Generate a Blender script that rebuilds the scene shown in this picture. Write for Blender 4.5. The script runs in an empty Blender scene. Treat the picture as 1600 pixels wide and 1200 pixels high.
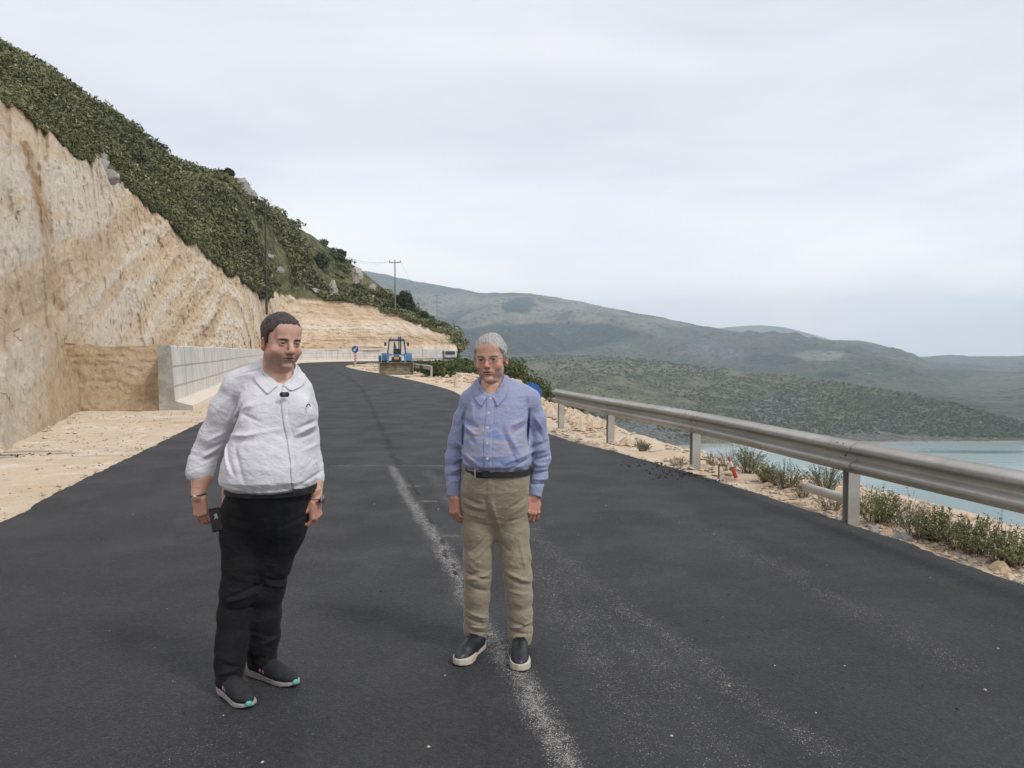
import bpy, math, random
import numpy as np
from mathutils import Vector, Matrix, noise as mnoise
R = math.radians
SC = bpy.context.scene
COL = SC.collection
# ------------------------------------------------------------------ camera, sky, sun, exposure
FPX = 1180.0; TANP = 52/1180.0; PH = math.atan(TANP); CAMH = 1.65
cam_d = bpy.data.cameras.new('camera'); cam = bpy.data.objects.new('camera', cam_d); COL.objects.link(cam)
cam.location = (0, 0, CAMH); cam.rotation_euler = (math.pi/2-PH, 0, 0)
cam_d.sensor_width = 36.0; cam_d.lens = 36.0*FPX/1600.0; cam_d.clip_start = .05; cam_d.clip_end = 60000
SC.camera = cam
SC.view_settings.view_transform = 'Standard'; SC.view_settings.look = 'None'
SC.view_settings.gamma = 1; SC.view_settings.exposure = 0.30
try: SC.view_settings.use_curve_mapping = False
except Exception: pass
SC.cycles.max_bounces = 6; SC.cycles.diffuse_bounces = 3; SC.cycles.volume_bounces = 1
SC.cycles.transparent_max_bounces = 6
SUN_EL, SUN_AZ = R(50), R(55)
W = bpy.data.worlds.new('World'); SC.world = W; W.use_nodes = True
wt = W.node_tree; wt.nodes.clear()
def wn(t, **k):
    n = wt.nodes.new(t)
    for a, b in k.items(): setattr(n, a, b)
    return n
w_out = wn('ShaderNodeOutputWorld')
w_sky = wn('ShaderNodeTexSky', sky_type='NISHITA', sun_disc=False, sun_elevation=SUN_EL, sun_rotation=R(125))
w_bg1 = wn('ShaderNodeBackground'); w_bg1.inputs[1].default_value = 0.06
wt.links.new(w_sky.outputs[0], w_bg1.inputs[0])
w_tc = wn('ShaderNodeTexCoord')
w_map = wn('ShaderNodeMapping'); w_map.inputs['Scale'].default_value = (1, 1, 4.2)
wt.links.new(w_tc.outputs['Generated'], w_map.inputs[0])
w_n = wn('ShaderNodeTexNoise'); w_n.inputs['Scale'].default_value = 1.9; w_n.inputs['Detail'].default_value = 7; w_n.inputs['Roughness'].default_value = .5; w_n.inputs['Distortion'].default_value = .35
wt.links.new(w_map.outputs[0], w_n.inputs[0])
w_r = wn('ShaderNodeValToRGB')
w_r.color_ramp.elements[0].position = .30; w_r.color_ramp.elements[0].color = (.66, .675, .765, 1)
w_r.color_ramp.elements[1].position = .72; w_r.color_ramp.elements[1].color = (.87, .875, .90, 1)
wt.links.new(w_n.outputs[0], w_r.inputs[0])
w_bg2 = wn('ShaderNodeBackground'); w_bg2.inputs[1].default_value = 1.0
w_sep = wn('ShaderNodeSeparateXYZ'); wt.links.new(w_tc.outputs['Generated'], w_sep.inputs[0])
w_h = wn('ShaderNodeMapRange'); w_h.interpolation_type = 'SMOOTHSTEP'; wt.links.new(w_sep.outputs[2], w_h.inputs[0])
for _i, _v in zip((1, 2, 3, 4), (.0, .32, 1.30, .97)): w_h.inputs[_i].default_value = _v
w_w = wn('ShaderNodeMapRange'); w_w.interpolation_type = 'SMOOTHSTEP'; wt.links.new(w_sep.outputs[2], w_w.inputs[0])
for _i, _v in zip((1, 2, 3, 4), (.02, .26, 1.0, 0.0)): w_w.inputs[_i].default_value = _v
w_cm = wn('ShaderNodeMix', data_type='RGBA'); wt.links.new(w_w.outputs[0], w_cm.inputs[0]); wt.links.new(w_r.outputs[0], w_cm.inputs[6])
w_r2 = wn('ShaderNodeValToRGB'); w_r2.color_ramp.elements[0].position = .38; w_r2.color_ramp.elements[0].color = (.74, .745, .80, 1); w_r2.color_ramp.elements[1].position = .60; w_r2.color_ramp.elements[1].color = (.95, .93, .88, 1)
wt.links.new(w_n.outputs[0], w_r2.inputs[0]); wt.links.new(w_r2.outputs[0], w_cm.inputs[7])
wt.links.new(w_cm.outputs[2], w_bg2.inputs[0]); wt.links.new(w_h.outputs[0], w_bg2.inputs[1])
w_mix = wn('ShaderNodeMixShader'); w_mix.inputs[0].default_value = .93      # an almost closed cloud deck
wt.links.new(w_bg1.outputs[0], w_mix.inputs[1]); wt.links.new(w_bg2.outputs[0], w_mix.inputs[2])
wt.links.new(w_mix.outputs[0], w_out.inputs[0])
sun_d = bpy.data.lights.new('sun', 'SUN'); sun_d.energy = 1.5; sun_d.angle = R(11); sun_d.color = (1, .96, .9)
sun = bpy.data.objects.new('sun', sun_d); COL.objects.link(sun)
sdir = Vector((math.sin(SUN_AZ)*math.cos(SUN_EL), -math.cos(SUN_AZ)*math.cos(SUN_EL), math.sin(SUN_EL)))
sun.rotation_euler = sdir.to_track_quat('Z', 'Y').to_euler()

# ------------------------------------------------------------------ helpers
def P(px, py, d):
    """world point seen at photo pixel (px,py) at forward distance d"""
    u = (px-800)/FPX; v = (py-600)/FPX
    c, s = math.cos(PH), math.sin(PH)
    dx, dy, dz = u, c - v*s, -s - v*c
    k = d/dy
    return np.array([dx*k, d, CAMH+dz*k])
def G(px, py, z=0.0):
    """ground point at height z under a pixel"""
    p = P(px, py, 1.0)
    k = (z-CAMH)/(p[2]-CAMH)
    return np.array([p[0]*k, k, z])
def proj(V):
    V = np.asarray(V); c, s = math.cos(PH), math.sin(PH)
    x = V[..., 0]; y = V[..., 1]; z = V[..., 2]-CAMH
    dep = np.maximum(y*c - z*s, .01); up = y*s + z*c
    return 800+FPX*x/dep, 600-FPX*up/dep
def sstep(a, b, x):
    t = np.clip((x-a)/(b-a), 0, 1); return t*t*(3-2*t)
def _hash(ix, iy, iz, seed):
    h = (ix.astype(np.int64)*374761393 + iy.astype(np.int64)*668265263 + iz.astype(np.int64)*2147483647 + seed*974711) & 0xffffffff
    h = ((h ^ (h >> 13))*1274126177) & 0xffffffff
    h = ((h ^ (h >> 16))*2246822519) & 0xffffffff
    return ((h ^ (h >> 15)) & 0xffffff).astype(np.float32)/float(0xffffff)*2-1
def vnoise(x, y, z, seed=0):
    x, y, z = np.broadcast_arrays(x, y, z)
    fx = np.floor(x); fy = np.floor(y); fz = np.floor(z)
    tx = (x-fx).astype(np.float32); ty = (y-fy).astype(np.float32); tz = (z-fz).astype(np.float32)
    tx = tx*tx*tx*(tx*(tx*6-15)+10); ty = ty*ty*ty*(ty*(ty*6-15)+10); tz = tz*tz*tz*(tz*(tz*6-15)+10)
    r = 0
    for a in (0, 1):
        wa = tx if a else 1-tx
        for b in (0, 1):
            wb = ty if b else 1-ty
            for c in (0, 1):
                wc = tz if c else 1-tz
                r = r + wa*wb*wc*_hash(fx+a, fy+b, fz+c, seed)
    return r
def fbm(x, y, z=0.0, octv=4, seed=0, gain=.5, lac=2.03):
    x = np.asarray(x, dtype=np.float64); s = 0; a = 1; t = 0
    for i in range(octv):
        s = s + a*vnoise(x, y, z, seed+i*17); t += a; a *= gain
        x = x*lac; y = y*lac; z = z*lac
    return s/t
def ridged(x, y, z=0.0, octv=4, seed=0):
    s = 0; a = 1; t = 0
    for i in range(octv):
        s = s + a*(1-np.abs(vnoise(x, y, z, seed+i*13))*2); t += a; a *= .5
        x = x*2.1; y = y*2.1; z = z*2.1
    return s/t

def npmesh(name, V, F, mats=None, parent=None, smooth=True, attrs=None, root=None, fm=None):
    """one mesh object from numpy arrays; F is (n,3) or (n,4) or a list of such arrays"""
    V = np.asarray(V, dtype=np.float32)
    if root is not None: V = V - np.asarray(root, dtype=np.float32)
    Fs = [np.asarray(f, dtype=np.int32) for f in (F if isinstance(F, list) else [F])]
    Fs = [f for f in Fs if len(f)]
    loops = np.concatenate([f.ravel() for f in Fs]); tot = np.concatenate([np.full(len(f), f.shape[1], np.int32) for f in Fs])
    st = np.concatenate([[0], np.cumsum(tot)[:-1]]).astype(np.int32)
    me = bpy.data.meshes.new(name)
    me.vertices.add(len(V)); me.vertices.foreach_set('co', V.ravel())
    me.loops.add(len(loops)); me.loops.foreach_set('vertex_index', loops)
    me.polygons.add(len(tot)); me.polygons.foreach_set('loop_start', st); me.polygons.foreach_set('loop_total', tot)
    me.polygons.foreach_set('use_smooth', np.full(len(tot), bool(smooth)))
    if mats is not None:
        for m in (mats if isinstance(mats, (list, tuple)) else [mats]): me.materials.append(m)
    if fm is not None: me.polygons.foreach_set('material_index', np.asarray(fm, dtype=np.int32))
    if attrs:
        for k, a in attrs.items():
            a = np.asarray(a, dtype=np.float32)
            if a.ndim == 1:
                at = me.attributes.new(k, 'FLOAT', 'POINT'); at.data.foreach_set('value', a)
            else:
                at = me.attributes.new(k, 'FLOAT_COLOR', 'POINT')
                if a.shape[1] == 3: a = np.concatenate([a, np.ones((len(a), 1), np.float32)], 1)
                at.data.foreach_set('color', a.ravel())
    me.update(calc_edges=True); me.validate()
    o = bpy.data.objects.new(name, me); COL.objects.link(o)
    if parent is not None: o.parent = parent
    return o
def tag(o, label=None, cat=None, group=None, kind=None):
    if label: o['label'] = label
    if cat: o['category'] = cat
    if group: o['group'] = group
    if kind: o['kind'] = kind
    return o
def empty(name, loc, label, cat, group=None, rz=0.0):
    o = bpy.data.objects.new(name, None); COL.objects.link(o); o.location = [float(c) for c in loc]; o.rotation_euler[2] = rz
    o.empty_display_size = .2
    return tag(o, label, cat, group)
def grid_faces(nu, nv, closeu=False):
    i = np.arange(nu if closeu else nu-1)[:, None]; j = np.arange(nv-1)[None, :]
    a = i*nv+j; b = ((i+1) % nu)*nv+j
    return np.stack([a, b, b+1, a+1], -1).reshape(-1, 4)
class MB:
    """mesh builder of small solid shapes"""
    def __init__(s): s.V = []; s.F = []; s.n = 0
    def add(s, V, F):
        V = np.asarray(V, float); s.V.append(V)
        for f in F: s.F.append([int(i)+s.n for i in f])
        s.n += len(V); return s
    def box(s, c, size, rot=None, taper=1.0, bev=0.0):
        hx, hy, hz = [q/2 for q in size]
        if bev > 0:
            b = bev; V = []; rings = [(-hz, b), (-hz+b, 0), (hz-b, 0), (hz, b)]
            for z, ins in rings:
                k = 1 if z < 0 else taper
                ax, ay = (hx-ins)*k, (hy-ins)*k; q = b*.0+b
                for (x, y) in ((ax-q, ay), (-ax+q, ay), (-ax, ay-q), (-ax, -ay+q), (-ax+q, -ay), (ax-q, -ay), (ax, -ay+q), (ax, ay-q)): V.append((x, y, z))
            F = [[7-i for i in range(8)][::-1][::-1]]
            F = [list(range(7, -1, -1)), list(range(24, 32))]
            for r in range(3):
                for i in range(8): F.append([r*8+i, r*8+(i+1) % 8, (r+1)*8+(i+1) % 8, (r+1)*8+i])
        else:
            V = []
            for z in (-hz, hz):
                k = 1 if z < 0 else taper
                for (x, y) in ((-hx, -hy), (hx, -hy), (hx, hy), (-hx, hy)): V.append((x*k, y*k, z))
            F = [(3, 2, 1, 0), (4, 5, 6, 7), (0, 1, 5, 4), (1, 2, 6, 5), (2, 3, 7, 6), (3, 0, 4, 7)]
        V = np.array(V)
        if rot is not None: V = V @ np.array(rot).T
        return s.add(V+np.array(c, float), F)
    def tube(s, pts, rad, n=10, caps=True, sq=None):
        pts = [np.array(p, float) for p in pts]; rr = rad if hasattr(rad, '__len__') else [rad]*len(pts)
        V = []; up = np.array([0, 0, 1.])
        for i, p in enumerate(pts):
            t = pts[min(i+1, len(pts)-1)]-pts[max(i-1, 0)]; t /= (np.linalg.norm(t)+1e-9)
            a = np.cross(t, up)
            if np.linalg.norm(a) < .05: a = np.cross(t, [0, 1., 0])
            a /= np.linalg.norm(a); b = np.cross(a, t)
            for k in range(n):
                th = 2*math.pi*k/n; V.append(p+rr[i]*(math.cos(th)*a+math.sin(th)*b))
        F = []
        for i in range(len(pts)-1):
            for k in range(n): F.append([i*n+k, (i+1)*n+k, (i+1)*n+(k+1) % n, i*n+(k+1) % n])
        if caps: F.append(list(range(n))); F.append([(len(pts)-1)*n+k for k in range(n-1, -1, -1)])
        return s.add(V, F)
    def lathe(s, prof, c=(0, 0, 0), n=24, rot=None):
        V = []
        for (r, z) in prof:
            for k in range(n): th = 2*math.pi*k/n; V.append((r*math.cos(th), r*math.sin(th), z))
        F = []
        for i in range(len(prof)-1):
            for k in range(n): F.append([i*n+k, i*n+(k+1) % n, (i+1)*n+(k+1) % n, (i+1)*n+k])
        F.append([k for k in range(n-1, -1, -1)]); F.append([(len(prof)-1)*n+k for k in range(n)])
        V = np.array(V)
        if rot is not None: V = V @ np.array(rot).T
        return s.add(V+np.array(c, float), F)
    def prism(s, poly, y0, y1, rot=None, c=(0, 0, 0)):
        """polygon in xz, extruded along y"""
        n = len(poly); V = [(x, y0, z) for x, z in poly]+[(x, y1, z) for x, z in poly]
        F = [list(range(n)), [2*n-1-i for i in range(n)]]+[[i, i+n, (i+1) % n+n, (i+1) % n] for i in range(n)]
        V = np.array(V, float)
        if rot is not None: V = V @ np.array(rot).T
        return s.add(V+np.array(c, float), F)
    def build(s, name, m, parent=None, smooth=False, bevel=0.0):
        V = np.concatenate(s.V); me = bpy.data.meshes.new(name); me.from_pydata(V.tolist(), [], s.F); me.update()
        if m: me.materials.append(m)
        if smooth:
            for p in me.polygons: p.use_smooth = True
        o = bpy.data.objects.new(name, me); COL.objects.link(o)
        if parent is not None: o.parent = parent
        if smooth:
            md = o.modifiers.new('es', 'EDGE_SPLIT'); md.split_angle = R(40)
        if bevel:
            b = o.modifiers.new('bevel', 'BEVEL'); b.width = bevel; b.segments = 2; b.limit_method = 'ANGLE'
        return o
def rotz(a): c, s = math.cos(a), math.sin(a); return np.array([[c, -s, 0], [s, c, 0], [0, 0, 1.]])
def rotx(a): c, s = math.cos(a), math.sin(a); return np.array([[1., 0, 0], [0, c, -s], [0, s, c]])
def roty(a): c, s = math.cos(a), math.sin(a); return np.array([[c, 0, s], [0, 1., 0], [-s, 0, c]])

# ------------------------------------------------------------------ materials
class NT:
    def __init__(s, name):
        s.m = bpy.data.materials.new(name); s.m.use_nodes = True; s.t = s.m.node_tree; s.t.nodes.clear()
        s.out = s.t.nodes.new('ShaderNodeOutputMaterial'); s.b = s.t.nodes.new('ShaderNodeBsdfPrincipled')
        s.t.links.new(s.b.outputs[0], s.out.inputs[0]); s._tc = None
    def L(s, a, b): s.t.links.new(a, b)
    def put(s, i, v):
        if hasattr(v, 'links') or hasattr(v, 'is_linked'): s.L(v, i)
        elif isinstance(v, (tuple, list)): i.default_value = tuple(v)+((1,) if len(v) == 3 and len(i.default_value) == 4 else ())
        else: i.default_value = v
    def tc(s):
        if s._tc is None: s._tc = s.t.nodes.new('ShaderNodeTexCoord').outputs['Object']
        return s._tc
    def map(s, scale=(1, 1, 1), rot=(0, 0, 0), vec=None):
        n = s.t.nodes.new('ShaderNodeMapping'); n.inputs['Scale'].default_value = scale; n.inputs['Rotation'].default_value = rot
        s.L(vec or s.tc(), n.inputs[0]); return n.outputs[0]
    def noise(s, scale, detail=4, rough=.55, vec=None, dist=0.0):
        n = s.t.nodes.new('ShaderNodeTexNoise'); n.inputs['Scale'].default_value = scale; n.inputs['Detail'].default_value = detail
        n.inputs['Roughness'].default_value = rough; n.inputs['Distortion'].default_value = dist; s.L(vec or s.tc(), n.inputs[0]); return n.outputs[0]
    def vor(s, scale, feature='F1', vec=None, out=0, rnd=1.0):
        n = s.t.nodes.new('ShaderNodeTexVoronoi'); n.feature = feature; n.inputs['Scale'].default_value = scale
        n.inputs['Randomness'].default_value = rnd; s.L(vec or s.tc(), n.inputs[0]); return n.outputs[out]
    def ramp(s, v, a, b, c0=0.0, c1=1.0):
        n = s.t.nodes.new('ShaderNodeMapRange'); n.interpolation_type = 'SMOOTHSTEP'
        for k, q in zip((1, 2, 3, 4), (a, b, c0, c1)): n.inputs[k].default_value = q
        s.put(n.inputs[0], v); return n.outputs[0]
    def mix(s, f, a, b):
        n = s.t.nodes.new('ShaderNodeMix'); n.data_type = 'RGBA'; s.put(n.inputs[0], f); s.put(n.inputs[6], a); s.put(n.inputs[7], b); return n.outputs[2]
    def math(s, op, a, b=0.0, c=None, clamp=False):
        n = s.t.nodes.new('ShaderNodeMath'); n.operation = op; n.use_clamp = clamp; s.put(n.inputs[0], a); s.put(n.inputs[1], b)
        if c is not None: s.put(n.inputs[2], c)
        return n.outputs[0]
    def attr(s, name, fac=True):
        n = s.t.nodes.new('ShaderNodeAttribute'); n.attribute_name = name; return n.outputs['Fac' if fac else 'Color']
    def bump(s, h, strength=.3, dist=.01, nrm=None):
        n = s.t.nodes.new('ShaderNodeBump'); n.inputs['Strength'].default_value = strength; n.inputs['Distance'].default_value = dist
        s.L(h, n.inputs['Height'])
        if nrm is not None: s.L(nrm, n.inputs['Normal'])
        return n.outputs[0]
    def fin(s, col, rough=.8, nrm=None, metal=0.0, spec=None, **k):
        s.put(s.b.inputs['Base Color'], col); s.put(s.b.inputs['Roughness'], rough); s.put(s.b.inputs['Metallic'], metal)
        if spec is not None: s.b.inputs['Specular IOR Level'].default_value = spec
        if nrm is not None: s.L(nrm, s.b.inputs['Normal'])
        for a, b in k.items(): s.put(s.b.inputs[a], b)
        return s.m
def pmat(name, col, rough=.6, col2=None, scale=8, bscale=60, bstr=.15, bdist=.004, metal=0.0, spec=None, lo=.35, hi=.65, **k):
    n = NT(name); c2 = col2 or tuple(q*.75 for q in col)
    c = n.mix(n.ramp(n.noise(scale, 5), lo, hi), col, c2)
    c = n.mix(n.math('MULTIPLY', n.ramp(n.noise(scale*7, 3), .45, .7), .35), c, tuple(q*.7 for q in c2))
    return n.fin(c, rough, n.bump(n.noise(bscale, 4), bstr, bdist), metal, spec, **k)

# ------------------------------------------------------------------ signed distance modelling
class SDF:
    def __init__(s, lo, hi, h):
        s.lo = np.array(lo, float); s.h = h; s.n = np.maximum(np.ceil((np.array(hi)-s.lo)/h).astype(int)+1, 4)
        s.F = np.full(s.n, .08, np.float32)
        s.ax = [(s.lo[i]+h*np.arange(s.n[i])).astype(np.float32) for i in range(3)]
    def reg(s, lo, hi):
        a = np.clip(np.floor((np.array(lo)-s.lo)/s.h).astype(int), 0, s.n-1); b = np.clip(np.ceil((np.array(hi)-s.lo)/s.h).astype(int)+1, 1, s.n)
        sl = tuple(slice(a[i], max(b[i], a[i]+1)) for i in range(3))
        return sl, s.ax[0][sl[0]][:, None, None], s.ax[1][sl[1]][None, :, None], s.ax[2][sl[2]][None, None, :]
    def op(s, fn, lo, hi, k=.01, sub=False):
        m = k+.02
        sl, x, y, z = s.reg(np.array(lo)-m, np.array(hi)+m)
        d = np.broadcast_to(fn(x, y, z), s.F[sl].shape).astype(np.float32); A = s.F[sl]
        if sub: d = -d; h = np.clip(k-np.abs(A-d), 0, None)/max(k, 1e-6); s.F[sl] = np.maximum(A, d)+h*h*k*.25
        else: h = np.clip(k-np.abs(A-d), 0, None)/max(k, 1e-6); s.F[sl] = np.minimum(A, d)-h*h*k*.25
        return s
    def cone(s, a, b, ra, rb, k=.01, sy=1.0, sx=1.0, sub=False):
        a = np.array(a, float); b = np.array(b, float); ab = b-a; L2 = max(float(ab@ab), 1e-9)
        def fn(x, y, z):
            t = np.clip(((x-a[0])*ab[0]+(y-a[1])*ab[1]+(z-a[2])*ab[2])/L2, 0, 1)
            return np.sqrt(((x-a[0]-t*ab[0])/sx)**2+((y-a[1]-t*ab[1])/sy)**2+(z-a[2]-t*ab[2])**2)-(ra+(rb-ra)*t)
        r = max(ra, rb)*max(sx, sy, 1)
        return s.op(fn, np.minimum(a, b)-r, np.maximum(a, b)+r, k, sub)
    def chain(s, pts, k=.01, sy=1.0, sx=1.0):
        for (p, r), (q, t) in zip(pts[:-1], pts[1:]): s.cone(p, q, r, t, k, sy, sx)
        return s
    def ell(s, c, r, k=.01, rot=None, sub=False):
        c = np.array(c, float); r = np.array(r, float)
        M = np.eye(3) if rot is None else np.array(rot).T
        def fn(x, y, z):
            X = x-c[0]; Y = y-c[1]; Z = z-c[2]
            u = M[0, 0]*X+M[0, 1]*Y+M[0, 2]*Z; v = M[1, 0]*X+M[1, 1]*Y+M[1, 2]*Z; w = M[2, 0]*X+M[2, 1]*Y+M[2, 2]*Z
            k0 = np.sqrt((u/r[0])**2+(v/r[1])**2+(w/r[2])**2); k1 = np.sqrt((u/r[0]**2)**2+(v/r[1]**2)**2+(w/r[2]**2)**2)
            return k0*(k0-1)/np.maximum(k1, 1e-6)
        e = np.max(r) if rot is not None else r
        return s.op(fn, c-e, c+e, k, sub)
    def rbox(s, c, b, r, k=.01, rot=None, sub=False):
        c = np.array(c, float); M = np.eye(3) if rot is None else np.array(rot).T
        def fn(x, y, z):
            X = x-c[0]; Y = y-c[1]; Z = z-c[2]
            q = [np.abs(M[i, 0]*X+M[i, 1]*Y+M[i, 2]*Z)-(b[i]-r) for i in range(3)]
            return np.sqrt(sum(np.maximum(t, 0)**2 for t in q))+np.minimum(np.maximum(np.maximum(q[0], q[1]), q[2]), 0)-r
        e = np.array(b) if rot is None else np.full(3, np.linalg.norm(b))
        return s.op(fn, c-e, c+e, k, sub)
    def loft(s, rings, k=.02, e=2.3, sub=False):
        """rings: (z, cx, cy, rx, ry) from low to high"""
        R_ = np.array(sorted(rings)); zz = R_[:, 0]
        def sm(z, col):
            return np.interp(z, zz, R_[:, col])
        def fn(x, y, z):
            z1 = z; cx = sm(z1, 1); cy = sm(z1, 2); rx = sm(z1, 3); ry = sm(z1, 4)
            u = np.abs((x-cx)/rx); v = np.abs((y-cy)/ry); q = (u**e+v**e)**(1/e)
            d = (q-1)*np.minimum(rx, ry)*(.5+.5*np.minimum(q, 1))
            dz = np.maximum(zz[0]-z, z-zz[-1])
            return np.where(dz > 0, np.sqrt(np.maximum(d, 0)**2+dz**2), np.maximum(d, dz))
        rm = R_[:, 3:5].max(0)
        lo = (R_[:, 1].min()-rm[0], R_[:, 2].min()-rm[1], zz[0]); hi = (R_[:, 1].max()+rm[0], R_[:, 2].max()+rm[1], zz[-1])
        return s.op(fn, lo, hi, k, sub)
    def disp(s, fn, band=.03):
        idx = np.nonzero(np.abs(s.F) < band)
        x = s.ax[0][idx[0]]; y = s.ax[1][idx[1]]; z = s.ax[2][idx[2]]
        s.F[idx] += fn(x, y, z).astype(np.float32)
        return s
    def mesh(s):
        F = s.F.copy()
        for a in range(3):
            sl = [slice(None)]*3; sl[a] = 0; F[tuple(sl)] = np.maximum(F[tuple(sl)], 1e-4); sl[a] = -1; F[tuple(sl)] = np.maximum(F[tuple(sl)], 1e-4)
        S = F < 0; nx, ny, nz = F.shape
        c = S[:-1, :-1, :-1].astype(np.int8)
        for dx in (0, 1):
            for dy in (0, 1):
                for dz in (0, 1):
                    if dx+dy+dz: c = c+S[dx:nx-1+dx, dy:ny-1+dy, dz:nz-1+dz]
        I = np.nonzero((c > 0) & (c < 8)); n = len(I[0])
        idx = np.full(c.shape, -1, np.int32); idx[I] = np.arange(n)
        cor = [(a, b, d) for a in (0, 1) for b in (0, 1) for d in (0, 1)]
        val = {q: F[I[0]+q[0], I[1]+q[1], I[2]+q[2]] for q in cor}
        acc = np.zeros((n, 3)); cnt = np.zeros(n)
        for q in cor:
            for ax in range(3):
                if q[ax] == 0:
                    p = list(q); p[ax] = 1; p = tuple(p); fa, fb = val[q], val[p]
                    m = (fa < 0) != (fb < 0); t = np.where(m, fa/np.where(m, fa-fb, 1), 0)
                    for j in range(3): acc[:, j] += np.where(m, q[j]+(t if j == ax else 0), 0)
                    cnt += m
        V = (acc/cnt[:, None]+np.stack(I, 1))*s.h+s.lo
        faces = []
        for ax in range(3):
            o1, o2 = (ax+1) % 3, (ax+2) % 3
            sa = [slice(None)]*3; sb = [slice(None)]*3; sa[ax] = slice(0, -1); sb[ax] = slice(1, None)
            for o in (o1, o2): sa[o] = slice(1, -1); sb[o] = slice(1, -1)
            A = S[tuple(sa)]; B = S[tuple(sb)]; E = np.nonzero(A != B)
            pos = [None]*3; pos[ax] = E[ax]; pos[o1] = E[o1]+1; pos[o2] = E[o2]+1
            def cell(d1, d2):
                q = list(pos); q[o1] = pos[o1]-d1; q[o2] = pos[o2]-d2; return idx[q[0], q[1], q[2]]
            Q = np.stack([cell(1, 1), cell(0, 1), cell(0, 0), cell(1, 0)], 1)
            fl = ~A[E]; Q[fl] = Q[fl][:, ::-1]
            faces.append(Q)
        Fq = np.concatenate(faces); Fq = Fq[(Fq >= 0).all(1)]
        return V, Fq
def relax(V, F, it=1, lam=.5):
    for _ in range(it):
        acc = np.zeros_like(V); cnt = np.zeros(len(V))
        for a in range(F.shape[1]):
            b = (a+1) % F.shape[1]
            np.add.at(acc, F[:, a], V[F[:, b]]); np.add.at(cnt, F[:, a], 1)
            np.add.at(acc, F[:, b], V[F[:, a]]); np.add.at(cnt, F[:, b], 1)
        V = V+lam*(acc/np.maximum(cnt, 1)[:, None]-V)
    return V
# ------------------------------------------------------------------ plan of the road
RE = np.array([(14, -40), (9, -20), (6.0, -7), (4.4, 1), (3.95, 3.6), (3.6, 5.3), (3.25, 7.0), (2.5, 9.9), (1.82, 11.9), (.78, 14.75), (-.55, 20.5), (-1.94, 28.2), (-2.75, 32.3), (-5.3, 41.4),
    (-9.9, 55.6), (-13.2, 65), (-17.4, 79), (-19.6, 91), (-18.8, 98), (-15.5, 103.5), (-11, 107), (-7.6, 111), (-5.4, 118), (-5.2, 127), (-8, 140), (-16, 160), (-40, 190)], float)
LE = np.array([(2, -42), (-1.8, -20), (-3.9, -7), (-4.6, 1), (-4.75, 4.5), (-4.95, 7.3), (-5.4, 9.1), (-5.93, 11.66), (-7.0, 16.6), (-7.9, 20.5), (-9.6, 28), (-12.2, 37.5), (-15.2, 48), (-18.0, 58), (-21.6, 71), (-24.2, 82),
    (-27.2, 95), (-28.2, 106), (-26, 115), (-21, 120), (-16.5, 122), (-13.5, 124), (-13, 130), (-16, 140), (-24, 158), (-48, 186)], float)
def resample(Pl, n, power=None, y0=None):
    s = np.concatenate([[0], np.cumsum(np.linalg.norm(np.diff(Pl, axis=0), axis=1))])
    return s
def smooth_poly(Pl, step):
    """Catmull-Rom through the points"""
    out = []
    Q = np.vstack([2*Pl[0]-Pl[1], Pl, 2*Pl[-1]-Pl[-2]])
    for i in range(1, len(Q)-2):
        n = max(2, int(np.linalg.norm(Q[i+1]-Q[i])/step)); t = np.linspace(0, 1, n, endpoint=False)[:, None]
        out.append(.5*((2*Q[i])+(-Q[i-1]+Q[i+1])*t+(2*Q[i-1]-5*Q[i]+4*Q[i+1]-Q[i+2])*t*t+(-Q[i-1]+3*Q[i]-3*Q[i+1]+Q[i+2])*t**3))
    out.append(Q[-2][None]); return np.vstack(out)
RS = smooth_poly(RE, 1.0); LS = smooth_poly(LE, 1.0)
def pdist(x, y, Pl):
    """distance to polyline, signed: positive to the right of travel; also arc parameter"""
    x = np.asarray(x, float).ravel(); y = np.asarray(y, float).ravel()
    best = np.full(len(x), 1e9); sg = np.ones(len(x)); ar = np.zeros(len(x)); acc = 0
    for i in range(len(Pl)-1):
        a = Pl[i]; ab = Pl[i+1]-a; L2 = ab@ab
        t = np.clip(((x-a[0])*ab[0]+(y-a[1])*ab[1])/L2, 0, 1)
        dx = x-a[0]-t*ab[0]; dy = y-a[1]-t*ab[1]; d = np.hypot(dx, dy); m = d < best
        best[m] = d[m]; sg[m] = np.sign(ab[1]*dx-ab[0]*dy)[m]; ar[m] = (acc+t*math.sqrt(L2))[m]; acc += math.sqrt(L2)
    return best*np.where(sg == 0, 1, sg), ar
WATER = -80.0
def shoulder_w(y):
    return np.interp(y, [0, 9, 12, 14, 16, 20, 28, 38, 48, 92, 106, 130], [1.5, 1.35, .95, 1.25, 1.5, 1.8, 2.0, 2.8, 6.5, 6.5, 2.2, 1.5])
def H(x, y, coarse=False):
    """height of the lake-side ground"""
    sh = np.shape(x); x = np.asarray(x, float).ravel(); y = np.asarray(y, float).ravel()
    sd, _ = pdist(x, y, RS[::2] if coarse else RS)
    w = shoulder_w(y); s = sd-w
    z = np.full(len(x), -.07)
    z += .03*fbm(x*2.2, y*2.2, 0, 3, 5)*(sd > 0)
    z = z + sstep(.1, 1.2, sd)*(.05*fbm(x*.9, y*.9, 3, 3, 8))
    drop = np.where(s > 0, .62*s*sstep(0, 2.5, s)+.12*np.maximum(s-12, 0)*sstep(12, 40, s), 0)
    z = z-drop
    z = z+sstep(1, 12, s)*1.3*fbm(x*.11, y*.11, 1, 4, 3)+sstep(.3, 2, s)*.22*ridged(x*.8, y*.8, 2, 3, 9)
    return np.maximum(z, WATER-4).reshape(sh)

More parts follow.
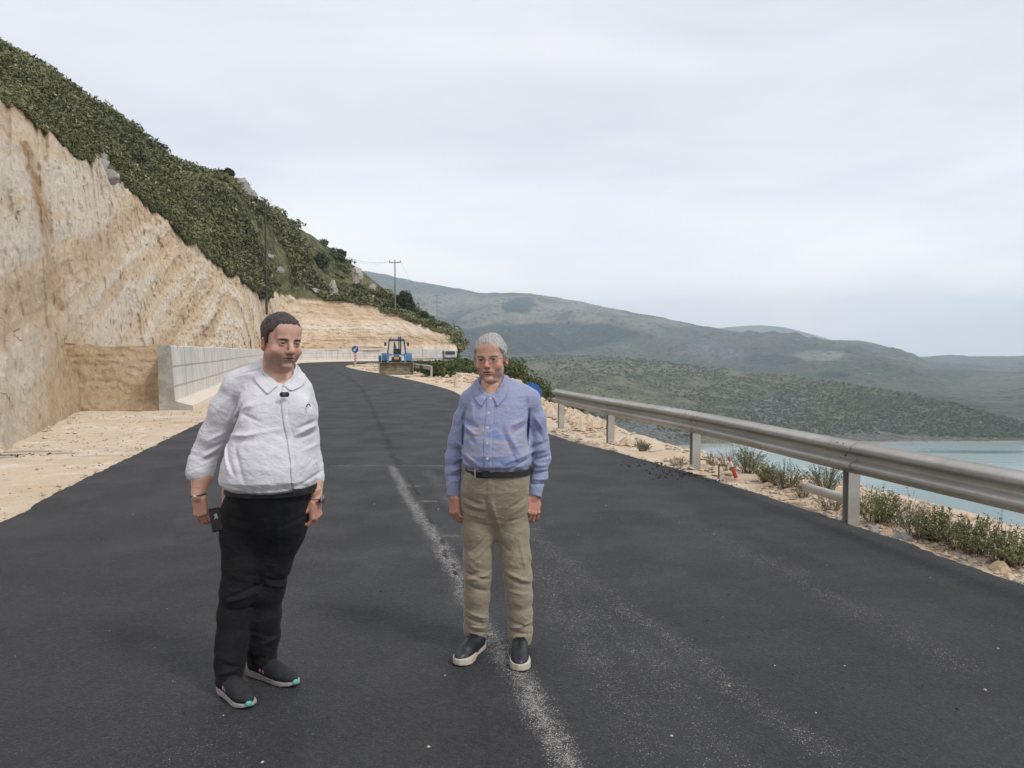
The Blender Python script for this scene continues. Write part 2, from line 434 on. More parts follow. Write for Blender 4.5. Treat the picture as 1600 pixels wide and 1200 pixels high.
# ------------------------------------------------------------------ shared ground materials
def m_sand():
    n = NT('pale_sand'); v = n.tc()
    c = n.mix(n.ramp(n.noise(.35, 6, .6), .38, .66), (.66, .51, .34), (.60, .42, .25))
    c = n.mix(n.ramp(n.noise(1.4, 6, .65, dist=.8), .52, .70), c, (.70, .59, .45))
    c = n.mix(n.math('MULTIPLY', n.ramp(n.noise(5, 5, .7), .56, .68), .6), c, (.45, .33, .22))
    pe = n.vor(38); c = n.mix(n.math('MULTIPLY', n.ramp(pe, .30, .12), n.ramp(n.noise(2.2, 4), .48, .62)), c, (.34, .28, .22))
    c = n.mix(n.ramp(n.vor(21), .14, .09), c, (.78, .70, .60))
    c = n.mix(n.attr('tar'), c, (.05, .05, .052))
    tr = n.noise(3.0, 3, .5, vec=n.map((.25, 3.0, 1), (0, 0, R(-28))))
    b = n.bump(tr, .5, .05); b = n.bump(n.noise(14, 6, .7), .6, .04, b); b = n.bump(pe, .4, .012, b)
    return n.fin(c, .95, b, spec=.15)
def m_rockcut():
    n = NT('limestone_cut'); v = n.tc()
    st = n.map((.42, .42, 2.3), (R(14), R(-16), 0))
    strat = n.math('ADD', n.math('MULTIPLY', n.attr('band'), .62), n.math('MULTIPLY', n.noise(.55, 6, .62, vec=st, dist=1.1), .38))
    gouge = n.noise(4.2, 5, .65, vec=n.map((1, 1, .45), (R(20), R(18), 0)), dist=.5)
    c = n.mix(n.ramp(n.noise(.14, 5, .6), .40, .62), (.86, .67, .455), (.88, .715, .54))
    c = n.mix(n.ramp(strat, .50, .62), c, (.90, .785, .64))
    c = n.mix(n.math('MULTIPLY', n.ramp(strat, .46, .34), .75), c, (.70, .52, .345))
    c = n.mix(n.math('MULTIPLY', n.ramp(gouge, .56, .72), .7), c, (.90, .80, .675))
    c = n.mix(n.math('MULTIPLY', n.ramp(n.noise(1.1, 6, .7, dist=1.2), .55, .72), .75), c, (.60, .42, .26))
    spk = n.noise(10, 6, .75, vec=n.map((1, 1, .7), (R(25), 0, 0)))
    c = n.mix(n.math('MULTIPLY', n.ramp(spk, .57, .72), .55), c, (.43, .32, .23))
    c = n.mix(n.math('MULTIPLY', n.ramp(spk, .42, .30), .6), c, (.82, .77, .70))
    c = n.mix(n.attr('ochre'), c, n.mix(n.ramp(n.noise(1.9, 5, .7), .4, .6), (.64, .44, .235), (.70, .53, .33)))
    c = n.mix(n.attr('rust'), c, n.mix(n.ramp(n.noise(3, 5, .7), .42, .6), (.50, .27, .12), (.58, .40, .24)))
    c = n.mix(n.attr('soil'), c, n.mix(n.ramp(n.noise(3, 5, .7), .42, .6), (.15, .085, .05), (.32, .19, .11)))
    ck = n.vor(.85, 'DISTANCE_TO_EDGE', vec=n.map((1, 1, 1.7), (R(20), R(12), 0))); ck2 = n.vor(2.6, 'DISTANCE_TO_EDGE', vec=n.map((1, 1, 1.5), (R(35), R(10), 0)))
    wk = n.math('MULTIPLY', n.ramp(n.noise(.8, 4, .7), .54, .66), n.math('SUBTRACT', 1.0, n.attr('ochre'), clamp=True)); c = n.mix(n.math('MULTIPLY', n.ramp(ck, .028, .006), wk), c, (.24, .165, .11))
    c = n.mix(n.math('MULTIPLY', n.ramp(ck2, .035, .008), n.math('MULTIPLY', n.math('MULTIPLY', n.ramp(n.noise(1.7, 4, .7), .52, .64), .6), n.math('SUBTRACT', 1.0, n.attr('ochre'), clamp=True))), c, (.30, .21, .145))
    fl = n.noise(24, 5, .8); c = n.mix(n.math('MULTIPLY', n.ramp(fl, .56, .70), .45), c, (.42, .31, .22)); c = n.mix(n.math('MULTIPLY', n.ramp(fl, .42, .32), .45), c, (.86, .80, .72))
    b = n.bump(gouge, .85, .35); b = n.bump(n.noise(3.2, 8, .75, dist=.6), .9, .20, b); b = n.bump(spk, .9, .07, b); b = n.bump(fl, .6, .03, b)
    return n.fin(c, .95, b, spec=.12)
M_SAND = m_sand(); M_CUT = m_rockcut()
def m_hill():
    n = NT('maquis_soil')
    c = n.mix(n.ramp(n.noise(.25, 6, .65), .4, .62), (.06, .07, .03), (.16, .16, .08))
    c = n.mix(n.ramp(n.noise(.9, 6, .7), .52, .66), c, (.26, .235, .13))
    c = n.mix(n.ramp(n.noise(.33, 7, .72, dist=.5), .63, .70), c, (.42, .39, .34))
    return n.fin(c, .95, n.bump(n.noise(1.2, 7, .7), .9, .6), spec=.1)
M_HILL = m_hill()

# ------------------------------------------------------------------ lake-side and yard ground, one sheet
def axis(lo, hi, c, fine, grow):
    out = [c]; s = fine
    while out[-1] < hi: out.append(out[-1]+s); s *= grow
    lo_ = [c]; s = fine
    while lo_[-1] > lo: lo_.append(lo_[-1]-s); s *= grow
    return np.array(lo_[::-1][:-1]+out)
def yard_z(x, y):
    z = -.06+.05*fbm(x*.5, y*.5, 0, 4, 21)+.02*ridged(x*2.5, y*1.1, 0, 3, 22)
    sd, _ = pdist(x, y, LS[::2]); sd = (-sd).reshape(np.shape(x))
    return z*sstep(-.3, .8, sd)+(-.075)*(1-sstep(-.3, .8, sd))+.0*sd
gx = axis(-70, 190, 1.0, .14, 1.022); gy = axis(-45, 330, 11.0, .16, 1.018)
X, Y = np.meshgrid(gx, gy, indexing='ij')
sdL, _ = pdist(X, Y, LS[::2]); sdL = sdL.reshape(X.shape)
sdR, _ = pdist(X, Y, RS[::2]); sdR = sdR.reshape(X.shape)
Z = H(X, Y, True)
Zy = yard_z(X, Y)
Z = np.where(sdL < 0, Zy, np.where(sdR < 0, -.13, Z))
Z = np.where((sdL >= 0) & (sdR > 0), Z, Z)
tar = np.zeros(X.shape)
for (tx, ty, rx, ry, a) in [(*G(20, 705)[:2], 1.5, .55, .9), (*G(115, 700)[:2], 1.2, .3, .6), (*G(260, 655)[:2], .8, .8, .45), (*G(1085, 742)[:2], .55, .5, 1.0), (*G(1050, 727)[:2], .5, .35, .8), (*G(1120, 752)[:2], .35, .3, .8)]:
    q = ((X-tx)/rx)**2+((Y-ty)/ry)**2
    tar = np.maximum(tar, a*np.exp(-q)*(fbm(X*9, Y*9, 0, 3, 31) > .12))
scr = sstep(2, 9, (sdR-shoulder_w(Y)))*(sdR > 0)
V = np.stack([X, Y, Z], -1).reshape(-1, 3)
def m_ground():
    n = NT('shoulder_and_slope')
    a = M_SAND.node_tree
    c = n.mix(n.ramp(n.noise(.35, 6, .6), .38, .66), (.66, .545, .41), (.60, .455, .305))
    c = n.mix(n.ramp(n.noise(1.4, 6, .65, dist=.8), .50, .68), c, (.73, .655, .55))
    c = n.mix(n.math('MULTIPLY', n.ramp(n.noise(4, 6, .75), .53, .66), .6), c, (.47, .365, .26))
    pe = n.vor(34); msk = n.ramp(n.noise(1.1, 4), .46, .60)
    c = n.mix(n.math('MULTIPLY', n.ramp(pe, .34, .12), msk), c, (.40, .33, .26))
    c = n.mix(n.math('MULTIPLY', n.ramp(n.vor(13), .16, .08), msk), c, (.76, .70, .62))
    c = n.mix(n.attr('tar'), c, (.045, .045, .048))
    g = n.mix(n.ramp(n.noise(.3, 6, .65), .42, .6), (.06, .07, .028), (.16, .15, .07))
    g = n.mix(n.ramp(n.noise(.5, 7, .72, dist=.5), .58, .66), g, (.52, .45, .34))
    c = n.mix(n.attr('scrub'), c, g)
    tr = n.noise(2.6, 3, .5, vec=n.map((3.0, .22, 1), (0, 0, R(24))))
    b = n.bump(tr, .45, .06); b = n.bump(n.noise(11, 7, .72), .7, .05, b); b = n.bump(pe, .5, .014, b)
    return n.fin(c, .95, b, spec=.15)
M_GROUND = m_ground()
tag(npmesh('ground', V, grid_faces(len(gx), len(gy)), M_GROUND, attrs={'tar': tar.ravel(), 'scrub': scr.ravel()}), kind='structure')

# ------------------------------------------------------------------ asphalt
def arcs(Pl): return np.concatenate([[0], np.cumsum(np.linalg.norm(np.diff(Pl, axis=0), axis=1))])
def even(Pl, ys):
    """points along the polyline at shares ys of its knots"""
    t = arcs(Pl); t /= t[-1]; return np.stack([np.interp(ys, t, Pl[:, 0]), np.interp(ys, t, Pl[:, 1])], 1)
Lf = smooth_poly(LE, .25); Rf = smooth_poly(RE, .25)
# station list: pair edges by matching control points roughly (both start and end together)
stR = arcs(Rf); stL = arcs(Lf)
keyR = [(14, -40), (4.4, 1), (3.25, 7.0), (.78, 14.75), (-1.94, 28.2), (-9.9, 55.6), (-17.4, 79), (-18.8, 98), (-11, 107), (-5.4, 118), (-8, 140), (-40, 190)]
keyL = [(2, -42), (-4.6, 1), (-4.95, 7.3), (-7.0, 16.6), (-9.6, 28), (-18.0, 58), (-24.2, 82), (-28.2, 106), (-21, 120), (-13.5, 124), (-16, 140), (-48, 186)]
kR = [stR[np.argmin(np.hypot(*(Rf-np.array(k)).T))] for k in keyR]; kL = [stL[np.argmin(np.hypot(*(Lf-np.array(k)).T))] for k in keyL]
sv = []; s = 0; end = kR[-1]
s0 = kR[1]
while s < end:
    sv.append(s); dd = s-s0
    s += .6 if dd < 0 else (.055+max(dd-8, 0)*.009)
sv = np.array(sv+[end]); su = np.interp(sv, kR, kL)
PR = np.stack([np.interp(sv, stR, Rf[:, 0]), np.interp(sv, stR, Rf[:, 1])], 1); PL = np.stack([np.interp(su, stL, Lf[:, 0]), np.interp(su, stL, Lf[:, 1])], 1)
nv = 150; tt = np.linspace(0, 1, nv)
jl = .035*fbm(sv*2.1, 0, 0, 4, 41)+.03*fbm(sv*9, 0, 0, 2, 42); jr = .04*fbm(sv*1.7, 5, 0, 4, 43)+.03*fbm(sv*9, 3, 0, 2, 44)
wd = np.linalg.norm(PR-PL, axis=1)
T = tt[None]+(jr/wd)[:, None]*sstep(.985, 1, tt)[None]+(jl/wd)[:, None]*(1-sstep(0, .015, tt))[None]
XY = PL[:, None]*(1-T[..., None])+PR[:, None]*T[..., None]
RX, RY = XY[..., 0], XY[..., 1]
RZ = .0007*fbm(RX*.8, RY*.8, 0, 3, 45)
def curve_mask(pix, w, wob=.0):
    Pl = np.array([G(a, b)[:2] for a, b in pix]); d, ar = pdist(RX, RY, Pl); d = np.abs(d.reshape(RX.shape)-wob*fbm(RY*3, RX*3, 0, 3, 46)); return d, ar.reshape(RX.shape)
dband, _ = curve_mask([(612, 729), (650, 795), (678, 838), (712, 890), (735, 945), (770, 1000), (812, 1060), (850, 1130), (895, 1205), (960, 1320)], .1, .04)
bw = .048+.006*sstep(9, 4, RY)
dust = np.exp(-(dband/bw)**2)*(.95+.25*fbm(RX*4, RY*4, 0, 2, 47))
dcr, _ = curve_mask([(622, 729), (640, 750), (668, 798), (690, 850), (715, 900), (738, 940)], .1, .05)
dark = np.exp(-(dcr/.022)**2)*.9
dse, _ = curve_mask([(622, 727), (604, 687), (583, 640), (566, 608), (545, 590), (520, 578), (492, 570), (480, 567.5)], .1, .06)
seam = np.exp(-(dse/(.05+.0022*np.maximum(RY-8, 0)))**2)
halo = np.exp(-((dse-.1)/(.28+.006*RY))**2)*(fbm(RX*7, RY*7, 0, 2, 48) > .15)*.7
dark = np.maximum(dark, np.maximum(seam, halo*sstep(30, 12, RY)*sstep(10, 13, RY)))
for pix, a in (([(520, 728), (600, 727), (690, 728)], .5), ([(636, 760), (656, 759)], .8), ([(654, 784), (680, 783)], .9), ([(686, 838), (712, 837)], .8)):
    d, _ = curve_mask(pix, .03, .0); dust = np.maximum(dust, a*np.exp(-(d/.03)**2))
for pix, a, w in (([(828, 826), (870, 868), (910, 900), (985, 955), (1080, 1025), (1180, 1095), (1290, 1170)], .19, .09), ([(835, 880), (890, 960), (950, 1060), (1000, 1160)], .13, .14), ([(668, 735), (700, 775), (720, 800)], .22, .08),
                  ([(1040, 800), (1150, 850), (1300, 930), (1500, 1040)], .12, .14), ([(860, 900), (960, 985), (1080, 1090), (1150, 1190)], .13, .12), ([(842, 850), (980, 1000), (1100, 1140), (1160, 1230)], .10, .18), ([(520, 760), (440, 900), (360, 1080), (300, 1230)], .05, .3)):
    d, _ = curve_mask(pix, w, .05); dust = np.maximum(dust, a*np.exp(-(d/w)**2)*(.8+.4*fbm(RX*3, RY*3, 0, 2, 49)))
V = np.stack([RX, RY, RZ], -1)
nu = len(sv)
# vertical skirts at both edges
cols = [np.stack([RX[:, 0], RY[:, 0], RZ[:, 0]-.15], -1)[:, None], V, np.stack([RX[:, -1]+.02, RY[:, -1], RZ[:, -1]-.16], -1)[:, None]]
V3 = np.concatenate(cols, 1); ex = lambda a: np.concatenate([a[:, :1]*0, a, a[:, -1:]*0], 1).ravel()
def m_asphalt():
    n = NT('fresh_asphalt')
    ag = n.vor(150); ag2 = n.vor(60)
    pc = n.vor(150, out=1); pf = n.vor(250, out=1); sf = n.t.nodes.new('ShaderNodeSeparateColor'); n.L(pf, sf.inputs[0])
    sep = n.t.nodes.new('ShaderNodeSeparateColor'); n.L(pc, sep.inputs[0])
    c = n.mix(n.ramp(n.noise(.32, 5, .6), .36, .66), (.018, .018, .020), (.028, .028, .0305))
    c = n.mix(n.ramp(n.noise(1.0, 4, .6, vec=n.map((1.4, .16, 1), (0, 0, R(8)))), .42, .66), c, (.038, .038, .041))
    c = n.mix(n.ramp(ag, .22, .62), n.mix(.35, c, (.058, .059, .062)), n.mix(.6, c, (.011, .011, .012)))
    c = n.mix(n.ramp(n.noise(34, 4, .75), .40, .66), n.mix(.35, c, (.014, .014, .015)), n.mix(.14, c, (.11, .11, .115)))
    c = n.mix(n.math('MULTIPLY', n.ramp(n.noise(9, 4, .7), .50, .70), .22), c, (.075, .075, .078))
    # pale stone faces showing through the binder, here and there
    spark = n.math('MULTIPLY', n.ramp(sep.outputs[0], .90, .93), n.ramp(ag, .34, .18))
    amt = n.ramp(n.noise(.8, 4, .6), .40, .75, .18, .75)
    c = n.mix(n.math('MULTIPLY', spark, amt), c, (.24, .235, .23))
    spark2 = n.math('MULTIPLY', n.ramp(n.vor(19), .055, .035), n.ramp(n.noise(1.7, 3), .5, .6))
    c = n.mix(n.math('MULTIPLY', spark2, .8), c, (.36, .35, .33))
    du = n.attr('dust'); brk = n.ramp(n.noise(16, 4, .75), .34, .64, .35, 1.25)
    du2 = n.math('MULTIPLY', du, brk)
    c = n.mix(n.math('MULTIPLY', du2, .34), c, (.17, .163, .155))
    cell = n.math('SUBTRACT', n.math('MULTIPLY', du2, .50), sf.outputs[1])
    c = n.mix(n.ramp(cell, -.03, .05), c, n.mix(sf.outputs[2], (.24, .225, .205), (.48, .455, .42)))
    dk = n.attr('dark'); thd = n.math('SUBTRACT', n.math('ADD', n.math('MULTIPLY', dk, .5), n.noise(30, 4, .8)), .74)
    c = n.mix(n.ramp(thd, 0, .12), c, (.008, .008, .009))
    b = n.bump(ag, .75, .006); b = n.bump(ag2, .45, .007, b); b = n.bump(n.noise(26, 4, .7), .4, .012, b)
    rg = n.ramp(n.noise(1.2, 4), .3, .7, .62, .80)
    return n.fin(c, rg, b, spec=.45)
M_ASPH = m_asphalt()
tag(npmesh('road', V3.reshape(-1, 3), grid_faces(nu, nv+2)[:, ::-1], M_ASPH, attrs={'dust': ex(dust), 'dark': ex(dark)}), kind='structure')

# ------------------------------------------------------------------ water
def m_water():
    n = NT('lake_water')
    c = n.mix(n.ramp(n.noise(.0022, 4, .6, vec=n.map((1, 2.2, 1))), .38, .62), (.145, .225, .215), (.20, .295, .28))
    st = n.noise(.010, 5, .6, vec=n.map((.25, 1.6, 1), (0, 0, R(-6))), dist=.6)
    rg = n.ramp(st, .42, .60, .08, .30)
    b = n.bump(n.noise(.35, 4, .6), .25, .25)
    b = n.bump(n.noise(.05, 3, .5), .12, 1.0, b)
    return n.fin(c, rg, b, spec=.5)
wx = np.linspace(-9000, 9000, 41); wy = np.linspace(-3000, 12000, 41); X, Y = np.meshgrid(wx, wy, indexing='ij')
tag(npmesh('water', np.stack([X, Y, np.full(X.shape, WATER)], -1).reshape(-1, 3), grid_faces(41, 41)[:, ::-1][:, ::-1], m_water()), kind='structure')

# ------------------------------------------------------------------ far hills
def lerp_rows(keys, n):
    """keys: (px, py, d) -> n world points, even in px"""
    k = np.array(keys, float); px = np.linspace(k[0, 0], k[-1, 0], n)
    py = np.interp(px, k[:, 0], k[:, 1]); d = np.interp(px, k[:, 0], k[:, 2])
    ker = np.ones(9)/9
    pys = np.convolve(np.pad(py, 4, mode='edge'), ker, 'valid'); ds = np.convolve(np.pad(d, 4, mode='edge'), ker, 'valid')
    return np.stack([P(a, b, c) for a, b, c in zip(px, pys, ds)])
def hill(name, base, ridge, nu, nvv, amp, fsc, mat, back, seed, masks=None, gully=.0, prof=1.0):
    B = lerp_rows(base, nu); T_ = lerp_rows(ridge, nu)
    v = np.linspace(0, 1, nvv)[None, :, None]
    S = B[:, None]*(1-v)+T_[:, None]*v
    vz = v[..., 0]
    S[..., 2] = B[:, None, 2]+(T_[:, None, 2]-B[:, None, 2])*(vz**prof)
    env = np.sin(np.pi*np.clip(vz, 0, 1))**.7
    nz = fbm(S[..., 0]*fsc, S[..., 1]*fsc, 0, 6, seed)*.7+.5*gully*(ridged(S[..., 0]*fsc*1.3+S[..., 1]*fsc*.5, S[..., 1]*fsc*.35, 0, 4, seed+3)-.3)
    env = env*np.clip((S[..., 2]-WATER)/70, .02, 1)
    S[..., 2] += amp*env*nz
    S[..., 2] += amp*.05*fbm(S[..., 0]*fsc*9, S[..., 1]*fsc*9, 0, 4, seed+5)*np.minimum(vz*8, 1)
    bk = np.linspace(.03, 1, 14)[None, :, None]
    Tz = T_[:, None, 2:3]-WATER+20
    Bk = T_[:, None]+np.concatenate([0*bk+0*Tz, bk*back+0*Tz, -(bk**1.3)*Tz], -1)
    tail = S[:, -1:, :]-T_[:, None]
    S2 = np.concatenate([S, Bk+tail*(1-bk)], 1)
    V = S2.reshape(-1, 3); px, py = proj(V)
    at = {}
    for k, f in (masks or {}).items(): at[k] = f(px, py, V).astype(np.float32)
    o = npmesh(name, V, grid_faces(nu, S2.shape[1])[:, ::-1], mat, attrs=at or None)
    return tag(o, kind='structure'), S
def m_far(name, cols, sc, pale=(.33, .31, .26), patch=.0):
    n = NT(name)
    c = n.mix(n.ramp(n.noise(sc*.12, 6, .65), .38, .62), cols[0], cols[1])
    c = n.mix(n.attr('bare'), c, n.mix(n.ramp(n.noise(sc*.5, 5, .7), .4, .62), cols[2], cols[3]))
    c = n.mix(n.attr('forest'), c, n.mix(n.ramp(n.noise(sc*1.5, 5, .7), .4, .6), (.022, .045, .024), (.045, .075, .038)))
    vr = n.vor(sc); keep = n.ramp(n.noise(sc*.16, 5, .65), .40, .62)
    dots = n.math('MULTIPLY', n.ramp(vr, .52, .22), keep)
    c = n.mix(n.math('MULTIPLY', dots, .85), c, (.028, .045, .02))
    rk = n.math('MULTIPLY', n.ramp(n.noise(sc*.9, 7, .78, dist=.4), .56, .66), n.ramp(n.noise(sc*.07, 4, .6), .44, .60))
    c = n.mix(rk, c, pale)
    c = n.mix(n.attr('rock'), c, n.mix(n.ramp(n.noise(sc*1.1, 6, .75), .42, .58), (.13, .13, .125), (.36, .35, .32)))
    c = n.mix(n.attr('beach'), c, (.55, .52, .45))
    b = n.bump(vr, 1.0, 3.2/sc*.35); b = n.bump(n.noise(sc*.35, 7, .75), 1.0, 7.0/sc*.35, b)
    return n.fin(c, .95, b, spec=.1)
def gs(px, py, cx, cy, rx, ry, V=None, seed=0, hard=2.2):
    q = ((px-cx)/rx)**2+((py-cy)/ry)**2
    wob = 0 if V is None else 1.5*fbm(V[:, 0]*.0055, V[:, 1]*.0055, V[:, 2]*.012, 5, seed)
    return sstep(1.45, .65, q+wob)
def box_px(px, py, pts):
    """soft band: between two polylines of photo rows"""
    t = np.interp(px, pts[0], pts[1]); b = np.interp(px, pts[0], pts[2])
    return sstep(-3, 3, py-t)*sstep(3, -3, py-b)*(px > pts[0][0])*(px < pts[0][-1])
def dist_at(py, z=WATER): return (z-CAMH)*-FPX/(py-548.0)
MA = m_far('far_mountain_cover', [(.11, .14, .085), (.20, .205, .13), (.34, .315, .225), (.43, .395, .30)], .045, (.40, .38, .34))
def fa(px, py, V):
    m = np.maximum(gs(px, py, 812, 477, 22, 11, V, 1), box_px(px, py+5*fbm(V[:, 0]*.008, V[:, 1]*.008, 0, 3, 2), ([690, 760, 860, 950, 1000], [520, 508, 503, 506, 520], [556, 556, 552, 540, 525])))
    m = np.maximum(m, .8*gs(px, py, 700, 505, 34, 9, V, 3)); m = np.maximum(m, .7*gs(px, py, 1190, 562, 60, 7, V, 4)); m = np.maximum(m, gs(px, py, 1300, 586, 30, 5, V, 5))
    return m
def ba(px, py, V):
    m = gs(px, py, 850, 488, 140, 24, V, 6); m = np.maximum(m, .9*gs(px, py, 690, 474, 70, 14, V, 7)); m = np.maximum(m, .8*gs(px, py, 980, 508, 90, 12, V, 8))
    m = np.maximum(m, gs(px, py, 1275, 556, 40, 7, V, 9)); return m
A_BASE = [(380, 600, 1800), (600, 600, 1800), (900, 600, 1800), (1100, 612, 1480), (1250, 630, 1150), (1400, 648, 950), (1500, 664, 820), (1600, 689, 684), (1720, 692, 670)]
A_RIDGE = [(380, 404, 3600), (480, 410, 3600), (560, 422, 3600), (600, 428, 3600), (640, 438, 3600), (700, 448, 3600), (755, 458, 3500), (800, 457, 3500), (835, 459, 3500), (900, 470, 3500), (1000, 490, 3400), (1050, 502, 3400),
           (1110, 514, 3300), (1160, 522, 3200), (1250, 531, 3200), (1300, 531, 3100), (1350, 533, 3000), (1395, 546, 2900), (1440, 562, 2600), (1490, 582, 2300), (1560, 614, 1900), (1640, 640, 1300), (1720, 680, 760)]
hill('mountain_range', A_BASE, A_RIDGE, 420, 140, 85, 1/380., MA, 900, 51, {'forest': fa, 'bare': ba, 'rock': lambda px, py, V: .6*gs(px, py, 1110, 552, 60, 10, V, 11), 'beach': lambda px, py, V: 0*px}, 1.7)
hill('mountain_summit', [(1000, 560, 3800), (1450, 590, 3800)], [(1000, 552, 5200), (1060, 525, 5200), (1110, 514, 5200), (1150, 510, 5200), (1190, 508, 5200), (1225, 511, 5200), (1260, 520, 5200), (1310, 534, 5100), (1380, 552, 5000), (1450, 580, 5000)],
     140, 40, 30, 1/500., MA, 900, 61, {'forest': lambda px, py, V: 0*px, 'bare': lambda px, py, V: 0*px+.25, 'rock': lambda px, py, V: 0*px, 'beach': lambda px, py, V: 0*px}, .6)
hill('mountain_beyond', [(1300, 640, 1050), (1500, 670, 780), (1600, 690, 680), (1750, 691, 676), (2050, 692, 670)], [(1300, 590, 4300), (1390, 562, 4300), (1440, 558, 4300), (1490, 556, 4300), (1560, 557, 4300), (1620, 555, 4300), (1750, 550, 4300), (2050, 565, 4300)],
     200, 80, 70, 1/380., MA, 1000, 71, {'forest': lambda px, py, V: 0*px+.15, 'bare': lambda px, py, V: .4*gs(px, py, 1560, 610, 60, 30, V, 12), 'rock': lambda px, py, V: 0*px, 'beach': lambda px, py, V: .9*box_px(px, py, ([1250, 2050], [686, 686], [699, 699]))}, 1.6)
ME = m_far('scrub_hill_cover', [(.155, .17, .095), (.28, .27, .165), (.32, .30, .20), (.38, .35, .26)], .22, (.48, .46, .41))
def shore(px, py, V): return sstep(WATER+1.5, WATER+.7, V[:, 2])
E_BASE = [(560, 800, 300), (700, 790, 335), (850, 760, dist_at(760)), (950, 730, dist_at(730)), (1010, 712, dist_at(712)), (1053, 702, dist_at(702)), (1100, 699, dist_at(699)), (1180, 697, dist_at(697)), (1270, 695.5, dist_at(695.5)), (1400, 694, dist_at(694)), (1500, 693, dist_at(693)), (1600, 692, dist_at(692)), (1700, 692, dist_at(692))]
E_BASE = [(a, b, c) for a, b, c in E_BASE]
E_RIDGE = [(560, 552, 1500), (700, 554, 1500), (780, 560, 1400), (830, 557, 1350), (870, 555, 1300), (960, 557, 1250), (1040, 565, 1200), (1100, 573, 1150), (1180, 583, 1120), (1250, 590, 1040), (1330, 600, 960), (1400, 611, 880), (1460, 623, 800), (1520, 638, 745), (1570, 653, 712), (1630, 673, 694), (1700, 688, 682)]
def re_(px, py, V):
    m = gs(px, py, 1225, 640, 55, 22, V, 21); m = np.maximum(m, .75*gs(px, py, 1050, 640, 60, 10, V, 22)); m = np.maximum(m, .65*gs(px, py, 1420, 672, 130, 16, V, 23)); m = np.maximum(m, .7*gs(px, py, 1560, 665, 50, 18, V, 24)); m = np.maximum(m, .8*gs(px, py, 960, 685, 110, 22, V, 25))
    return m
_, ES = hill('scrub_headland', E_BASE, E_RIDGE, 520, 200, 30, 1/150., ME, 700, 81, {'forest': lambda px, py, V: .5*gs(px, py, 1385, 628, 40, 9, V, 26)+.8*gs(px, py, 1300, 588, 40, 3, V, 27), 'bare': lambda px, py, V: .5*gs(px, py, 1000, 575, 160, 12, V, 28), 'rock': re_, 'beach': shore}, 1.5)

# ------------------------------------------------------------------ rock cut and hillside above the road
def key(px, py, d, tx, ty, rpx, rpy, rd): return np.concatenate([P(px, py, d), [tx, ty], P(rpx, rpy, rd)])
KEYS = [key(-620, -60, 20, -6.2, -22, -620, -330, 80), key(-420, 20, 24, -6.4, -6, -420, -190, 85), key(-200, 84, 29, -7.2, 4, -200, -52, 92), key(-60, 128, 33, -8.1, 10, -60, 42, 97),
    key(0, 152, 35, -8.7, 12.8, 0, 78, 100), key(50, 184, 38, -10.2, 16.5, 60, 112, 103), key(96, 220, 41, -12.0, 20.6, 108, 143, 105), key(122, 237, 43, -13.2, 24, 132, 160, 106), key(148, 241, 46, -15.0, 29, 175, 184, 110),
    key(165, 268, 49, -16.6, 34, 212, 209, 113), key(200, 300, 54, -18.6, 40, 252, 237, 116), key(215, 314, 56, -19.8, 44, 272, 250, 118), key(248, 327, 60, -22.0, 53, 300, 262, 120), key(290, 375, 66, -24.0, 61, 345, 276, 124),
    key(312, 388, 73, -25.8, 68, 365, 284, 126), key(350, 420, 86, -29.0, 80, 395, 306, 130), key(395, 450, 100, -32.6, 95, 432, 336, 140), key(412, 462, 108, -34.4, 106, 455, 352, 146),
    key(428, 455, 122, -35.2, 118, 500, 378, 160), key(446, 457, 129, -33.6, 125, 525, 397, 163), key(470, 462, 133, -30.5, 129.5, 542, 409, 165), key(520, 470, 138, -26, 132, 568, 426, 167),
    key(560, 477, 139, -22, 133, 592, 444, 166), key(600, 485, 140, -19, 133.5, 618, 460, 163), key(640, 500, 139, -16, 133, 645, 482, 158), key(680, 516, 138, -13.2, 132, 680, 506, 152), key(704, 527, 136.5, -11.2, 130.5, 704, 523, 145),
    key(714, 537, 134, -9.9, 129, 713, 531, 141), key(717, 548, 137, -9.8, 132, 719, 541, 146), key(700, 546, 150, -13.5, 143, 700, 538, 165), key(640, 540, 175, -23, 160, 640, 530, 190)]
KEYS = np.array(KEYS)
seg = np.concatenate([[0], np.cumsum(np.linalg.norm(np.diff(KEYS[:, 3:5], axis=0), axis=1)*.6+np.linalg.norm(np.diff(KEYS[:, 0:3], axis=0), axis=1)*.4)])
nc = 900
# more columns where the cut is near
wgt = 1/np.maximum(np.linalg.norm(KEYS[:, 0:2], axis=1), 22); cum = np.concatenate([[0], np.cumsum(np.diff(seg)*(wgt[1:]+wgt[:-1])/2)])
sa = np.interp(np.linspace(0, cum[-1], nc), cum, seg)
KC = np.stack([np.interp(sa, seg, KEYS[:, j]) for j in range(8)], 1)
ker = np.hanning(9); ker /= ker.sum()
KC = np.stack([np.convolve(np.pad(KC[:, j], 4, mode='edge'), ker, 'valid') for j in range(8)], 1)
CR = KC[:, 0:3].copy(); TO = np.concatenate([KC[:, 3:5], np.full((nc, 1), -.25)], 1); RG = KC[:, 5:8]
jag = fbm(sa*.25, 0, 0, 5, 91)
CR[:, 2] += 1.0*jag*np.minimum(1, np.linalg.norm(CR[:, :2], axis=1)/60)+.25*fbm(sa*1.8, 3, 0, 3, 92)
nvc = 230; vv = np.linspace(0, 1, nvc)[None, :, None]
S = TO[:, None]*(1-vv)+CR[:, None]*vv
dirx = CR[:, :2]-TO[:, :2]; nrm = -dirx/np.linalg.norm(dirx, axis=1, keepdims=True)      # outward from the rock, over the road
v1 = vv[..., 0]
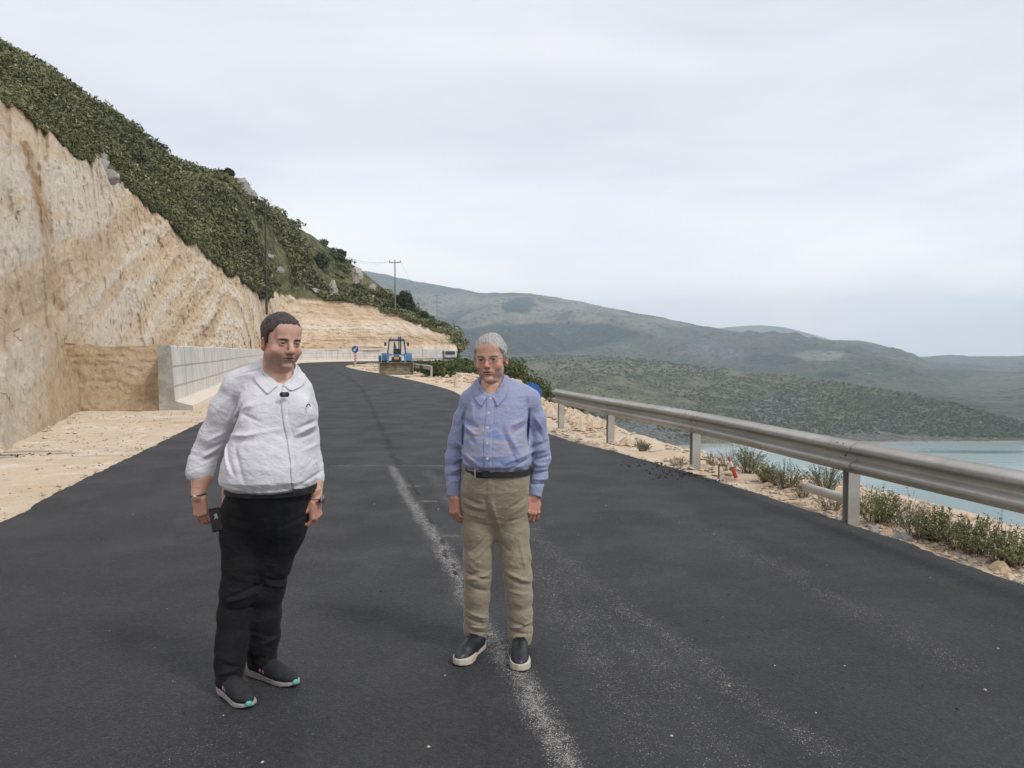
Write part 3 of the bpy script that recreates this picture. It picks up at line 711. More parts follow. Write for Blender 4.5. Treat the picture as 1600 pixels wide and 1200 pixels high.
# the cut is steeper at the foot and rounds back at the crest
curve = 1.0*np.sin(np.pi*v1)*.9+.0
s1 = sa[:, None]; h1 = S[..., 2]
arcT = np.concatenate([[0], np.cumsum(np.linalg.norm(np.diff(TO[:, :2], axis=0), axis=1))])[:, None]
bq = h1-.26*arcT*sstep(150, 100, arcT)+.5*fbm(arcT*.12, h1*.1, 0, 3, 90)
strat = fbm(arcT*.022, bq*.62, 0, 5, 93, gain=.6)
out = curve*.8 + 1.1*fbm(s1*.13, h1*.16, 0, 5, 94) + .6*strat + .45*ridged(s1*.75, h1*.35, 0, 4, 95) + .22*ridged(s1*2.1+h1, h1*1.5, 1, 4, 96)+.10*fbm(s1*6, h1*5, 0, 3, 97)
# a shallow chute stained red
chute_s = np.interp(0, [0], [0])
envc = sstep(0, .04, v1)*.85+.15
envt = 1-.75*sstep(.93, 1, v1)
S[..., :2] += nrm[:, None]*(out*envc*envt)[..., None]
S[..., 2] += .12*fbm(s1*.9, h1*.9, 4, 3, 98)*np.sin(np.pi*v1)
# slumped debris at the foot
S[..., :2] += nrm[:, None]*((.9*np.exp(-(h1/.55)**2)*(.6+.6*fbm(s1*.3, 0, 0, 3, 99)))*sstep(24, 19, S[..., 1]))[..., None]
V = S.reshape(-1, 3); px, py = proj(V); hh = V[:, 2]
def line_mask(pts, w):
    xs = [p[1] for p in pts]; c = np.interp(py, xs, [p[0] for p in pts]); return np.exp(-((px-c)/w)**2)*(py > xs[0]-5)*(py < xs[-1]+5)
n1 = fbm(V[:, 0]*.8, V[:, 1]*.8, V[:, 2]*.8, 4, 101)
rust = np.clip(line_mask([(40, 225), (56, 280), (68, 350), (78, 430), (96, 480)], 8+5*n1)*(.9+n1), 0, 1)*.95
rust = np.maximum(rust, sstep(.93, .99, v1*np.ones_like(h1)).ravel()*sstep(-.15, .3, fbm(V[:, 0]*.25, V[:, 1]*.25, V[:, 2]*.25, 3, 102))*.8)
ochre = np.clip(sstep(4.2, .6, hh+1.6*n1)*sstep(30, 22, V[:, 1])*sstep(30, 110, px+20*n1)+.35*sstep(1.4, .2, hh+n1), 0, 1)*.85
ochre = np.maximum(ochre, .55*sstep(.1, .35, fbm(V[:, 0]*.09, V[:, 1]*.09, V[:, 2]*.14, 4, 103)))
soil = (sstep(.955, .995, v1*np.ones_like(h1)).ravel()*sstep(-.3, .25, fbm(V[:, 0]*.5, V[:, 1]*.5, V[:, 2]*.5, 3, 104)))*.8
tag(npmesh('rock_cut', V, grid_faces(nc, nvc), M_CUT, attrs={'rust': rust, 'ochre': ochre, 'soil': soil, 'band': np.clip(.5+.75*strat.ravel(), 0, 1)}), kind='structure')
# hillside
CRX = S[:, -1, :]
nh = 110; vh = np.linspace(0, 1, nh)[None, :, None]
HS = (CRX[:, None]-np.array([0, 0, .12]))*(1-vh)+RG[:, None]*vh
vz = vh[..., 0]; en = np.sin(np.pi*vz)**.6
HS[..., 2] += en*(1.8*fbm(HS[..., 0]*.045, HS[..., 1]*.045, 0, 4, 111)+.9*ridged(HS[..., 0]*.13, HS[..., 1]*.13, 0, 3, 112)-.4)
HS[..., 2] += vz*1.2*fbm(HS[..., 0]*.12, HS[..., 1]*.12, 0, 4, 113)
bk = np.linspace(.06, 1, 10)[None, :, None]
rdir = np.concatenate([(RG-CRX)[:, :2]/np.linalg.norm((RG-CRX)[:, :2], axis=1, keepdims=True), np.zeros((nc, 1))], 1)
BK = HS[:, -1:]+rdir[:, None]*bk*60+np.array([0, 0, -1])*bk*30
HS2 = np.concatenate([HS, BK], 1)
tag(npmesh('hillside', HS2.reshape(-1, 3), grid_faces(nc, HS2.shape[1]), M_HILL), kind='structure')

# ------------------------------------------------------------------ scattered scrub (leaf clumps)
def m_leaf(name, c1, c2, c3):
    n = NT(name); t = n.attr('tint')
    c = n.mix(t, c1, c2); c = n.mix(n.ramp(n.attr('tone'), .7, 1.0), c, c3)
    n.fin(c, .75, None, spec=.2); return n.m
def leaf_cloud(rng, C, Rr, nper, leaf, flat=.75, hemi=True, up=.25, asp=1.6):
    """quads on lumpy shells round the centres C with radii Rr; returns V, F, tint, tone"""
    n = len(C); N = n*nper
    ci = np.repeat(np.arange(n), nper)
    d = rng.normal(size=(N, 3)); d /= np.linalg.norm(d, axis=1, keepdims=True)
    if hemi: d[:, 2] = np.abs(d[:, 2])*.95-.05
    lump = 1+.38*fbm(d[:, 0]*1.7+ci*7.13, d[:, 1]*1.7, d[:, 2]*1.7, 2, 7)
    rad = (.62+.38*rng.random(N)**.5)*lump
    ctr = C[ci]+d*rad[:, None]*Rr[ci, None]*np.array([1, 1, flat])
    nr = d*.8+rng.normal(size=(N, 3))*.75; nr[:, 2] += up; nr /= np.linalg.norm(nr, axis=1, keepdims=True)
    a = np.cross(nr, rng.normal(size=(N, 3))); a /= np.linalg.norm(a, axis=1, keepdims=True)+1e-9; b = np.cross(nr, a)
    lf = leaf if np.ndim(leaf) else np.full(n, leaf)
    s = lf[ci]*(.6+.8*rng.random(N))
    a *= (s*asp*.5)[:, None]; b *= (s*.5)[:, None]
    V = np.stack([ctr-a, ctr-b*.8+a*.1, ctr+a, ctr+b*.8-a*.1], 1).reshape(-1, 3)
    F = np.arange(4*N).reshape(-1, 4)
    tint = np.repeat(np.clip(rng.random(n)[ci]*.75+.25*rng.random(N), 0, 1), 4); tone = np.repeat(np.clip(.45*rng.random(N)+.6*rng.random(n)[ci]**2, 0, 1), 4)
    return V, F, tint, tone
rng = np.random.default_rng(4)
M_MAQ = m_leaf('maquis_leaves', (.045, .055, .024), (.19, .19, .09), (.40, .36, .21))
fl = HS.reshape(-1, 3)
du_ = np.linalg.norm(np.diff(HS, axis=0), axis=2)[:, :-1]; dv_ = np.linalg.norm(np.diff(HS, axis=1), axis=2)[:-1]
cen = HS[:-1, :-1]; wt_ = du_*dv_*(60/np.maximum(cen[..., 1], 25))**.35; cpx, cpy = proj(cen); wt_ = wt_*(cpx > -330)*(cen[..., 1] > 12)
flat = rng.choice(wt_.size, 13500, p=(wt_/wt_.sum()).ravel()); iu, ju = np.unravel_index(flat, wt_.shape)
C = HS[iu, ju]*.5+HS[iu+1, ju+1]*.5
ie = rng.integers(0, nc-1, 1500); C = np.concatenate([C, HS[ie, 0]*.97+HS[ie, 4]*.03])
edge = np.arange(len(C)) >= 13500
dens = fbm(C[:, 0]*.085, C[:, 1]*.085, 0, 4, 121); ppx, ppy = proj(C)
keep = (dens > -.24) & (ppx > -330)
C = C[keep]; edge = edge[keep]; dens = dens[keep]; d_ = np.linalg.norm(C, axis=1)
Rr = (.30+1.25*rng.random(len(C))**3.0)*(.8+.4*rng.random(len(C)))*np.clip(d_/95, .65, 1.2); Rr[edge] *= .55
C[:, 2] += Rr*.12
V, F, ti, to = leaf_cloud(rng, C, Rr, 52, (.0018*d_+.02)*(.6+.5*Rr), .66)
ti = np.clip(.55*ti+.45+.75*np.repeat(fbm(C[:, 0]*.16, C[:, 1]*.16, 0, 3, 122), 52*4), 0, 1)
print('scrub clumps', len(C))
tag(npmesh('hillside_scrub', V, F, M_MAQ, smooth=False, attrs={'tint': ti, 'tone': to}), kind='stuff')
# scrub on the slope below the road, beyond the bend
M_SLP = m_leaf('slope_leaves', (.045, .068, .022), (.105, .125, .045), (.22, .20, .08))
n0 = 2600; cx = rng.uniform(-22, 60, n0); cy = rng.uniform(20, 190, n0)
sd, _ = pdist(cx, cy, RS[::2]); s_ = sd-shoulder_w(cy)
ok = (s_ > 1.5) & (fbm(cx*.08, cy*.08, 0, 3, 131) > -.25) & ~((cy < 40) & (s_ < 4))
cx, cy = cx[ok], cy[ok]; C = np.stack([cx, cy, H(cx, cy, True)], 1); Rr = .5+1.1*rng.random(len(cx))**2
C[:, 2] += .1*Rr
V, F, ti, to = leaf_cloud(rng, C, Rr, 60, .10+.0035*np.linalg.norm(C, axis=1), .8)
tag(npmesh('slope_scrub', V, F, M_SLP, smooth=False, attrs={'tint': ti, 'tone': to}), kind='stuff')
# distant shrubs on the headland: small faceted clumps
nE = 15000; iu = rng.random(nE)*(ES.shape[0]-1.01); iv = rng.random(nE)**1.3*(ES.shape[1]-1.01)
i0, j0 = iu.astype(int), iv.astype(int); fu = (iu-i0)[:, None]; fv = (iv-j0)[:, None]
C = (ES[i0, j0]*(1-fu)+ES[i0+1, j0]*fu)*(1-fv)+(ES[i0, j0+1]*(1-fu)+ES[i0+1, j0+1]*fu)*fv
ok = (C[:, 2] > WATER+4) & (fbm(C[:, 0]*.012, C[:, 1]*.012, 0, 4, 141)+.25*rng.normal(size=nE) > -.1); C = C[ok]
Rr = 1.0+1.8*rng.random(len(C))**2
V, F, ti, to = leaf_cloud(rng, C, Rr, 9, .9*np.ones(len(C))+.0012*np.linalg.norm(C, axis=1), .8)
tag(npmesh('headland_scrub', V, F, m_leaf('headland_leaves', (.065, .085, .042), (.145, .16, .085), (.25, .25, .15)), smooth=False, attrs={'tint': ti, 'tone': to}), kind='stuff')

# ------------------------------------------------------------------ haze
hb = MB().box((0, 1700, 165), (13000, 9600, 510)); hz = hb.build('haze', None)
hz.scale = (1, 1, 1); hm = bpy.data.materials.new('air'); hm.use_nodes = True; ht = hm.node_tree; ht.nodes.clear()
ho = ht.nodes.new('ShaderNodeOutputMaterial'); hv = ht.nodes.new('ShaderNodeVolumePrincipled'); ht.links.new(hv.outputs[0], ho.inputs['Volume'])
hv.inputs['Color'].default_value = (.76, .88, 1.0, 1); hv.inputs['Density'].default_value = .00019; hv.inputs['Anisotropy'].default_value = .0
hz.data.materials.append(hm); tag(hz, kind='stuff')
# ------------------------------------------------------------------ people
def m_skin(name, base, red, dark):
    n = NT(name)
    c = n.mix(n.ramp(n.noise(22, 4, .6), .38, .65), base, red)
    c = n.mix(n.math('MULTIPLY', n.ramp(n.noise(140, 3, .6), .5, .75), .25), c, dark)
    c = n.mix(n.attr('flush'), c, (red[0]*1.02, red[1]*.72, red[2]*.68))
    c = n.mix(n.attr('lip'), c, (.34, .13, .10))
    st = n.ramp(n.noise(420, 2, .7), .38, .62, .35, 1.0)
    c = n.mix(n.math('MULTIPLY', n.attr('beard'), st), c, dark)
    c = n.mix(n.attr('brow'), c, (.030, .020, .016) if 'ruddy' in name else (.17, .12, .10))
    c = n.mix(n.attr('crease_shade'), c, (.075, .032, .024))  # shade of mouth, nostrils and eye sockets, painted into the skin colour
    b = n.bump(n.noise(260, 3, .6), .25, .0012); b = n.bump(n.noise(45, 3, .5), .18, .004, b)
    n.fin(c, n.ramp(n.noise(60, 3), .3, .7, .42, .58), b, spec=.4)
    n.b.inputs['Subsurface Weight'].default_value = .12; n.b.inputs['Subsurface Radius'].default_value = (.012, .004, .002); n.b.inputs['Subsurface Scale'].default_value = .5
    return n.m
def m_cloth(name, col, col2, weave=900, wstr=.15, rough=.85, stripe=None, sheen=.2):
    n = NT(name)
    c = n.mix(n.ramp(n.noise(7, 4, .6), .35, .65), col, col2)
    w = n.noise(weave*.5, 2, .6)
    c = n.mix(n.math('MULTIPLY', n.ramp(w, .4, .65), .3), c, tuple(q*.7 for q in col2))
    if stripe:
        mo = n.noise(9, 3, .5, dist=1.6, vec=n.map((.55, .55, 1.9), (0, R(12), 0)))
        c = n.mix(n.math('MULTIPLY', n.ramp(mo, .50, .62), n.math('MULTIPLY', n.attr('moire'), .55)), c, stripe[0])
        c = n.mix(n.math('MULTIPLY', n.ramp(mo, .46, .36), n.math('MULTIPLY', n.attr('moire'), .65)), c, stripe[1])
    b = n.bump(n.noise(16, 5, .62, vec=n.map((1, 1, 1.9), (0, R(25), 0)), dist=.7), .55, .016); b = n.bump(n.noise(38, 4, .6), .25, .006, b); b = n.bump(w, wstr, .0006, b)
    n.fin(c, rough, b, spec=.25); n.b.inputs['Sheen Weight'].default_value = sheen
    return n.m
def local_frame(origin, M):
    o = np.array(origin, float); M = np.array(M, float)
    return lambda V: V @ M.T + o
def headrot(yaw, pitch=0.0, roll=0.0):
    """local: x to viewer's right when facing the camera, y toward the camera (face), z up. yaw>0 turns to viewer's right"""
    B = np.array([[1, 0, 0], [0, -1, 0], [0, 0, 1.]])      # mirrored frame handled symmetric
    return rotz(yaw) @ roty(roll) @ rotx(pitch) @ B
def build_head(heavy, glasses=False, seed=1, sq=1.0):
    """SDF head, y = forward. returns V,F,attrs (local coords)"""
    S = SDF((-.115, -.135, -.215), (.115, .150, .150), .0021)
    hv = heavy
    S.ell((0, -.018, .042), (.0775, .099, .086), .01)
    S.ell((0, .018, .0), (.069, .074, .086), .015)
    S.ell((0, .030, -.055), (.0520+.007*hv, .056, .048+.002*hv), .018)
    S.ell((0, .072+.005*hv, -.100), (.021+.004*hv, .021, .017), .014)                       # chin
    for sx in (-1, 1):
        S.ell((sx*(.048+.004*hv), .012, -.056), (.018+.004*hv, .036, .032), .022)    # jaw corner / jowl
        S.ell((sx*.043, .060, -.034), (.023+.004*hv, .020, .020), .022)               # cheek
        S.cone((sx*.012, .0880, .0165), (sx*.046, .0760, .0185), .0085, .0078, .013)      # brow ridge
        S.ell((sx*.0325, .099, .0005), (.0200, .0185, .0125), .010, sub=True)          # socket
    S.ell((0, .072, .058), (.055, .022, .036), .03)                                # forehead
    # nose
    nb = 1.16 if seed == 1 else 1.0; ny = .004 if seed == 1 else 0
    S.cone((0, .087, .010), (0, .1095+ny, -.030), .0080*nb, .0105*nb, .010)
    S.ell((0, .1085+ny, -.0335), (.0120*nb, .0110*nb, .0098*nb), .008)
    for sx in (-1, 1):
        S.ell((sx*.0128*nb, .0985, -.0370), (.0078*nb, .0105*nb, .0074*nb), .006)
        S.ell((sx*.0062, .1060, -.0440), (.0036, .0052, .0030), .003, sub=True)
    # mouth
    S.ell((0, .079, -.064), (.027, .018, .019), .015)
    S.ell((0, .0925, -.0595), (.0235, .0075, .0048), .004)
    S.ell((0, .0920, -.0705), (.0205, .0080, .0058), .004)
    S.ell((0, .1000, -.0648), (.0250, .0100, .0015), .003, sub=True)
    S.ell((0, .0965, -.0825), (.024, .009, .0065), .008, sub=True)
    for sx in (-1, 1):                                                           # nasolabial folds
        S.cone((sx*.0200, .0985, -.0340), (sx*.0330, .0880, -.0640), .0042, .0036, .007, sub=True)
    # lids
    for sx in (-1, 1):
        S.ell((sx*.0322, .0765, .0000), (.0165, .0150, .0148), .006)
        S.ell((sx*.0322, .0930, -.0008), (.0132, .0085, .0042 if seed == 2 else .0024), .002, sub=True)
    # ears
    for sx in (-1, 1):
        Rr = rotz(sx*R(-28)) @ rotx(R(-8))
        S.ell((sx*.0800, -.014, -.012), (.0095, .0185, .0310), .006, rot=Rr)
        S.ell((sx*.0870, -.004, -.008), (.0065, .0095, .0165), .004, rot=Rr, sub=True)
    # neck
    nr = .0525+.009*hv
    S.cone((0, -.030, -.060), (0, -.048, -.215), nr, nr+.006, .03, sy=1.0)
    if hv > .5: S.ell((0, .018, -.112), (.040, .036, .022), .020)                   # double chin
    else: S.ell((0, .018, -.106), (.036, .036, .020), .02)
    S.disp(lambda x, y, z: .0006*fbm(x*60, y*60, z*60, 3, 200+seed), .01)
    V, F = S.mesh(); V = relax(V, F, 1, .4)
    x, y, z = V.T; ax_ = np.abs(x); fr = sstep(.055, .075, y)
    lip = np.maximum(np.exp(-((ax_/.022)**4))*np.exp(-((z+.0592)/.0042)**2), np.exp(-((ax_/.020)**4))*np.exp(-((z+.0702)/.0055)**2))*(y > .085)*.75
    crease_shade = np.exp(-(ax_/.0275)**6)*np.exp(-((z+.0648)/.0032)**2)*(y > .078)*1.0
    crease_shade = np.maximum(crease_shade, np.exp(-((ax_-.0062)/.0036)**2-((z+.0438)/.0034)**2)*(y > .095)*.9)
    eyez = np.exp(-(((ax_-.0322)/.0165)**4))*np.exp(-((z-.0045)/.0026)**2)*(y > .074)*1.0  # lash line and upper-lid shadow, painted dark
    crease_shade = np.maximum(crease_shade, eyez)
    crease_shade = np.maximum(crease_shade, np.exp(-(((ax_-.033)/.019)**2)-((z-.002)/.011)**2)*(y > .07)*.30)  # soft shade under the brow, painted into the skin
    bz = .0165-.10*np.maximum(ax_-.030, 0)+.05*(ax_-.02)
    brow = np.exp(-(((ax_-.031)/.0185)**4))*np.exp(-((z-bz)/.0042)**2)*(y > .06)*(.8+.2*fbm(x*300, y*90, z*260, 2, 5))*(1.0 if seed == 1 else .62)
    jaw = sstep(-.040, -.060, z)*sstep(-.040, .0, y)*sstep(-.145, -.110, z)
    mus = np.exp(-((z+.050)/.008)**2)*np.exp(-(ax_/.034)**4)*(y > .08)
    beard = np.clip(jaw*1.0+mus, 0, 1)*(1-np.clip(lip*2, 0, 1))*(.72 if seed == 1 else .10)
    beard = np.maximum(beard, sstep(-.02, -.05, z)*np.exp(-((ax_-.070)/.016)**2)*(.2 if seed == 1 else .05))
    flush = np.clip(np.exp(-(((ax_-.045)/.020)**2)-((z+.030)/.020)**2)*fr+np.exp(-((ax_/.014)**2)-((z+.030)/.014)**2)*(y > .09)+.8*(ax_ > .076), 0, 1)*(.62)
    brow = np.clip(brow*1.7, 0, 1)
    return V, F, dict(lip=lip, crease_shade=crease_shade, brow=brow, beard=beard, flush=flush)
def build_hair(seed, thick, line_y, line_z, ncol):
    S = SDF((-.12, -.15, -.12), (.12, .13, .17), .0026)
    t = thick
    S.ell((0, -.018, .042), (.0775+t, .099+t, .086+t*1.25), .01)
    S.ell((0, .018, .0), (.071+t*.8, .074+t*.8, .088), .02)
    S.ell((0, .064, .070), (.050, .022+t*.5, .028+t), .02)
    def cut(x, y, z):
        return None
    X = S.ax[0][:, None, None]; Y = S.ax[1][None, :, None]; Z = S.ax[2][None, None, :]
    hl = np.interp(Y, line_y, line_z)+.010*np.abs(X)/.07*(Y > .03)*(-1.0)+.006*vnoise(X*90, Y*90, Z*20, seed)
    S.F = np.maximum(S.F, ((hl-Z)*.7).astype(np.float32))
    S.disp(lambda x, y, z: .0020*vnoise(x*150, y*40, z*60, seed+1)+.0012*vnoise(x*330, y*90, z*120, seed+2)+.003*vnoise(x*30, y*30, z*30, seed+3), .02)
    V, F = S.mesh(); return V, F
def hair_tufts(V, F, rng, n, ln, comb):
    c = V[F].mean(1); nr = np.cross(V[F[:, 1]]-V[F[:, 0]], V[F[:, 2]]-V[F[:, 0]]); nr /= np.linalg.norm(nr, axis=1, keepdims=True)+1e-9
    out = np.sum(nr*(c-np.array([0, -.015, .03])), 1) > 0; I = np.nonzero(out)[0]; I = I[rng.integers(0, len(I), n)]
    p = c[I]; nn = nr[I]; cb = comb(p)+.35*rng.normal(size=p.shape); tdir = cb-nn*np.sum(cb*nn, 1)[:, None]; tdir /= np.linalg.norm(tdir, axis=1, keepdims=True)+1e-9
    d = tdir*.99+nn*.07; d /= np.linalg.norm(d, axis=1, keepdims=True); s = np.cross(d, nn); s /= np.linalg.norm(s, axis=1, keepdims=True)+1e-9
    L = ln*(.6+.8*rng.random(n))[:, None]; w = .0011
    q = np.stack([p-s*w-nn*.001, p+s*w-nn*.001, p+d*L+s*w*.2, p+d*L-s*w*.2], 1).reshape(-1, 3)
    return q, np.arange(4*n).reshape(-1, 4)
def m_hair(name, c1, c2):
    n = NT(name)
    t = n.noise(120, 3, .6, vec=n.map((1, .3, .45)))
    c = n.mix(n.ramp(t, .36, .66, .15, .85), c1, c2); c = n.mix(n.math('MULTIPLY', n.ramp(n.noise(22, 3), .4, .65), .5), c, n.mix(.5, c1, c2))
    return n.fin(c, .55, n.bump(t, .6, .003), spec=.35)
def build_hand(curl, spread=1.0, mirror=1.0, thumb=0.0, scale=1.0, up=.05):
    """wrist at origin, fingers toward -z, back of the hand toward +y, thumb toward +x*mirror"""
    S = SDF((-.075, -.09, -.215), (.075, .045, .05), .0022)
    S.cone((0, 0, up), (0, .0, -.005), .0280, .0285, .01, sy=.80)
    S.rbox((0, 0, -.052), (.0425, .0155, .050), .0150, .012)
    S.ell((.024*mirror, -.012, -.040), (.017, .017, .030), .012)
    roots = [(.0325, -.095, .076, .0091), (.0112, -.101, .085, .0093), (-.0108, -.098, .079, .0089), (-.0320, -.089, .062, .0080)]
    for i, (fx, fz, L, r) in enumerate(roots):
        fx *= mirror; c = curl[i]; p = np.array([fx, .002, fz]); ang = R(12)+c*.35; sp = (fx*2.6)*spread
        S.ell((fx, .010, fz+.004), (.0095, .0075, .011), .006)                    # knuckle
        pts = [(np.array([fx*.9, 0, fz+.03]), r), (p, r)]
        for k, q in enumerate((.46, .30, .24)):
            p = p+np.array([sp*q*.25, -math.sin(ang)*L*q, -math.cos(ang)*L*q]); pts.append((p.copy(), r*(.96-.10*k))); ang += c*(.95 if k == 0 else .75)
        S.chain(pts, .0012)
    mt = mirror
    S.chain([((.026*mt, -.004, -.022), .0145), ((.046*mt, -.016-.01*thumb, -.052), .0125), ((.050*mt-.010*mt*thumb, -.026-.022*thumb, -.082), .0108), ((.046*mt-.020*mt*thumb, -.032-.026*thumb, -.108), .0090)], .008)
    S.disp(lambda x, y, z: .0007*fbm(x*70, y*70, z*70, 3, 210)-.0010*np.exp(-((x-.010)/.003)**2)*(y > .008)+.0008*np.sin(x*320)*(y > .008)*(z < -.02)*(z > -.09), .01)
    V, F = S.mesh(); V = relax(V, F, 1, .4)
    return V*scale, F
def merge(parts, keys):
    Vs, Fs, n = [], [], 0; A = {k: [] for k in keys}
    for V, F, at in parts:
        Vs.append(V); Fs.append(F+n); n += len(V)
        for k in keys: A[k].append((at or {}).get(k, np.zeros(len(V))))
    return np.concatenate(Vs), np.concatenate(Fs), {k: np.concatenate(v) for k, v in A.items()}
def frame_from(zdir, ydir):
    """columns x,y,z with z=zdir, y close to ydir"""
    z = np.array(zdir, float); z /= np.linalg.norm(z); y = np.array(ydir, float); y -= z*(y@z); y /= np.linalg.norm(y); x = np.cross(y, z)
    return np.stack([x, y, z], 1)
def eyes(place, root, seed, M_w, M_i, gaze=0.0, parent=None):
    for sx in (-1, 1):
        S = MB(); n1, n2 = 16, 16; V = []; F = []; mi = []
        c = np.array([sx*.0322, .0775, 0.0]); r = .0122
        for i in range(n2+1):
            th = math.pi*i/n2
            for k in range(n1): ph = 2*math.pi*k/n1; V.append((r*math.sin(th)*math.cos(ph), r*math.cos(th), r*math.sin(th)*math.sin(ph)))
        for i in range(n2):
            for k in range(n1): F.append((i*n1+k, (i+1)*n1+k, (i+1)*n1+(k+1) % n1, i*n1+(k+1) % n1)); mi.append(1 if i < (5 if seed == 1 else 4) else 0)
        V = np.array(V) @ rotz(gaze).T+c
        npmesh('eye', place(V), np.array(F)[:, ::-1], [M_w, M_i], parent, root=root, fm=mi)
M_EYEW = NT('eye_white').fin((.55, .52, .48), .25); M_IRIS = NT('iris').fin((.035, .022, .015), .15)

def fold_fn(folds, ymid):
    """folds: (x0,z0,x1,z1,width,amp) in the frontal plane; positive amp = ridge"""
    def f(x, y, z):
        d = np.zeros_like(x); fr = sstep(ymid+.06, ymid-.02, y)
        for (x0, z0, x1, z1, w, a) in folds:
            ux, uz = x1-x0, z1-z0; L2 = ux*ux+uz*uz; t = ((x-x0)*ux+(z-z0)*uz)/L2; tc = np.clip(t, 0, 1)
            q = ((x-x0-tc*ux)**2+(z-z0-tc*uz)**2)/w**2; m = q < 9
            tap = np.sin(np.pi*np.clip(.12+.76*tc, 0, 1))
            d[m] -= (a*np.exp(-q)*tap*fr)[m]
        return d
    return f
# ================================================================== man in the white shirt
KEYS_SK = ['lip', 'crease_shade', 'brow', 'beard', 'flush']
DA = 3.62
def A_(px, py, dd=0.0): return P(px, py, DA+dd)
sA = DA/FPX                       # metres per photo pixel
rootA = empty('person', (P(400, 1080, 3.62)[0], 3.66, 0), 'heavy-set man in white shirt with rolled sleeves, black trousers and running shoes, phone in hand', 'person')
roA = np.array(rootA.location)
SK_A = m_skin('ruddy_skin', (.60, .37, .28), (.56, .31, .235), (.17, .13, .11))
# head
hA = A_(441, 534, -.02); MA_ = headrot(R(41), R(5), R(3))
HSC = 1.07
placeA = lambda V: (V*HSC) @ MA_.T+hA+np.array([-.012, .03, -.002])
Vh, Fh, ah = build_head(1.0, seed=1)
hp = placeA(Vh)
# the mirrored basis flips faces
Fh2 = Fh[:, ::-1]
# forearms, hands
def limb(pts, h=.004, k=.02, sy=1.0, extra=None, dis=.0012, seed=0):
    ps = np.array([p for p, r in pts]); rm = max(r for p, r in pts)+.03
    S = SDF(ps.min(0)-rm, ps.max(0)+rm, h); S.chain(pts, k, sy)
    if extra: extra(S)
    S.disp(lambda x, y, z: dis*fbm(x*30, y*30, z*30, 3, 220+seed), .012)
    V, F = S.mesh(); return V, F, None
elA = A_(322, 716, .10); wrA = A_(309.5, 776, .03); shA = A_(362, 606, .05)
elB = A_(488, 715, .12); wrB = A_(493, 780, .04); shB = A_(466, 612, .06)
partsA = [(hp, Fh2, ah)]
partsA.append(limb([(shA, .030), (elA, .040), (A_(315, 745, .06), .0455), (wrA+np.array([0, 0, .005]), .0330)], .0035))
partsA.append(limb([(shB, .022), (elB, .024), (A_(491.5, 742, .09), .030), (A_(492, 754, .08), .037), (wrB, .0315)], .0035))
# hand holding the phone (viewer's left): back of hand faces the camera-left, thumb side to the right
zA = frame_from((-.12, -.05, .99), (-.35, -.93, -.1))        # local z up the forearm, y = back of the hand
hvA, hfA = build_hand((.55, .60, .68, .80), .8, mirror=1.0, thumb=.35, scale=1.0)
T1 = hvA @ zA.T+wrA+np.array([.004, 0, .006])
partsA.append((T1, hfA if np.linalg.det(zA) > 0 else hfA[:, ::-1], {'flush': .35*np.ones(len(T1))}))
zB = frame_from((.05, -.1, .99), (.93, -.30, .0))
hvB, hfB = build_hand((1.05, 1.1, 1.15, 1.2), .4, mirror=1.0, thumb=.8, scale=1.0)
# thumb must point toward the camera: x axis = y cross z
T2 = (hvB*np.array([1, 1, 1])) @ zB.T+wrB+np.array([.0, 0, .004])
partsA.append((T2, hfB, {'flush': .4*np.ones(len(T2))}))
# core of the body under the clothes, chest skin in the collar opening
def core(extra_pts, lohi, h=.008):
    S = SDF(*lohi, h); extra_pts(S); V, F = S.mesh(); return V, F, None
nkA = A_(437, 588, .06)
def coreA(S):
    S.cone(A_(432, 600, .09), A_(420, 740, .09), .12, .17, .05)
    S.cone(nkA, A_(432, 610, .07), .062, .075, .03)
    S.cone(A_(436, 596, .02), A_(443, 612, -.02), .05, .035, .03)
    S.chain([(A_(380, 770, .08), .10), (A_(370, 900, .06), .06), (A_(361, 1050, .05), .035)], .04)
    S.chain([(A_(450, 770, .10), .10), (A_(425, 900, .12), .06), (A_(412, 1020, .16), .035)], .04)
    S.cone(shA, A_(425, 630, .08), .03, .08, .03); S.cone(shB, A_(435, 630, .08), .03, .07, .03)
c0 = A_(420, 800, .1)
partsA.append(core(coreA, (c0-np.array([.42, .32, 1.0]), c0+np.array([.42, .34, .85]))))
V, F, at = merge(partsA, KEYS_SK)
npmesh('body', V, F, SK_A, rootA, attrs=at, root=roA)
eyes(placeA, roA, 1, M_EYEW, M_IRIS, R(-8), rootA)
Vq, Fq = build_hair(301, .0062, [-.14, -.06, -.035, -.024, .002, .008, .018, .026, .042, .060, .085, .11], [-.085, -.080, -.06, .022, .020, -.006, .002, .046, .066, .078, .084, .084], None)
rng = np.random.default_rng(9)
q, fq = hair_tufts(Vq, Fq, rng, 5200, .010, lambda p: np.stack([p[:, 0]*6+.2, .5+0*p[:, 0], -.6-p[:, 2]*0], 1))
HV = placeA(np.concatenate([Vq, q])); HF = np.concatenate([Fq, fq+len(Vq)])[:, ::-1]
M_HAIRA = m_hair('dark_greying_hair', (.020, .015, .012), (.095, .078, .067))
tag(npmesh('hair', HV, HF, M_HAIRA, rootA, root=roA), 'short dark brown hair greying at the sides')
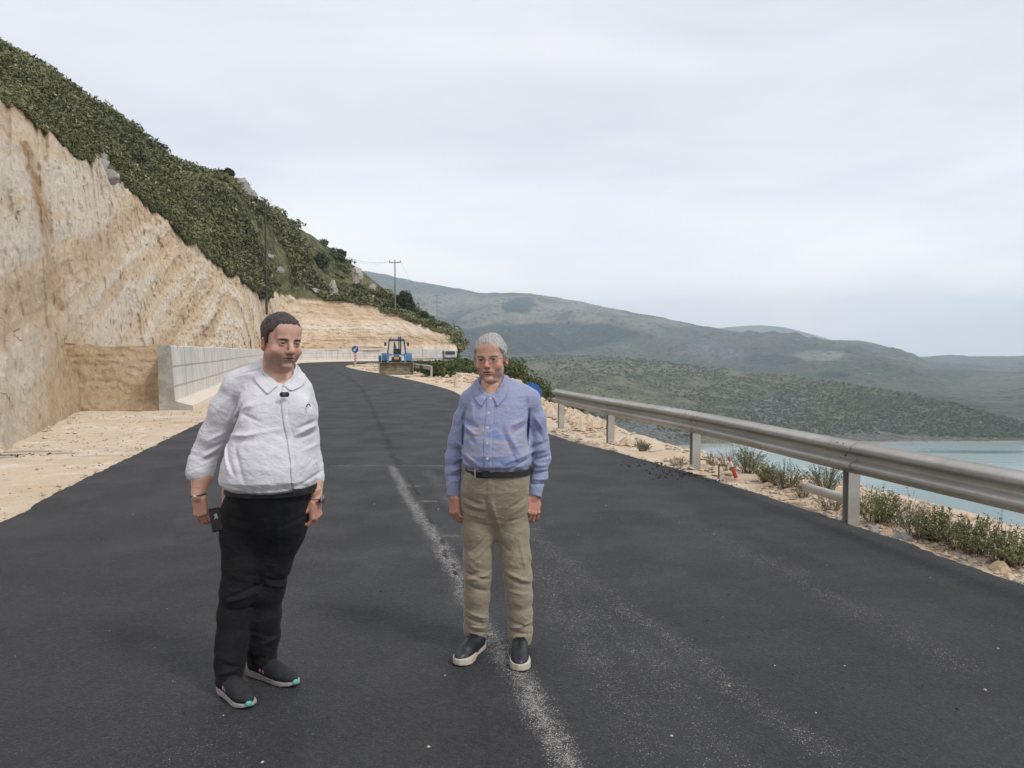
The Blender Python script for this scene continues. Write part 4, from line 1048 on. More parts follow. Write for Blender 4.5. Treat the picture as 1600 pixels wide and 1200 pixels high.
# ---- shirt
def shirtA():
    S = SDF(A_(283, 775)[[0, 1, 2]]*np.array([1, 0, 1])+np.array([0, DA-.36, -.02]), np.array([A_(520, 0)[0], DA+.42, A_(0, 548)[2]+.0]), .0040)
    Z = lambda py: A_(0, py)[2]; Xc = lambda px: A_(px, 0)[0]
    rings = []
    for py, l, r, fy, by in [(764, 350, 474, -.165, .24), (757, 341, 481, -.215, .25), (744, 337, 484, -.245, .25), (722, 341, 484, -.24, .25), (700, 347, 481, -.22, .25), (680, 353, 479, -.19, .245), (655, 361, 478, -.155, .24), (635, 364, 477, -.12, .235), (615, 366, 475, -.09, .225), (602, 373, 469, -.06, .20), (592, 386, 462, -.04, .17)]:
        rings.append((Z(py), Xc((l+r)/2), DA+(fy+by)/2, (r-l)/2*sA, (by-fy)/2))
    S.loft(rings, .02, 2.25)
    # shoulders / yoke
    S.cone(A_(372, 598, .06), A_(425, 577, .07), .062, .068, .05, sy=1.15); S.cone(A_(461, 608, .08), A_(445, 582, .07), .054, .062, .05, sy=1.15)
    S.cone(A_(437, 590, .07), A_(437, 572, .07), .085, .072, .03)
    S.ell(A_(462, 645, -.055), (.085, .07, .085), .08); S.ell(A_(410, 645, -.045), (.10, .08, .09), .08)
    # sleeves
    S.chain([(A_(366, 610, .06), .066), (A_(352, 640, .07), .070), (A_(334, 680, .085), .066), (A_(321, 708, .09), .059), (A_(317, 722, .085), .054)], .035)
    S.chain([(A_(466, 614, .07), .056), (A_(476, 640, .09), .053), (A_(482, 680, .11), .046), (A_(487, 716, .11), .045), (A_(490, 738, .10), .043)], .03)
    # rolled cuffs
    a, b = A_(316, 722, .085), A_(312.5, 737, .07); S.cone(a, b, .0690, .0665, .001, sy=1.05); S.rbox(A_(311, 757, .07)+np.array([0, 0, -.03]), (.12, .14, .045), .002, .002, rot=roty(R(18)), sub=True); S.disp(lambda x, y, z: .003*np.exp(-((z-a[2]+.022-.35*(x-a[0]))/.003)**2)*(x < a[0]+.09)*(y < DA+.3), .02)
    a, b = A_(490.5, 728, .105), A_(492, 748, .09); S.cone(a, b, .0500, .0485, .001)
    # neck opening
    S.cone(A_(437, 590, .055), A_(438, 560, .045), .064, .078, .004, sub=True)
    S.cone(A_(442, 604, -.13), A_(440, 580, .0), .006, .055, .010, sub=True)
    X = Xc
    pl = [(441, 604), (443, 618), (447, 640), (452, 665), (458, 690), (463, 715), (465, 740), (464, 760)]
    px_ = np.array([Xc(p[0]) for p in pl]); pz_ = np.array([Z(p[1]) for p in pl])
    o = np.argsort(pz_); 
    def plk(x, y, z):
        c = np.interp(z, pz_[o], px_[o]); fr = (y < DA-.02)
        u = x-c
        r = -.0040*sstep(-.006, -.001, u)*sstep(.022, .016, u)+.0060*np.exp(-((u+.006)/.0035)**2)+.0022*np.exp(-((u-.022)/.0035)**2)
        return r*fr
    S.disp(plk, .02)
    def FZ(a, b, c, d, w, am): return (Xc(a), Z(b), Xc(c), Z(d), w*sA, am*1.35)
    folds = [FZ(378, 632, 345, 690, 4, -.016), FZ(382, 636, 402, 628, 4, .010), FZ(376, 640, 415, 655, 3, -.006), FZ(360, 676, 410, 672, 3, .007), FZ(362, 683, 412, 682, 3, -.006), FZ(352, 690, 372, 728, 4, .007), FZ(356, 688, 380, 730, 3, -.008), FZ(378, 690, 398, 742, 4, -.006), FZ(372, 676, 452, 664, 4, .005),
             FZ(492, 655, 470, 664, 2.5, -.008), FZ(492, 662, 466, 676, 3, .007), FZ(494, 672, 468, 682, 2.5, -.007), FZ(496, 690, 476, 700, 3, .005), FZ(340, 748, 395, 755, 3, .006), FZ(345, 753, 400, 760, 2, -.006), FZ(400, 758, 455, 758, 2.5, .005),
             FZ(497, 735, 468, 752, 2.5, -.006), FZ(300, 722, 330, 708, 3, -.009), FZ(302, 716, 326, 700, 3, .008), FZ(305, 706, 333, 692, 3, -.007), FZ(310, 690, 338, 676, 3, .006), FZ(332, 640, 350, 616, 4, .005), FZ(342, 655, 356, 622, 3, -.006), FZ(350, 664, 368, 640, 3, .007),
             FZ(368, 585, 410, 574, 1.2, -.004), FZ(498, 700, 488, 690, 2.5, -.006), FZ(502, 715, 487, 722, 2.5, .006), FZ(484, 625, 478, 655, 2, -.009), FZ(388, 640, 372, 668, 3, .008), FZ(400, 660, 384, 700, 4, .004)]
    S.disp(fold_fn(folds, DA+.05), .03)
    S.disp(lambda x, y, z: .0035*fbm(x*9+z*3, y*9, z*14, 3, 231)+.0032*ridged(x*10+z*4, y*10, z*20+x*9, 3, 232)*(.45+.55*sstep(1.45, 1.2, z)), .03)
    # hem gathers at the belt
    S.disp(lambda x, y, z: .0030*np.sin(x*95+4*vnoise(x*9, y*9, z*4, 5))*np.exp(-((z-Z(757))/.020)**2), .03)
    return S
SHIRT_A = shirtA(); V, F = SHIRT_A.mesh(); V = relax(V, F, 1, .35)
M_SHA = m_cloth('white_cotton', (.70, .69, .715), (.64, .63, .66), 700, .12, .8)
sh = npmesh('shirt', V, F, M_SHA, rootA, root=roA); tag(sh, 'white long-sleeved shirt with rolled-up sleeves')
# collar
def push_out(S, V, gap, it=4):
    V = V.copy()
    for _ in range(it):
        q = (V-S.lo)/S.h; i0 = np.clip(np.floor(q).astype(int), 1, np.array(S.F.shape)-3); f = np.clip(q-i0, 0, 1)
        def val(o):
            r = 0
            for a in (0, 1):
                for b in (0, 1):
                    for c in (0, 1):
                        w = (f[:, 0] if a else 1-f[:, 0])*(f[:, 1] if b else 1-f[:, 1])*(f[:, 2] if c else 1-f[:, 2])
                        r = r+w*S.F[i0[:, 0]+a+o[0], i0[:, 1]+b+o[1], i0[:, 2]+c+o[2]]
            return r
        d = val((0, 0, 0)); g = np.stack([val((1, 0, 0))-val((-1, 0, 0)), val((0, 1, 0))-val((0, -1, 0)), val((0, 0, 1))-val((0, 0, -1))], 1); g /= np.linalg.norm(g, axis=1, keepdims=True)+1e-9
        V += g*np.clip(gap-d, 0, .02)[:, None]
    return V
def collar(S, cen, rx, ryf, ryb, zb, zf, front, mat, parent, root, gap0=.14, drop_b=.036, drop_f=.052, back=.40, out=.36):
    n = 90; vv_ = 12; V = []
    for i in range(n):
        u = i/(n-1)*2-1; a = math.pi+u*(math.pi-gap0); f = abs(u); fz = float(np.clip((f-.50)/.50, 0, 1))**1.3; sg = 1 if u > 0 else -1
        for j in range(vv_):
            w = j/(vv_-1); aa = front+a-sg*w*fz*back
            k = (1+math.cos(a))/2                                   # 1 at the front
            ry = ryf if math.cos(aa-front) > 0 else ryb
            top = zb+(zf-zb)*k**1.15
            rr = 1+out*w*(1-.25*fz)+.05*math.sin(math.pi*w)
            fd = fz**2.2; z = top-(drop_b*(1-fd)+drop_f*fd)*w**1.3+.006*math.sin(math.pi*w)
            lx, ly = rx*rr*math.sin(aa-front), -ry*rr*math.cos(aa-front)
            c, s_ = math.cos(front), math.sin(front)
            V.append((cen[0]+lx*c-ly*s_, cen[1]+lx*s_+ly*c, z))
    V = np.array(V); gap = np.tile(np.linspace(.002, .0065, vv_), n)
    for _ in range(3):
        V = push_out(S, V, gap, 3).reshape(n, vv_, 3)
        V[3:-3] = .4*V[3:-3]+.3*(V[4:-2]+V[2:-4]); V[:, 1:-1] = .6*V[:, 1:-1]+.2*(V[:, 2:]+V[:, :-2]); V = V.reshape(-1, 3)
    o = npmesh('collar', V, grid_faces(n, vv_), mat, parent, root=root)
    md = o.modifiers.new('t', 'SOLIDIFY'); md.thickness = .0045; md.offset = 0
    return o
collar(SHIRT_A, A_(437.5, 578, .055), .079, .125, .080, A_(0, 561)[2], A_(0, 602)[2], R(17), M_SHA, rootA, roA)
# ---- trousers
def trousersA():
    S = SDF(np.array([A_(318, 0)[0], DA-.30, .02]), np.array([A_(512, 0)[0], DA+.45, A_(0, 745)[2]]), .0045)
    Z = lambda py: A_(0, py)[2]; Xc = lambda px: A_(px, 0)[0]
    rings = []
    for py, l, r, fy, by in [(868, 392, 438, .02, .12), (850, 374, 455, -.03, .17), (832, 356, 462, -.09, .215), (815, 346, 466, -.125, .235), (790, 343, 471, -.15, .24), (772, 343, 475, -.16, .24), (752, 345, 478, -.17, .235)]:
        rings.append((Z(py), Xc((l+r)/2), DA+(fy+by)/2, (r-l)/2*sA, (by-fy)/2))
    S.loft(rings, .02, 2.3)
    def lg(pts, k=.045):
        S.chain([(P(a, b, DA+d), r*sA) for a, b, d, r in pts], k, sy=1.12)
    lg([(382, 800, .04, 36), (381, 840, .04, 33), (379, 880, .03, 28.5), (373, 920, .02, 25.5), (366, 960, .02, 23), (362, 1000, .0, 22), (360, 1030, -.02, 21), (358, 1060, -.04, 20.5)])
    lg([(441, 800, .06, 33), (436, 840, .07, 30), (427, 880, .08, 26.5), (419, 920, .09, 24), (414, 960, .11, 23), (413, 995, .13, 22), (412, 1026, .14, 21)])
    for (a, b, d), r in (((357, 1064, -.045), 20.5), ((411, 1030, .145), 22)):
        c = P(a, b, DA+d); S.op(lambda x, y, z, c=c: c[2]-.012-z+0*x+0*y, c-np.array([.10, .14, .20]), c+np.array([.10, .14, -.012]), .004, sub=False) if False else None
    def FZ(a, b, c, d, w, am): return (Xc(a), Z(b), Xc(c), Z(d), w*sA, am)
    for (a, b, d) in ((358, 1069, -.04), (412, 1040, .145)):
        c = P(a, b, DA+d); S.rbox(c-np.array([0, 0, .07]), (.115, .15, .07), .002, .003, rot=roty(R(4)), sub=True)
    folds = [FZ(347, 800, 400, 808, 3, -.006), FZ(347, 812, 410, 822, 3, .005), FZ(380, 830, 420, 812, 3, -.006), FZ(440, 815, 484, 800, 3, -.006), FZ(352, 925, 395, 912, 3, -.010), FZ(348, 933, 388, 925, 3, .009), FZ(345, 945, 384, 950, 3, -.006), FZ(410, 905, 452, 918, 3, -.010), FZ(404, 912, 450, 930, 3, .009),
             FZ(343, 1025, 378, 1038, 3, -.010), FZ(338, 1040, 380, 1030, 3, .009), FZ(340, 1052, 380, 1058, 3, -.008), FZ(392, 1000, 436, 1010, 3, -.009), FZ(390, 1012, 437, 1002, 3, .008), FZ(440, 790, 425, 870, 4, .006), FZ(428, 800, 410, 870, 3, -.008)]
    S.disp(fold_fn(folds, DA+.08), .03)
    S.disp(lambda x, y, z: .003*fbm(x*12, y*12, z*16, 3, 241)+.0035*ridged(x*12, y*12, z*30+x*10, 2, 242)*(np.exp(-((z-.55)/.07)**2)+np.exp(-((z-.17)/.09)**2)), .03)
    return S.mesh()
V, F = trousersA(); V = relax(V, F, 1, .35)
M_TRA = m_cloth('black_denim', (.010, .010, .011), (.015, .015, .016), 500, .1, .9, sheen=.02)
tag(npmesh('trousers', V, F, M_TRA, rootA, root=roA), 'plain black trousers')
# belt
def belt(rings, z0, z1, mat, root, ro, parent, tilt=0.0, off=.004):
    n = 96; V = []
    cx, cy, rx, ry = rings
    for i in range(n):
        th = 2*math.pi*i/n; c, s = math.cos(th), math.sin(th); e = 2/2.3
        x = cx+(rx+off)*math.copysign(abs(c)**e, c); y = cy+(ry+off)*math.copysign(abs(s)**e, s)
        for z in (z0, z0+.002, z1-.002, z1):
            V.append((x+(0 if z in (z0, z1) else 0), y, z+tilt*(x-cx)))
    V = np.array(V); o = npmesh('belt', V, grid_faces(n, 4, True), mat, parent, root=ro)
    md = o.modifiers.new('t', 'SOLIDIFY'); md.thickness = .005; md.offset = 1
    return o
M_BLEATHER = pmat('black_leather', (.010, .0095, .0095), .65, (.025, .023, .022), 30, 200, .1, .001)
M_STEEL = NT('dull_steel').fin((.42, .41, .39), .32, metal=1.0)
zb = A_(0, 768)[2]
belt((A_(411, 0)[0], DA+.035, 68.5*sA, .207), zb, zb+.034, M_BLEATHER, rootA, roA, rootA, 0, .002)
bk_ = A_(462, 768, -.165)
MB().box(bk_+np.array([.012, -.012, 0]), (.040, .006, .030), rotz(R(18)), bev=.002).build('belt_buckle', pmat('dark_buckle', (.06, .06, .06), .4, metal=.8), rootA).location = -roA
# ---- shoes
def shoe(toe, heel, zs, style, width=.098):
    """returns upper, sole (world) for a shoe from heel to toe ground points"""
    toe = np.array(toe); heel = np.array(heel); d = toe-heel; L = np.linalg.norm(d[:2]); d = d/np.linalg.norm(d); zz = np.array([0, 0, 1.]); x = np.cross(d, zz)
    M = np.stack([x, d, zz], 1); hw = width/2; k = L/.30
    Su = SDF((-.075, -.025, 0), (.075, L+.03, .16), .0026)
    sh_ = .030 if style == 'court' else .026
    Su.cone((0, .055*k, .050), (0, .20*k, .042), .038, .036, .02)
    Su.ell((0, .055*k, .055), (.036, .052*k, .058), .02)
    Su.ell((0, .215*k, .036), (.0455, .080*k, .034), .03)
    Su.ell((-.002, .135*k, .055), (.038, .085*k, .046), .03)
    Su.cone((0, .045, .10), (0, .040, .14), .038, .037, .015)
    Su.cone((0, .038, .118), (0, .036, .17), .029, .031, .004, sub=True)
    Su.op(lambda x_, y_, z_: (z_-sh_*.75)+0*x_+0*y_, (-.08, -.03, -.01), (.08, L+.03, sh_*.75), .002, sub=True)
    Vu, Fu = Su.mesh(); Vu = relax(Vu, Fu, 1, .4)
    Ss = SDF((-.075, -.03, -.01), (.075, L+.04, .07), .0026)
    def outline(x_, y_, z_):
        t = np.clip(y_/L, 0, 1); hw_ = np.interp(t, [0, .06, .2, .42, .65, .80, .92, 1.0], [.012, .030, .036, .034, .046, .047, .036, .010])*(width/.098)
        dxy = np.maximum(np.abs(x_-.004*np.sin(t*5))-hw_, np.maximum(-y_, y_-L))
        if style == 'run': top = np.interp(t, [0, .1, .3, .55, .8, 1], [.050, .042, .034, .026, .022, .026]); bot = np.interp(t, [0, .12, .8, 1], [.008, 0, 0, .012])
        else: top = np.interp(t, [0, .3, .8, 1], [.042, .040, .036, .039]); bot = np.interp(t, [0, .1, .85, 1], [.002, 0, 0, .006])
        dz = np.maximum(z_-top, bot-z_)
        return np.maximum(dxy, dz)
    Ss.op(outline, (-.06, 0, 0), (.06, L, .05), .002)
    if style == 'court': Ss.disp(lambda x_, y_, z_: .0012*np.exp(-((z_-.010)/.0015)**2), .01)
    else: Ss.disp(lambda x_, y_, z_: .0016*np.exp(-((z_-.014-.01*np.sin(y_*30))/.002)**2), .01)
    Vs, Fs = Ss.mesh(); Vs = relax(Vs, Fs, 2, .5)
    w = lambda V: V @ M.T+heel+np.array([0, 0, zs])
    flip = np.linalg.det(M) < 0
    ff = (lambda F: F[:, ::-1]) if flip else (lambda F: F)
    return w, (Vu, ff(Fu)), (Vs, ff(Fs)), L, k
M_KNIT = pmat('black_knit', (.012, .012, .014), .8, (.022, .022, .025), 60, 400, .4, .001)
M_SOLEG = pmat('grey_foam_sole', (.42, .38, .36), .7, (.34, .31, .30), 20)
M_TEAL = NT('teal_rubber').fin((.10, .42, .33), .5); M_PINK = NT('pink_print').fin((.52, .22, .42), .6); M_WHITEP = NT('white_print').fin((.7, .7, .68), .6)
M_OUT = NT('black_outsole').fin((.015, .015, .015), .8)
def running_shoe(toe, heel, side):
    w, (Vu, Fu), (Vs, Fs), L, k = shoe(toe, heel, .004, 'run', .104)
    up = npmesh('shoe', w(Vu), Fu, M_KNIT, rootA, root=roA); tag(up, 'black running shoe with teal toe tip and pink side print')
    so = npmesh('sole', w(Vs), Fs, M_SOLEG, rootA, root=roA); so.parent = up
    m = MB()   # teal toe bumper
    S = SDF((-.03, L-.03, 0), (.03, L+.02, .05), .002); S.ell((.006, L-.008, .024), (.016, .012, .014), .002); V, F = S.mesh(); o = npmesh('toe_tip', w(V), F, M_TEAL, up, root=roA)
    for i in range(3):
        V = []; F = []
        c = np.array([side*.0425, (.115+.020*i)*k, .052-.004*i])
        S = SDF(c-.014, c+.014, .0016); S.ell(c, (.004, .0075, .0095), .001, rot=rotx(R(25))); S.ell(c+np.array([side*.003, 0, 0]), (.004, .003, .005), .001, rot=rotx(R(25)), sub=True); V, F = S.mesh(); npmesh('side_print', w(V), F, M_PINK, up, root=roA)
    for i, (lx, ly, lz) in enumerate([(-.012, .150, .090), (.012, .172, .083), (-.010, .190, .076)]):
        S = SDF(np.array([lx, ly*k, lz])-.015, np.array([lx, ly*k, lz])+.015, .0018); S.cone((lx-.006, ly*k, lz), (lx+.006, ly*k+.003, lz-.001), .0026, .0026, .001); V, F = S.mesh(); npmesh('lace', w(V), F, M_WHITEP, up, root=roA)
running_shoe(G(392, 1109), G(345, 1077), 1)
running_shoe(G(465, 1074), G(388, 1051), 1)
# ---- wristwear, microphone, phone
def ring(c, axis_, r, w, t, mat, name, parent, ro, sy=.85):
    M = frame_from(axis_, (0, -1, 0)); m = MB()
    prof = [(r, -w/2), (r+t, -w/2), (r+t, w/2), (r, w/2)]
    n = 28; V = []; F = []
    for k in range(n):
        th = 2*math.pi*k/n
        for (rr, z) in prof: V.append((rr*math.cos(th), sy*rr*math.sin(th), z))
    for k in range(n):
        for j in range(4): F.append((k*4+j, ((k+1) % n)*4+j, ((k+1) % n)*4+(j+1) % 4, k*4+(j+1) % 4))
    m.add(np.array(V) @ M.T+np.array(c), F); o = m.build(name, mat, parent, True); o.location = -ro; return o
ring(wrA+np.array([.001, 0, .008]), (-.16, 0, .98), .0325, .007, .004, M_BLEATHER, 'bracelet', rootA, roA, .88)
m = MB().box(wrA+np.array([-.001, -.034, .008]), (.011, .006, .009), bev=.002); o = m.build('bracelet_charm', M_WHITEP, rootA); o.location = -roA
wa = wrB+np.array([0, 0, -.001])
wst = ring(wa, (.05, -.1, .99), .0315, .018, .003, M_BLEATHER, 'watch', rootA, roA, .88)
m = MB().lathe([(.001, 0), (.018, 0), (.0195, .003), (.0195, .007), (.017, .009), (.001, .009)], (0, 0, 0), 24); Mw = frame_from((.96, -.28, .05), (0, 0, 1)); 
m.V = [v @ Mw.T+wa+np.array([.031, -.006, 0]) for v in m.V]; o = m.build('watch_case', M_STEEL, wst, True)
M_BPL = pmat('black_plastic', (.012, .012, .013), .45, (.02, .02, .02), 40)
mc = A_(444.5, 616.5, -.135)
mic = MB().box(mc, (.043, .016, .022), rotz(R(14)), bev=.006).build('microphone', M_BPL, rootA, True); mic.location = -roA; tag(mic, 'small black clip-on microphone on the shirt placket')
MB().box(mc+np.array([.002, -.0095, .001]), (.012, .003, .010), rotz(R(14)), bev=.001).build('microphone_badge', pmat('grey_print', (.12, .12, .13), .5), mic)
gl = A_(482, 633, -.105)
o = MB().tube([gl+np.array([-.009, 0, -.008]), gl+np.array([-.004, -.006, .003]), gl+np.array([.004, -.006, .005]), gl+np.array([.010, 0, -.006])], .0025, 8).build('glasses_arm', M_BPL, rootA, True); o.location = -roA
# pocket outline
pk = MB()
phc = A_(337.5, 812, -.03)
Rp = rotz(R(-12)) @ roty(R(-14)) @ rotx(R(-6))
pm = empty('phone', phc, 'black phone with a pale mark, held low in the hand of the heavier man', 'phone')
MB().box((0, 0, 0), (.062, .012, .112), Rp, bev=.005).build('phone_body', M_BPL, pm, True)
fc = bpy.data.curves.new('phone_mark', 'FONT'); fc.body = 'R'; fc.size = .036; fc.extrude = .0004; fc.align_x = 'CENTER'; fc.align_y = 'CENTER'
_t = bpy.data.objects.new('tmp_text', fc); COL.objects.link(_t); bpy.context.view_layer.update()
_me = bpy.data.meshes.new_from_object(_t.evaluated_get(bpy.context.evaluated_depsgraph_get())); bpy.data.objects.remove(_t)
_me.materials.clear(); _me.materials.append(M_WHITEP); fo = bpy.data.objects.new('phone_mark', _me); COL.objects.link(fo); fo.parent = pm
fo.matrix_local = (Matrix(Rp.tolist()) @ Matrix([[-1, 0, 0], [0, 0, 1], [0, 1, 0]])).to_4x4(); fo.location = Rp @ np.array([.006, -.0066, .014])

# ================================================================== man in the blue shirt
DB = 4.05; sB = DB/FPX
def B_(px, py, dd=0.0): return P(px, py, DB+dd)
rootB = empty('person', (B_(770, 900)[0], 4.05, 0), 'grey-haired man with glasses in blue button-down shirt, khaki trousers and white-soled dark sneakers', 'person')
roB = np.array(rootB.location)
SK_B = m_skin('tanned_skin', (.59, .365, .265), (.55, .30, .21), (.30, .24, .21))
hB = B_(766, 561, -.02); MB_ = headrot(R(-9), R(2), R(-2)); HSB = 1.03
placeB = lambda V: (V*HSB) @ MB_.T+hB+np.array([0, .03, 0])
Vh, Fh, ah = build_head(.15, seed=2)
partsB = [(placeB(Vh), Fh[:, ::-1], ah)]
wLB = B_(709, 776, .03); wRB = B_(833.5, 776, .03); shL = B_(733, 626, .05); shR = B_(832, 626, .05); elL = B_(709, 705, .09); elR = B_(848, 702, .09)
partsB.append(limb([(B_(728, 645, .07), .020), (elL, .018), (B_(708.5, 755, .045), .016), (wLB, .024)], .0045)); partsB.append(limb([(B_(836, 645, .07), .020), (elR, .018), (B_(838, 755, .045), .016), (wRB, .024)], .0045))
z1 = frame_from((-.06, .05, .99), (-.80, -.60, 0)); hv1, hf1 = build_hand((.55, .6, .65, .7), .7, mirror=1.0, thumb=.4, scale=.97, up=.008)
partsB.append((hv1 @ z1.T+wLB+np.array([.002, 0, .004]), hf1, {'flush': .5*np.ones(len(hv1))}))
z2 = frame_from((.04, .05, .99), (.42, -.90, 0)); hv2, hf2 = build_hand((.62, .68, .74, .8), .6, mirror=-1.0, thumb=.3, scale=.98, up=.008)
partsB.append((hv2 @ z2.T+wRB+np.array([0, 0, .004]), hf2, {'flush': .5*np.ones(len(hv2))}))
def coreB(S):
    S.cone(B_(774, 640, .09), B_(774, 720, .09), .115, .12, .05)
    S.cone(B_(768, 600, .05), B_(770, 622, .07), .058, .075, .03)
    S.cone(B_(766, 606, .02), B_(766, 622, -.01), .045, .03, .03)
    S.chain([(B_(750, 770, .08), .085), (B_(748, 880, .06), .052), (B_(743, 980, .08), .034)], .04)
    S.chain([(B_(798, 770, .08), .085), (B_(808, 880, .06), .052), (B_(811, 985, .05), .034)], .04)
    S.cone(B_(733, 640, .07), B_(765, 640, .09), .02, .06, .03); S.cone(B_(832, 640, .07), B_(785, 640, .09), .02, .06, .03)
c0 = B_(775, 780, .1)
partsB.append(core(coreB, (c0-np.array([.36, .28, .95]), c0+np.array([.36, .3, .75]))))
V, F, at = merge(partsB, KEYS_SK); npmesh('body', V, F, SK_B, rootB, attrs=at, root=roB)
eyes(placeB, roB, 2, M_EYEW, M_IRIS, R(8), rootB)
Vq, Fq = build_hair(331, .0080, [-.14, -.06, -.035, -.024, .002, .008, .018, .026, .042, .060, .085, .11], [-.080, -.075, -.055, .022, .020, -.012, -.016, .036, .056, .066, .070, .070], None)
q, fq = hair_tufts(Vq, Fq, rng, 5200, .012, lambda p: np.stack([p[:, 0]*2+.5, .8+0*p[:, 0], .1-.6*(p[:, 2] < .08)], 1))
M_HAIRB = m_hair('grey_hair', (.30, .28, .265), (.58, .56, .54))
tag(npmesh('hair', placeB(np.concatenate([Vq, q])), np.concatenate([Fq, fq+len(Vq)])[:, ::-1], M_HAIRB, rootB, root=roB), 'short grey hair')
def shirtB():
    S = SDF(np.array([B_(690, 0)[0], DB-.27, B_(0, 786)[2]]), np.array([B_(872, 0)[0], DB+.36, B_(0, 574)[2]]), .0040)
    Z = lambda py: B_(0, py)[2]; Xc = lambda px: B_(px, 0)[0]
    rings = []
    for py, l, r, fy, by in [(738, 736, 820, -.09, .19), (732, 728, 826, -.125, .215), (724, 721, 830, -.150, .225), (708, 719, 831, -.155, .225), (690, 720, 830, -.145, .225), (670, 722, 829, -.125, .22), (650, 723, 829, -.105, .215), (632, 727, 832, -.08, .21), (618, 735, 830, -.055, .195), (608, 747, 820, -.035, .17)]:
        rings.append((Z(py), Xc((l+r)/2), DB+(fy+by)/2, (r-l)/2*sB, (by-fy)/2))
    S.loft(rings, .02, 2.25)
    S.cone(B_(736, 621, .07), B_(758, 604, .07), .050, .058, .05, sy=1.1); S.cone(B_(827, 621, .07), B_(783, 602, .07), .050, .058, .05, sy=1.1)
    S.cone(B_(769, 610, .07), B_(769, 598, .07), .078, .066, .03)
    S.chain([(B_(734, 626, .06), .050), (B_(722, 655, .075), .0465), (B_(713, 690, .085), .0445), (B_(708.5, 715, .085), .044), (B_(708, 738, .075), .042), (B_(708.5, 762, .05), .038)], .026)
    S.chain([(B_(829, 626, .06), .054), (B_(838, 655, .075), .050), (B_(844, 690, .085), .047), (B_(847, 715, .085), .047), (B_(843, 740, .07), .045), (B_(838, 762, .05), .040)], .026)
    for (a, b, c, d, dd, r) in ((708.5, 758, 708, 777, .045, .0375), (838, 757, 834.5, 777, .045, .0400)):
        S.cone(B_(a, b, dd), B_(c, d, dd-.01), r, r-.001, .004)
    S.cone(B_(708, 780, .03), B_(708, 800, .03), .034, .04, .002, sub=True); S.cone(B_(834, 780, .03), B_(834, 800, .03), .038, .045, .002, sub=True)
    S.cone(B_(769, 612, .05), B_(767, 588, .04), .058, .070, .004, sub=True)
    S.cone(B_(766.5, 622, -.12), B_(767, 602, .0), .005, .042, .010, sub=True)
    pl = [(766.5, 620), (764.5, 645), (763, 668), (761.5, 692), (762, 715), (763, 738)]
    px_ = np.array([Xc(p[0]) for p in pl][::-1]); pz_ = np.array([Z(p[1]) for p in pl][::-1])
    def plk(x, y, z):
        u = x-np.interp(z, pz_, px_)
        return (-.0028*sstep(-.021, -.018, u)*sstep(.021, .018, u)+.0022*np.exp(-((u+.022)/.0026)**2)+.0022*np.exp(-((u-.022)/.0026)**2))*(y < DB)
    S.disp(plk, .02)
    def FZ(a, b, c, d, w, am): return (Xc(a), Z(b), Xc(c), Z(d), w*sB, am*1.35)
    folds = [FZ(723, 655, 745, 665, 3, -.011), FZ(722, 663, 742, 675, 3, .009), FZ(724, 672, 740, 688, 3, -.008), FZ(822, 652, 796, 664, 3, .008), FZ(826, 658, 800, 676, 3, -.009), FZ(790, 662, 812, 705, 3.5, .007), FZ(784, 668, 806, 716, 3, -.006), FZ(826, 665, 818, 700, 3, -.007), FZ(722, 705, 750, 722, 3, .006), FZ(720, 714, 752, 732, 2.5, -.007), FZ(830, 712, 795, 728, 2.5, -.007), FZ(830, 705, 790, 718, 3, .006),
             FZ(827, 640, 824, 700, 2, -.012), FZ(722, 650, 721, 705, 2, -.011), FZ(702, 730, 720, 722, 2.5, -.009), FZ(701, 738, 719, 733, 2.5, .008), FZ(700, 745, 719, 744, 2.5, -.009), FZ(700, 753, 718, 752, 2, .007), FZ(706, 690, 722, 700, 2.5, .006), FZ(706, 700, 720, 712, 2.5, -.007), FZ(832, 700, 858, 692, 3, -.008), FZ(834, 708, 860, 702, 3, .008), FZ(838, 720, 862, 714, 2.5, -.009), FZ(836, 728, 862, 728, 2.5, .008), FZ(832, 742, 860, 738, 2.5, -.010), FZ(832, 750, 858, 750, 2.5, .008), FZ(828, 757, 856, 758, 2, -.008),
             FZ(836, 650, 850, 672, 3, .006), FZ(834, 660, 852, 690, 3, -.006), FZ(727, 640, 716, 665, 3, -.006), FZ(735, 622, 738, 650, 3, .004), FZ(824, 622, 822, 645, 3, -.006)]
    S.disp(fold_fn(folds, DB+.06), .03)
    S.disp(lambda x, y, z: .0032*fbm(x*10+z*3, y*10, z*15, 3, 251)+.0032*ridged(x*11+z*4, y*11, z*22, 3, 252)*(.5+.5*sstep(1.3, 1.1, z)), .03)
    S.disp(lambda x, y, z: .0045*np.sin(x*110+4*vnoise(x*9, y*9, z*4, 5))*np.exp(-((z-Z(731))/.016)**2), .03)
    return S
SHIRT_B = shirtB(); V, F = SHIRT_B.mesh(); V = relax(V, F, 1, .35)
pxx, pyy = proj(V); moi = sstep(645, 668, pyy)*sstep(735, 722, pyy)*.9*(pxx > 722)*(pxx < 828)
M_SHB = m_cloth('blue_oxford', (.31, .34, .495), (.285, .315, .465), 800, .15, .8, stripe=((.44, .36, .40), (.15, .25, .55)))
tag(npmesh('shirt', V, F, M_SHB, rootB, root=roB, attrs={'moire': moi}), 'blue button-down shirt with small emblem on the chest')
collar(SHIRT_B, B_(769, 598, .05), .069, .105, .074, B_(0, 583)[2], B_(0, 621)[2], R(-5), M_SHB, rootB, roB, gap0=.2, back=.26, drop_f=.050)
M_BTN = NT('pale_button').fin((.72, .72, .72), .4)
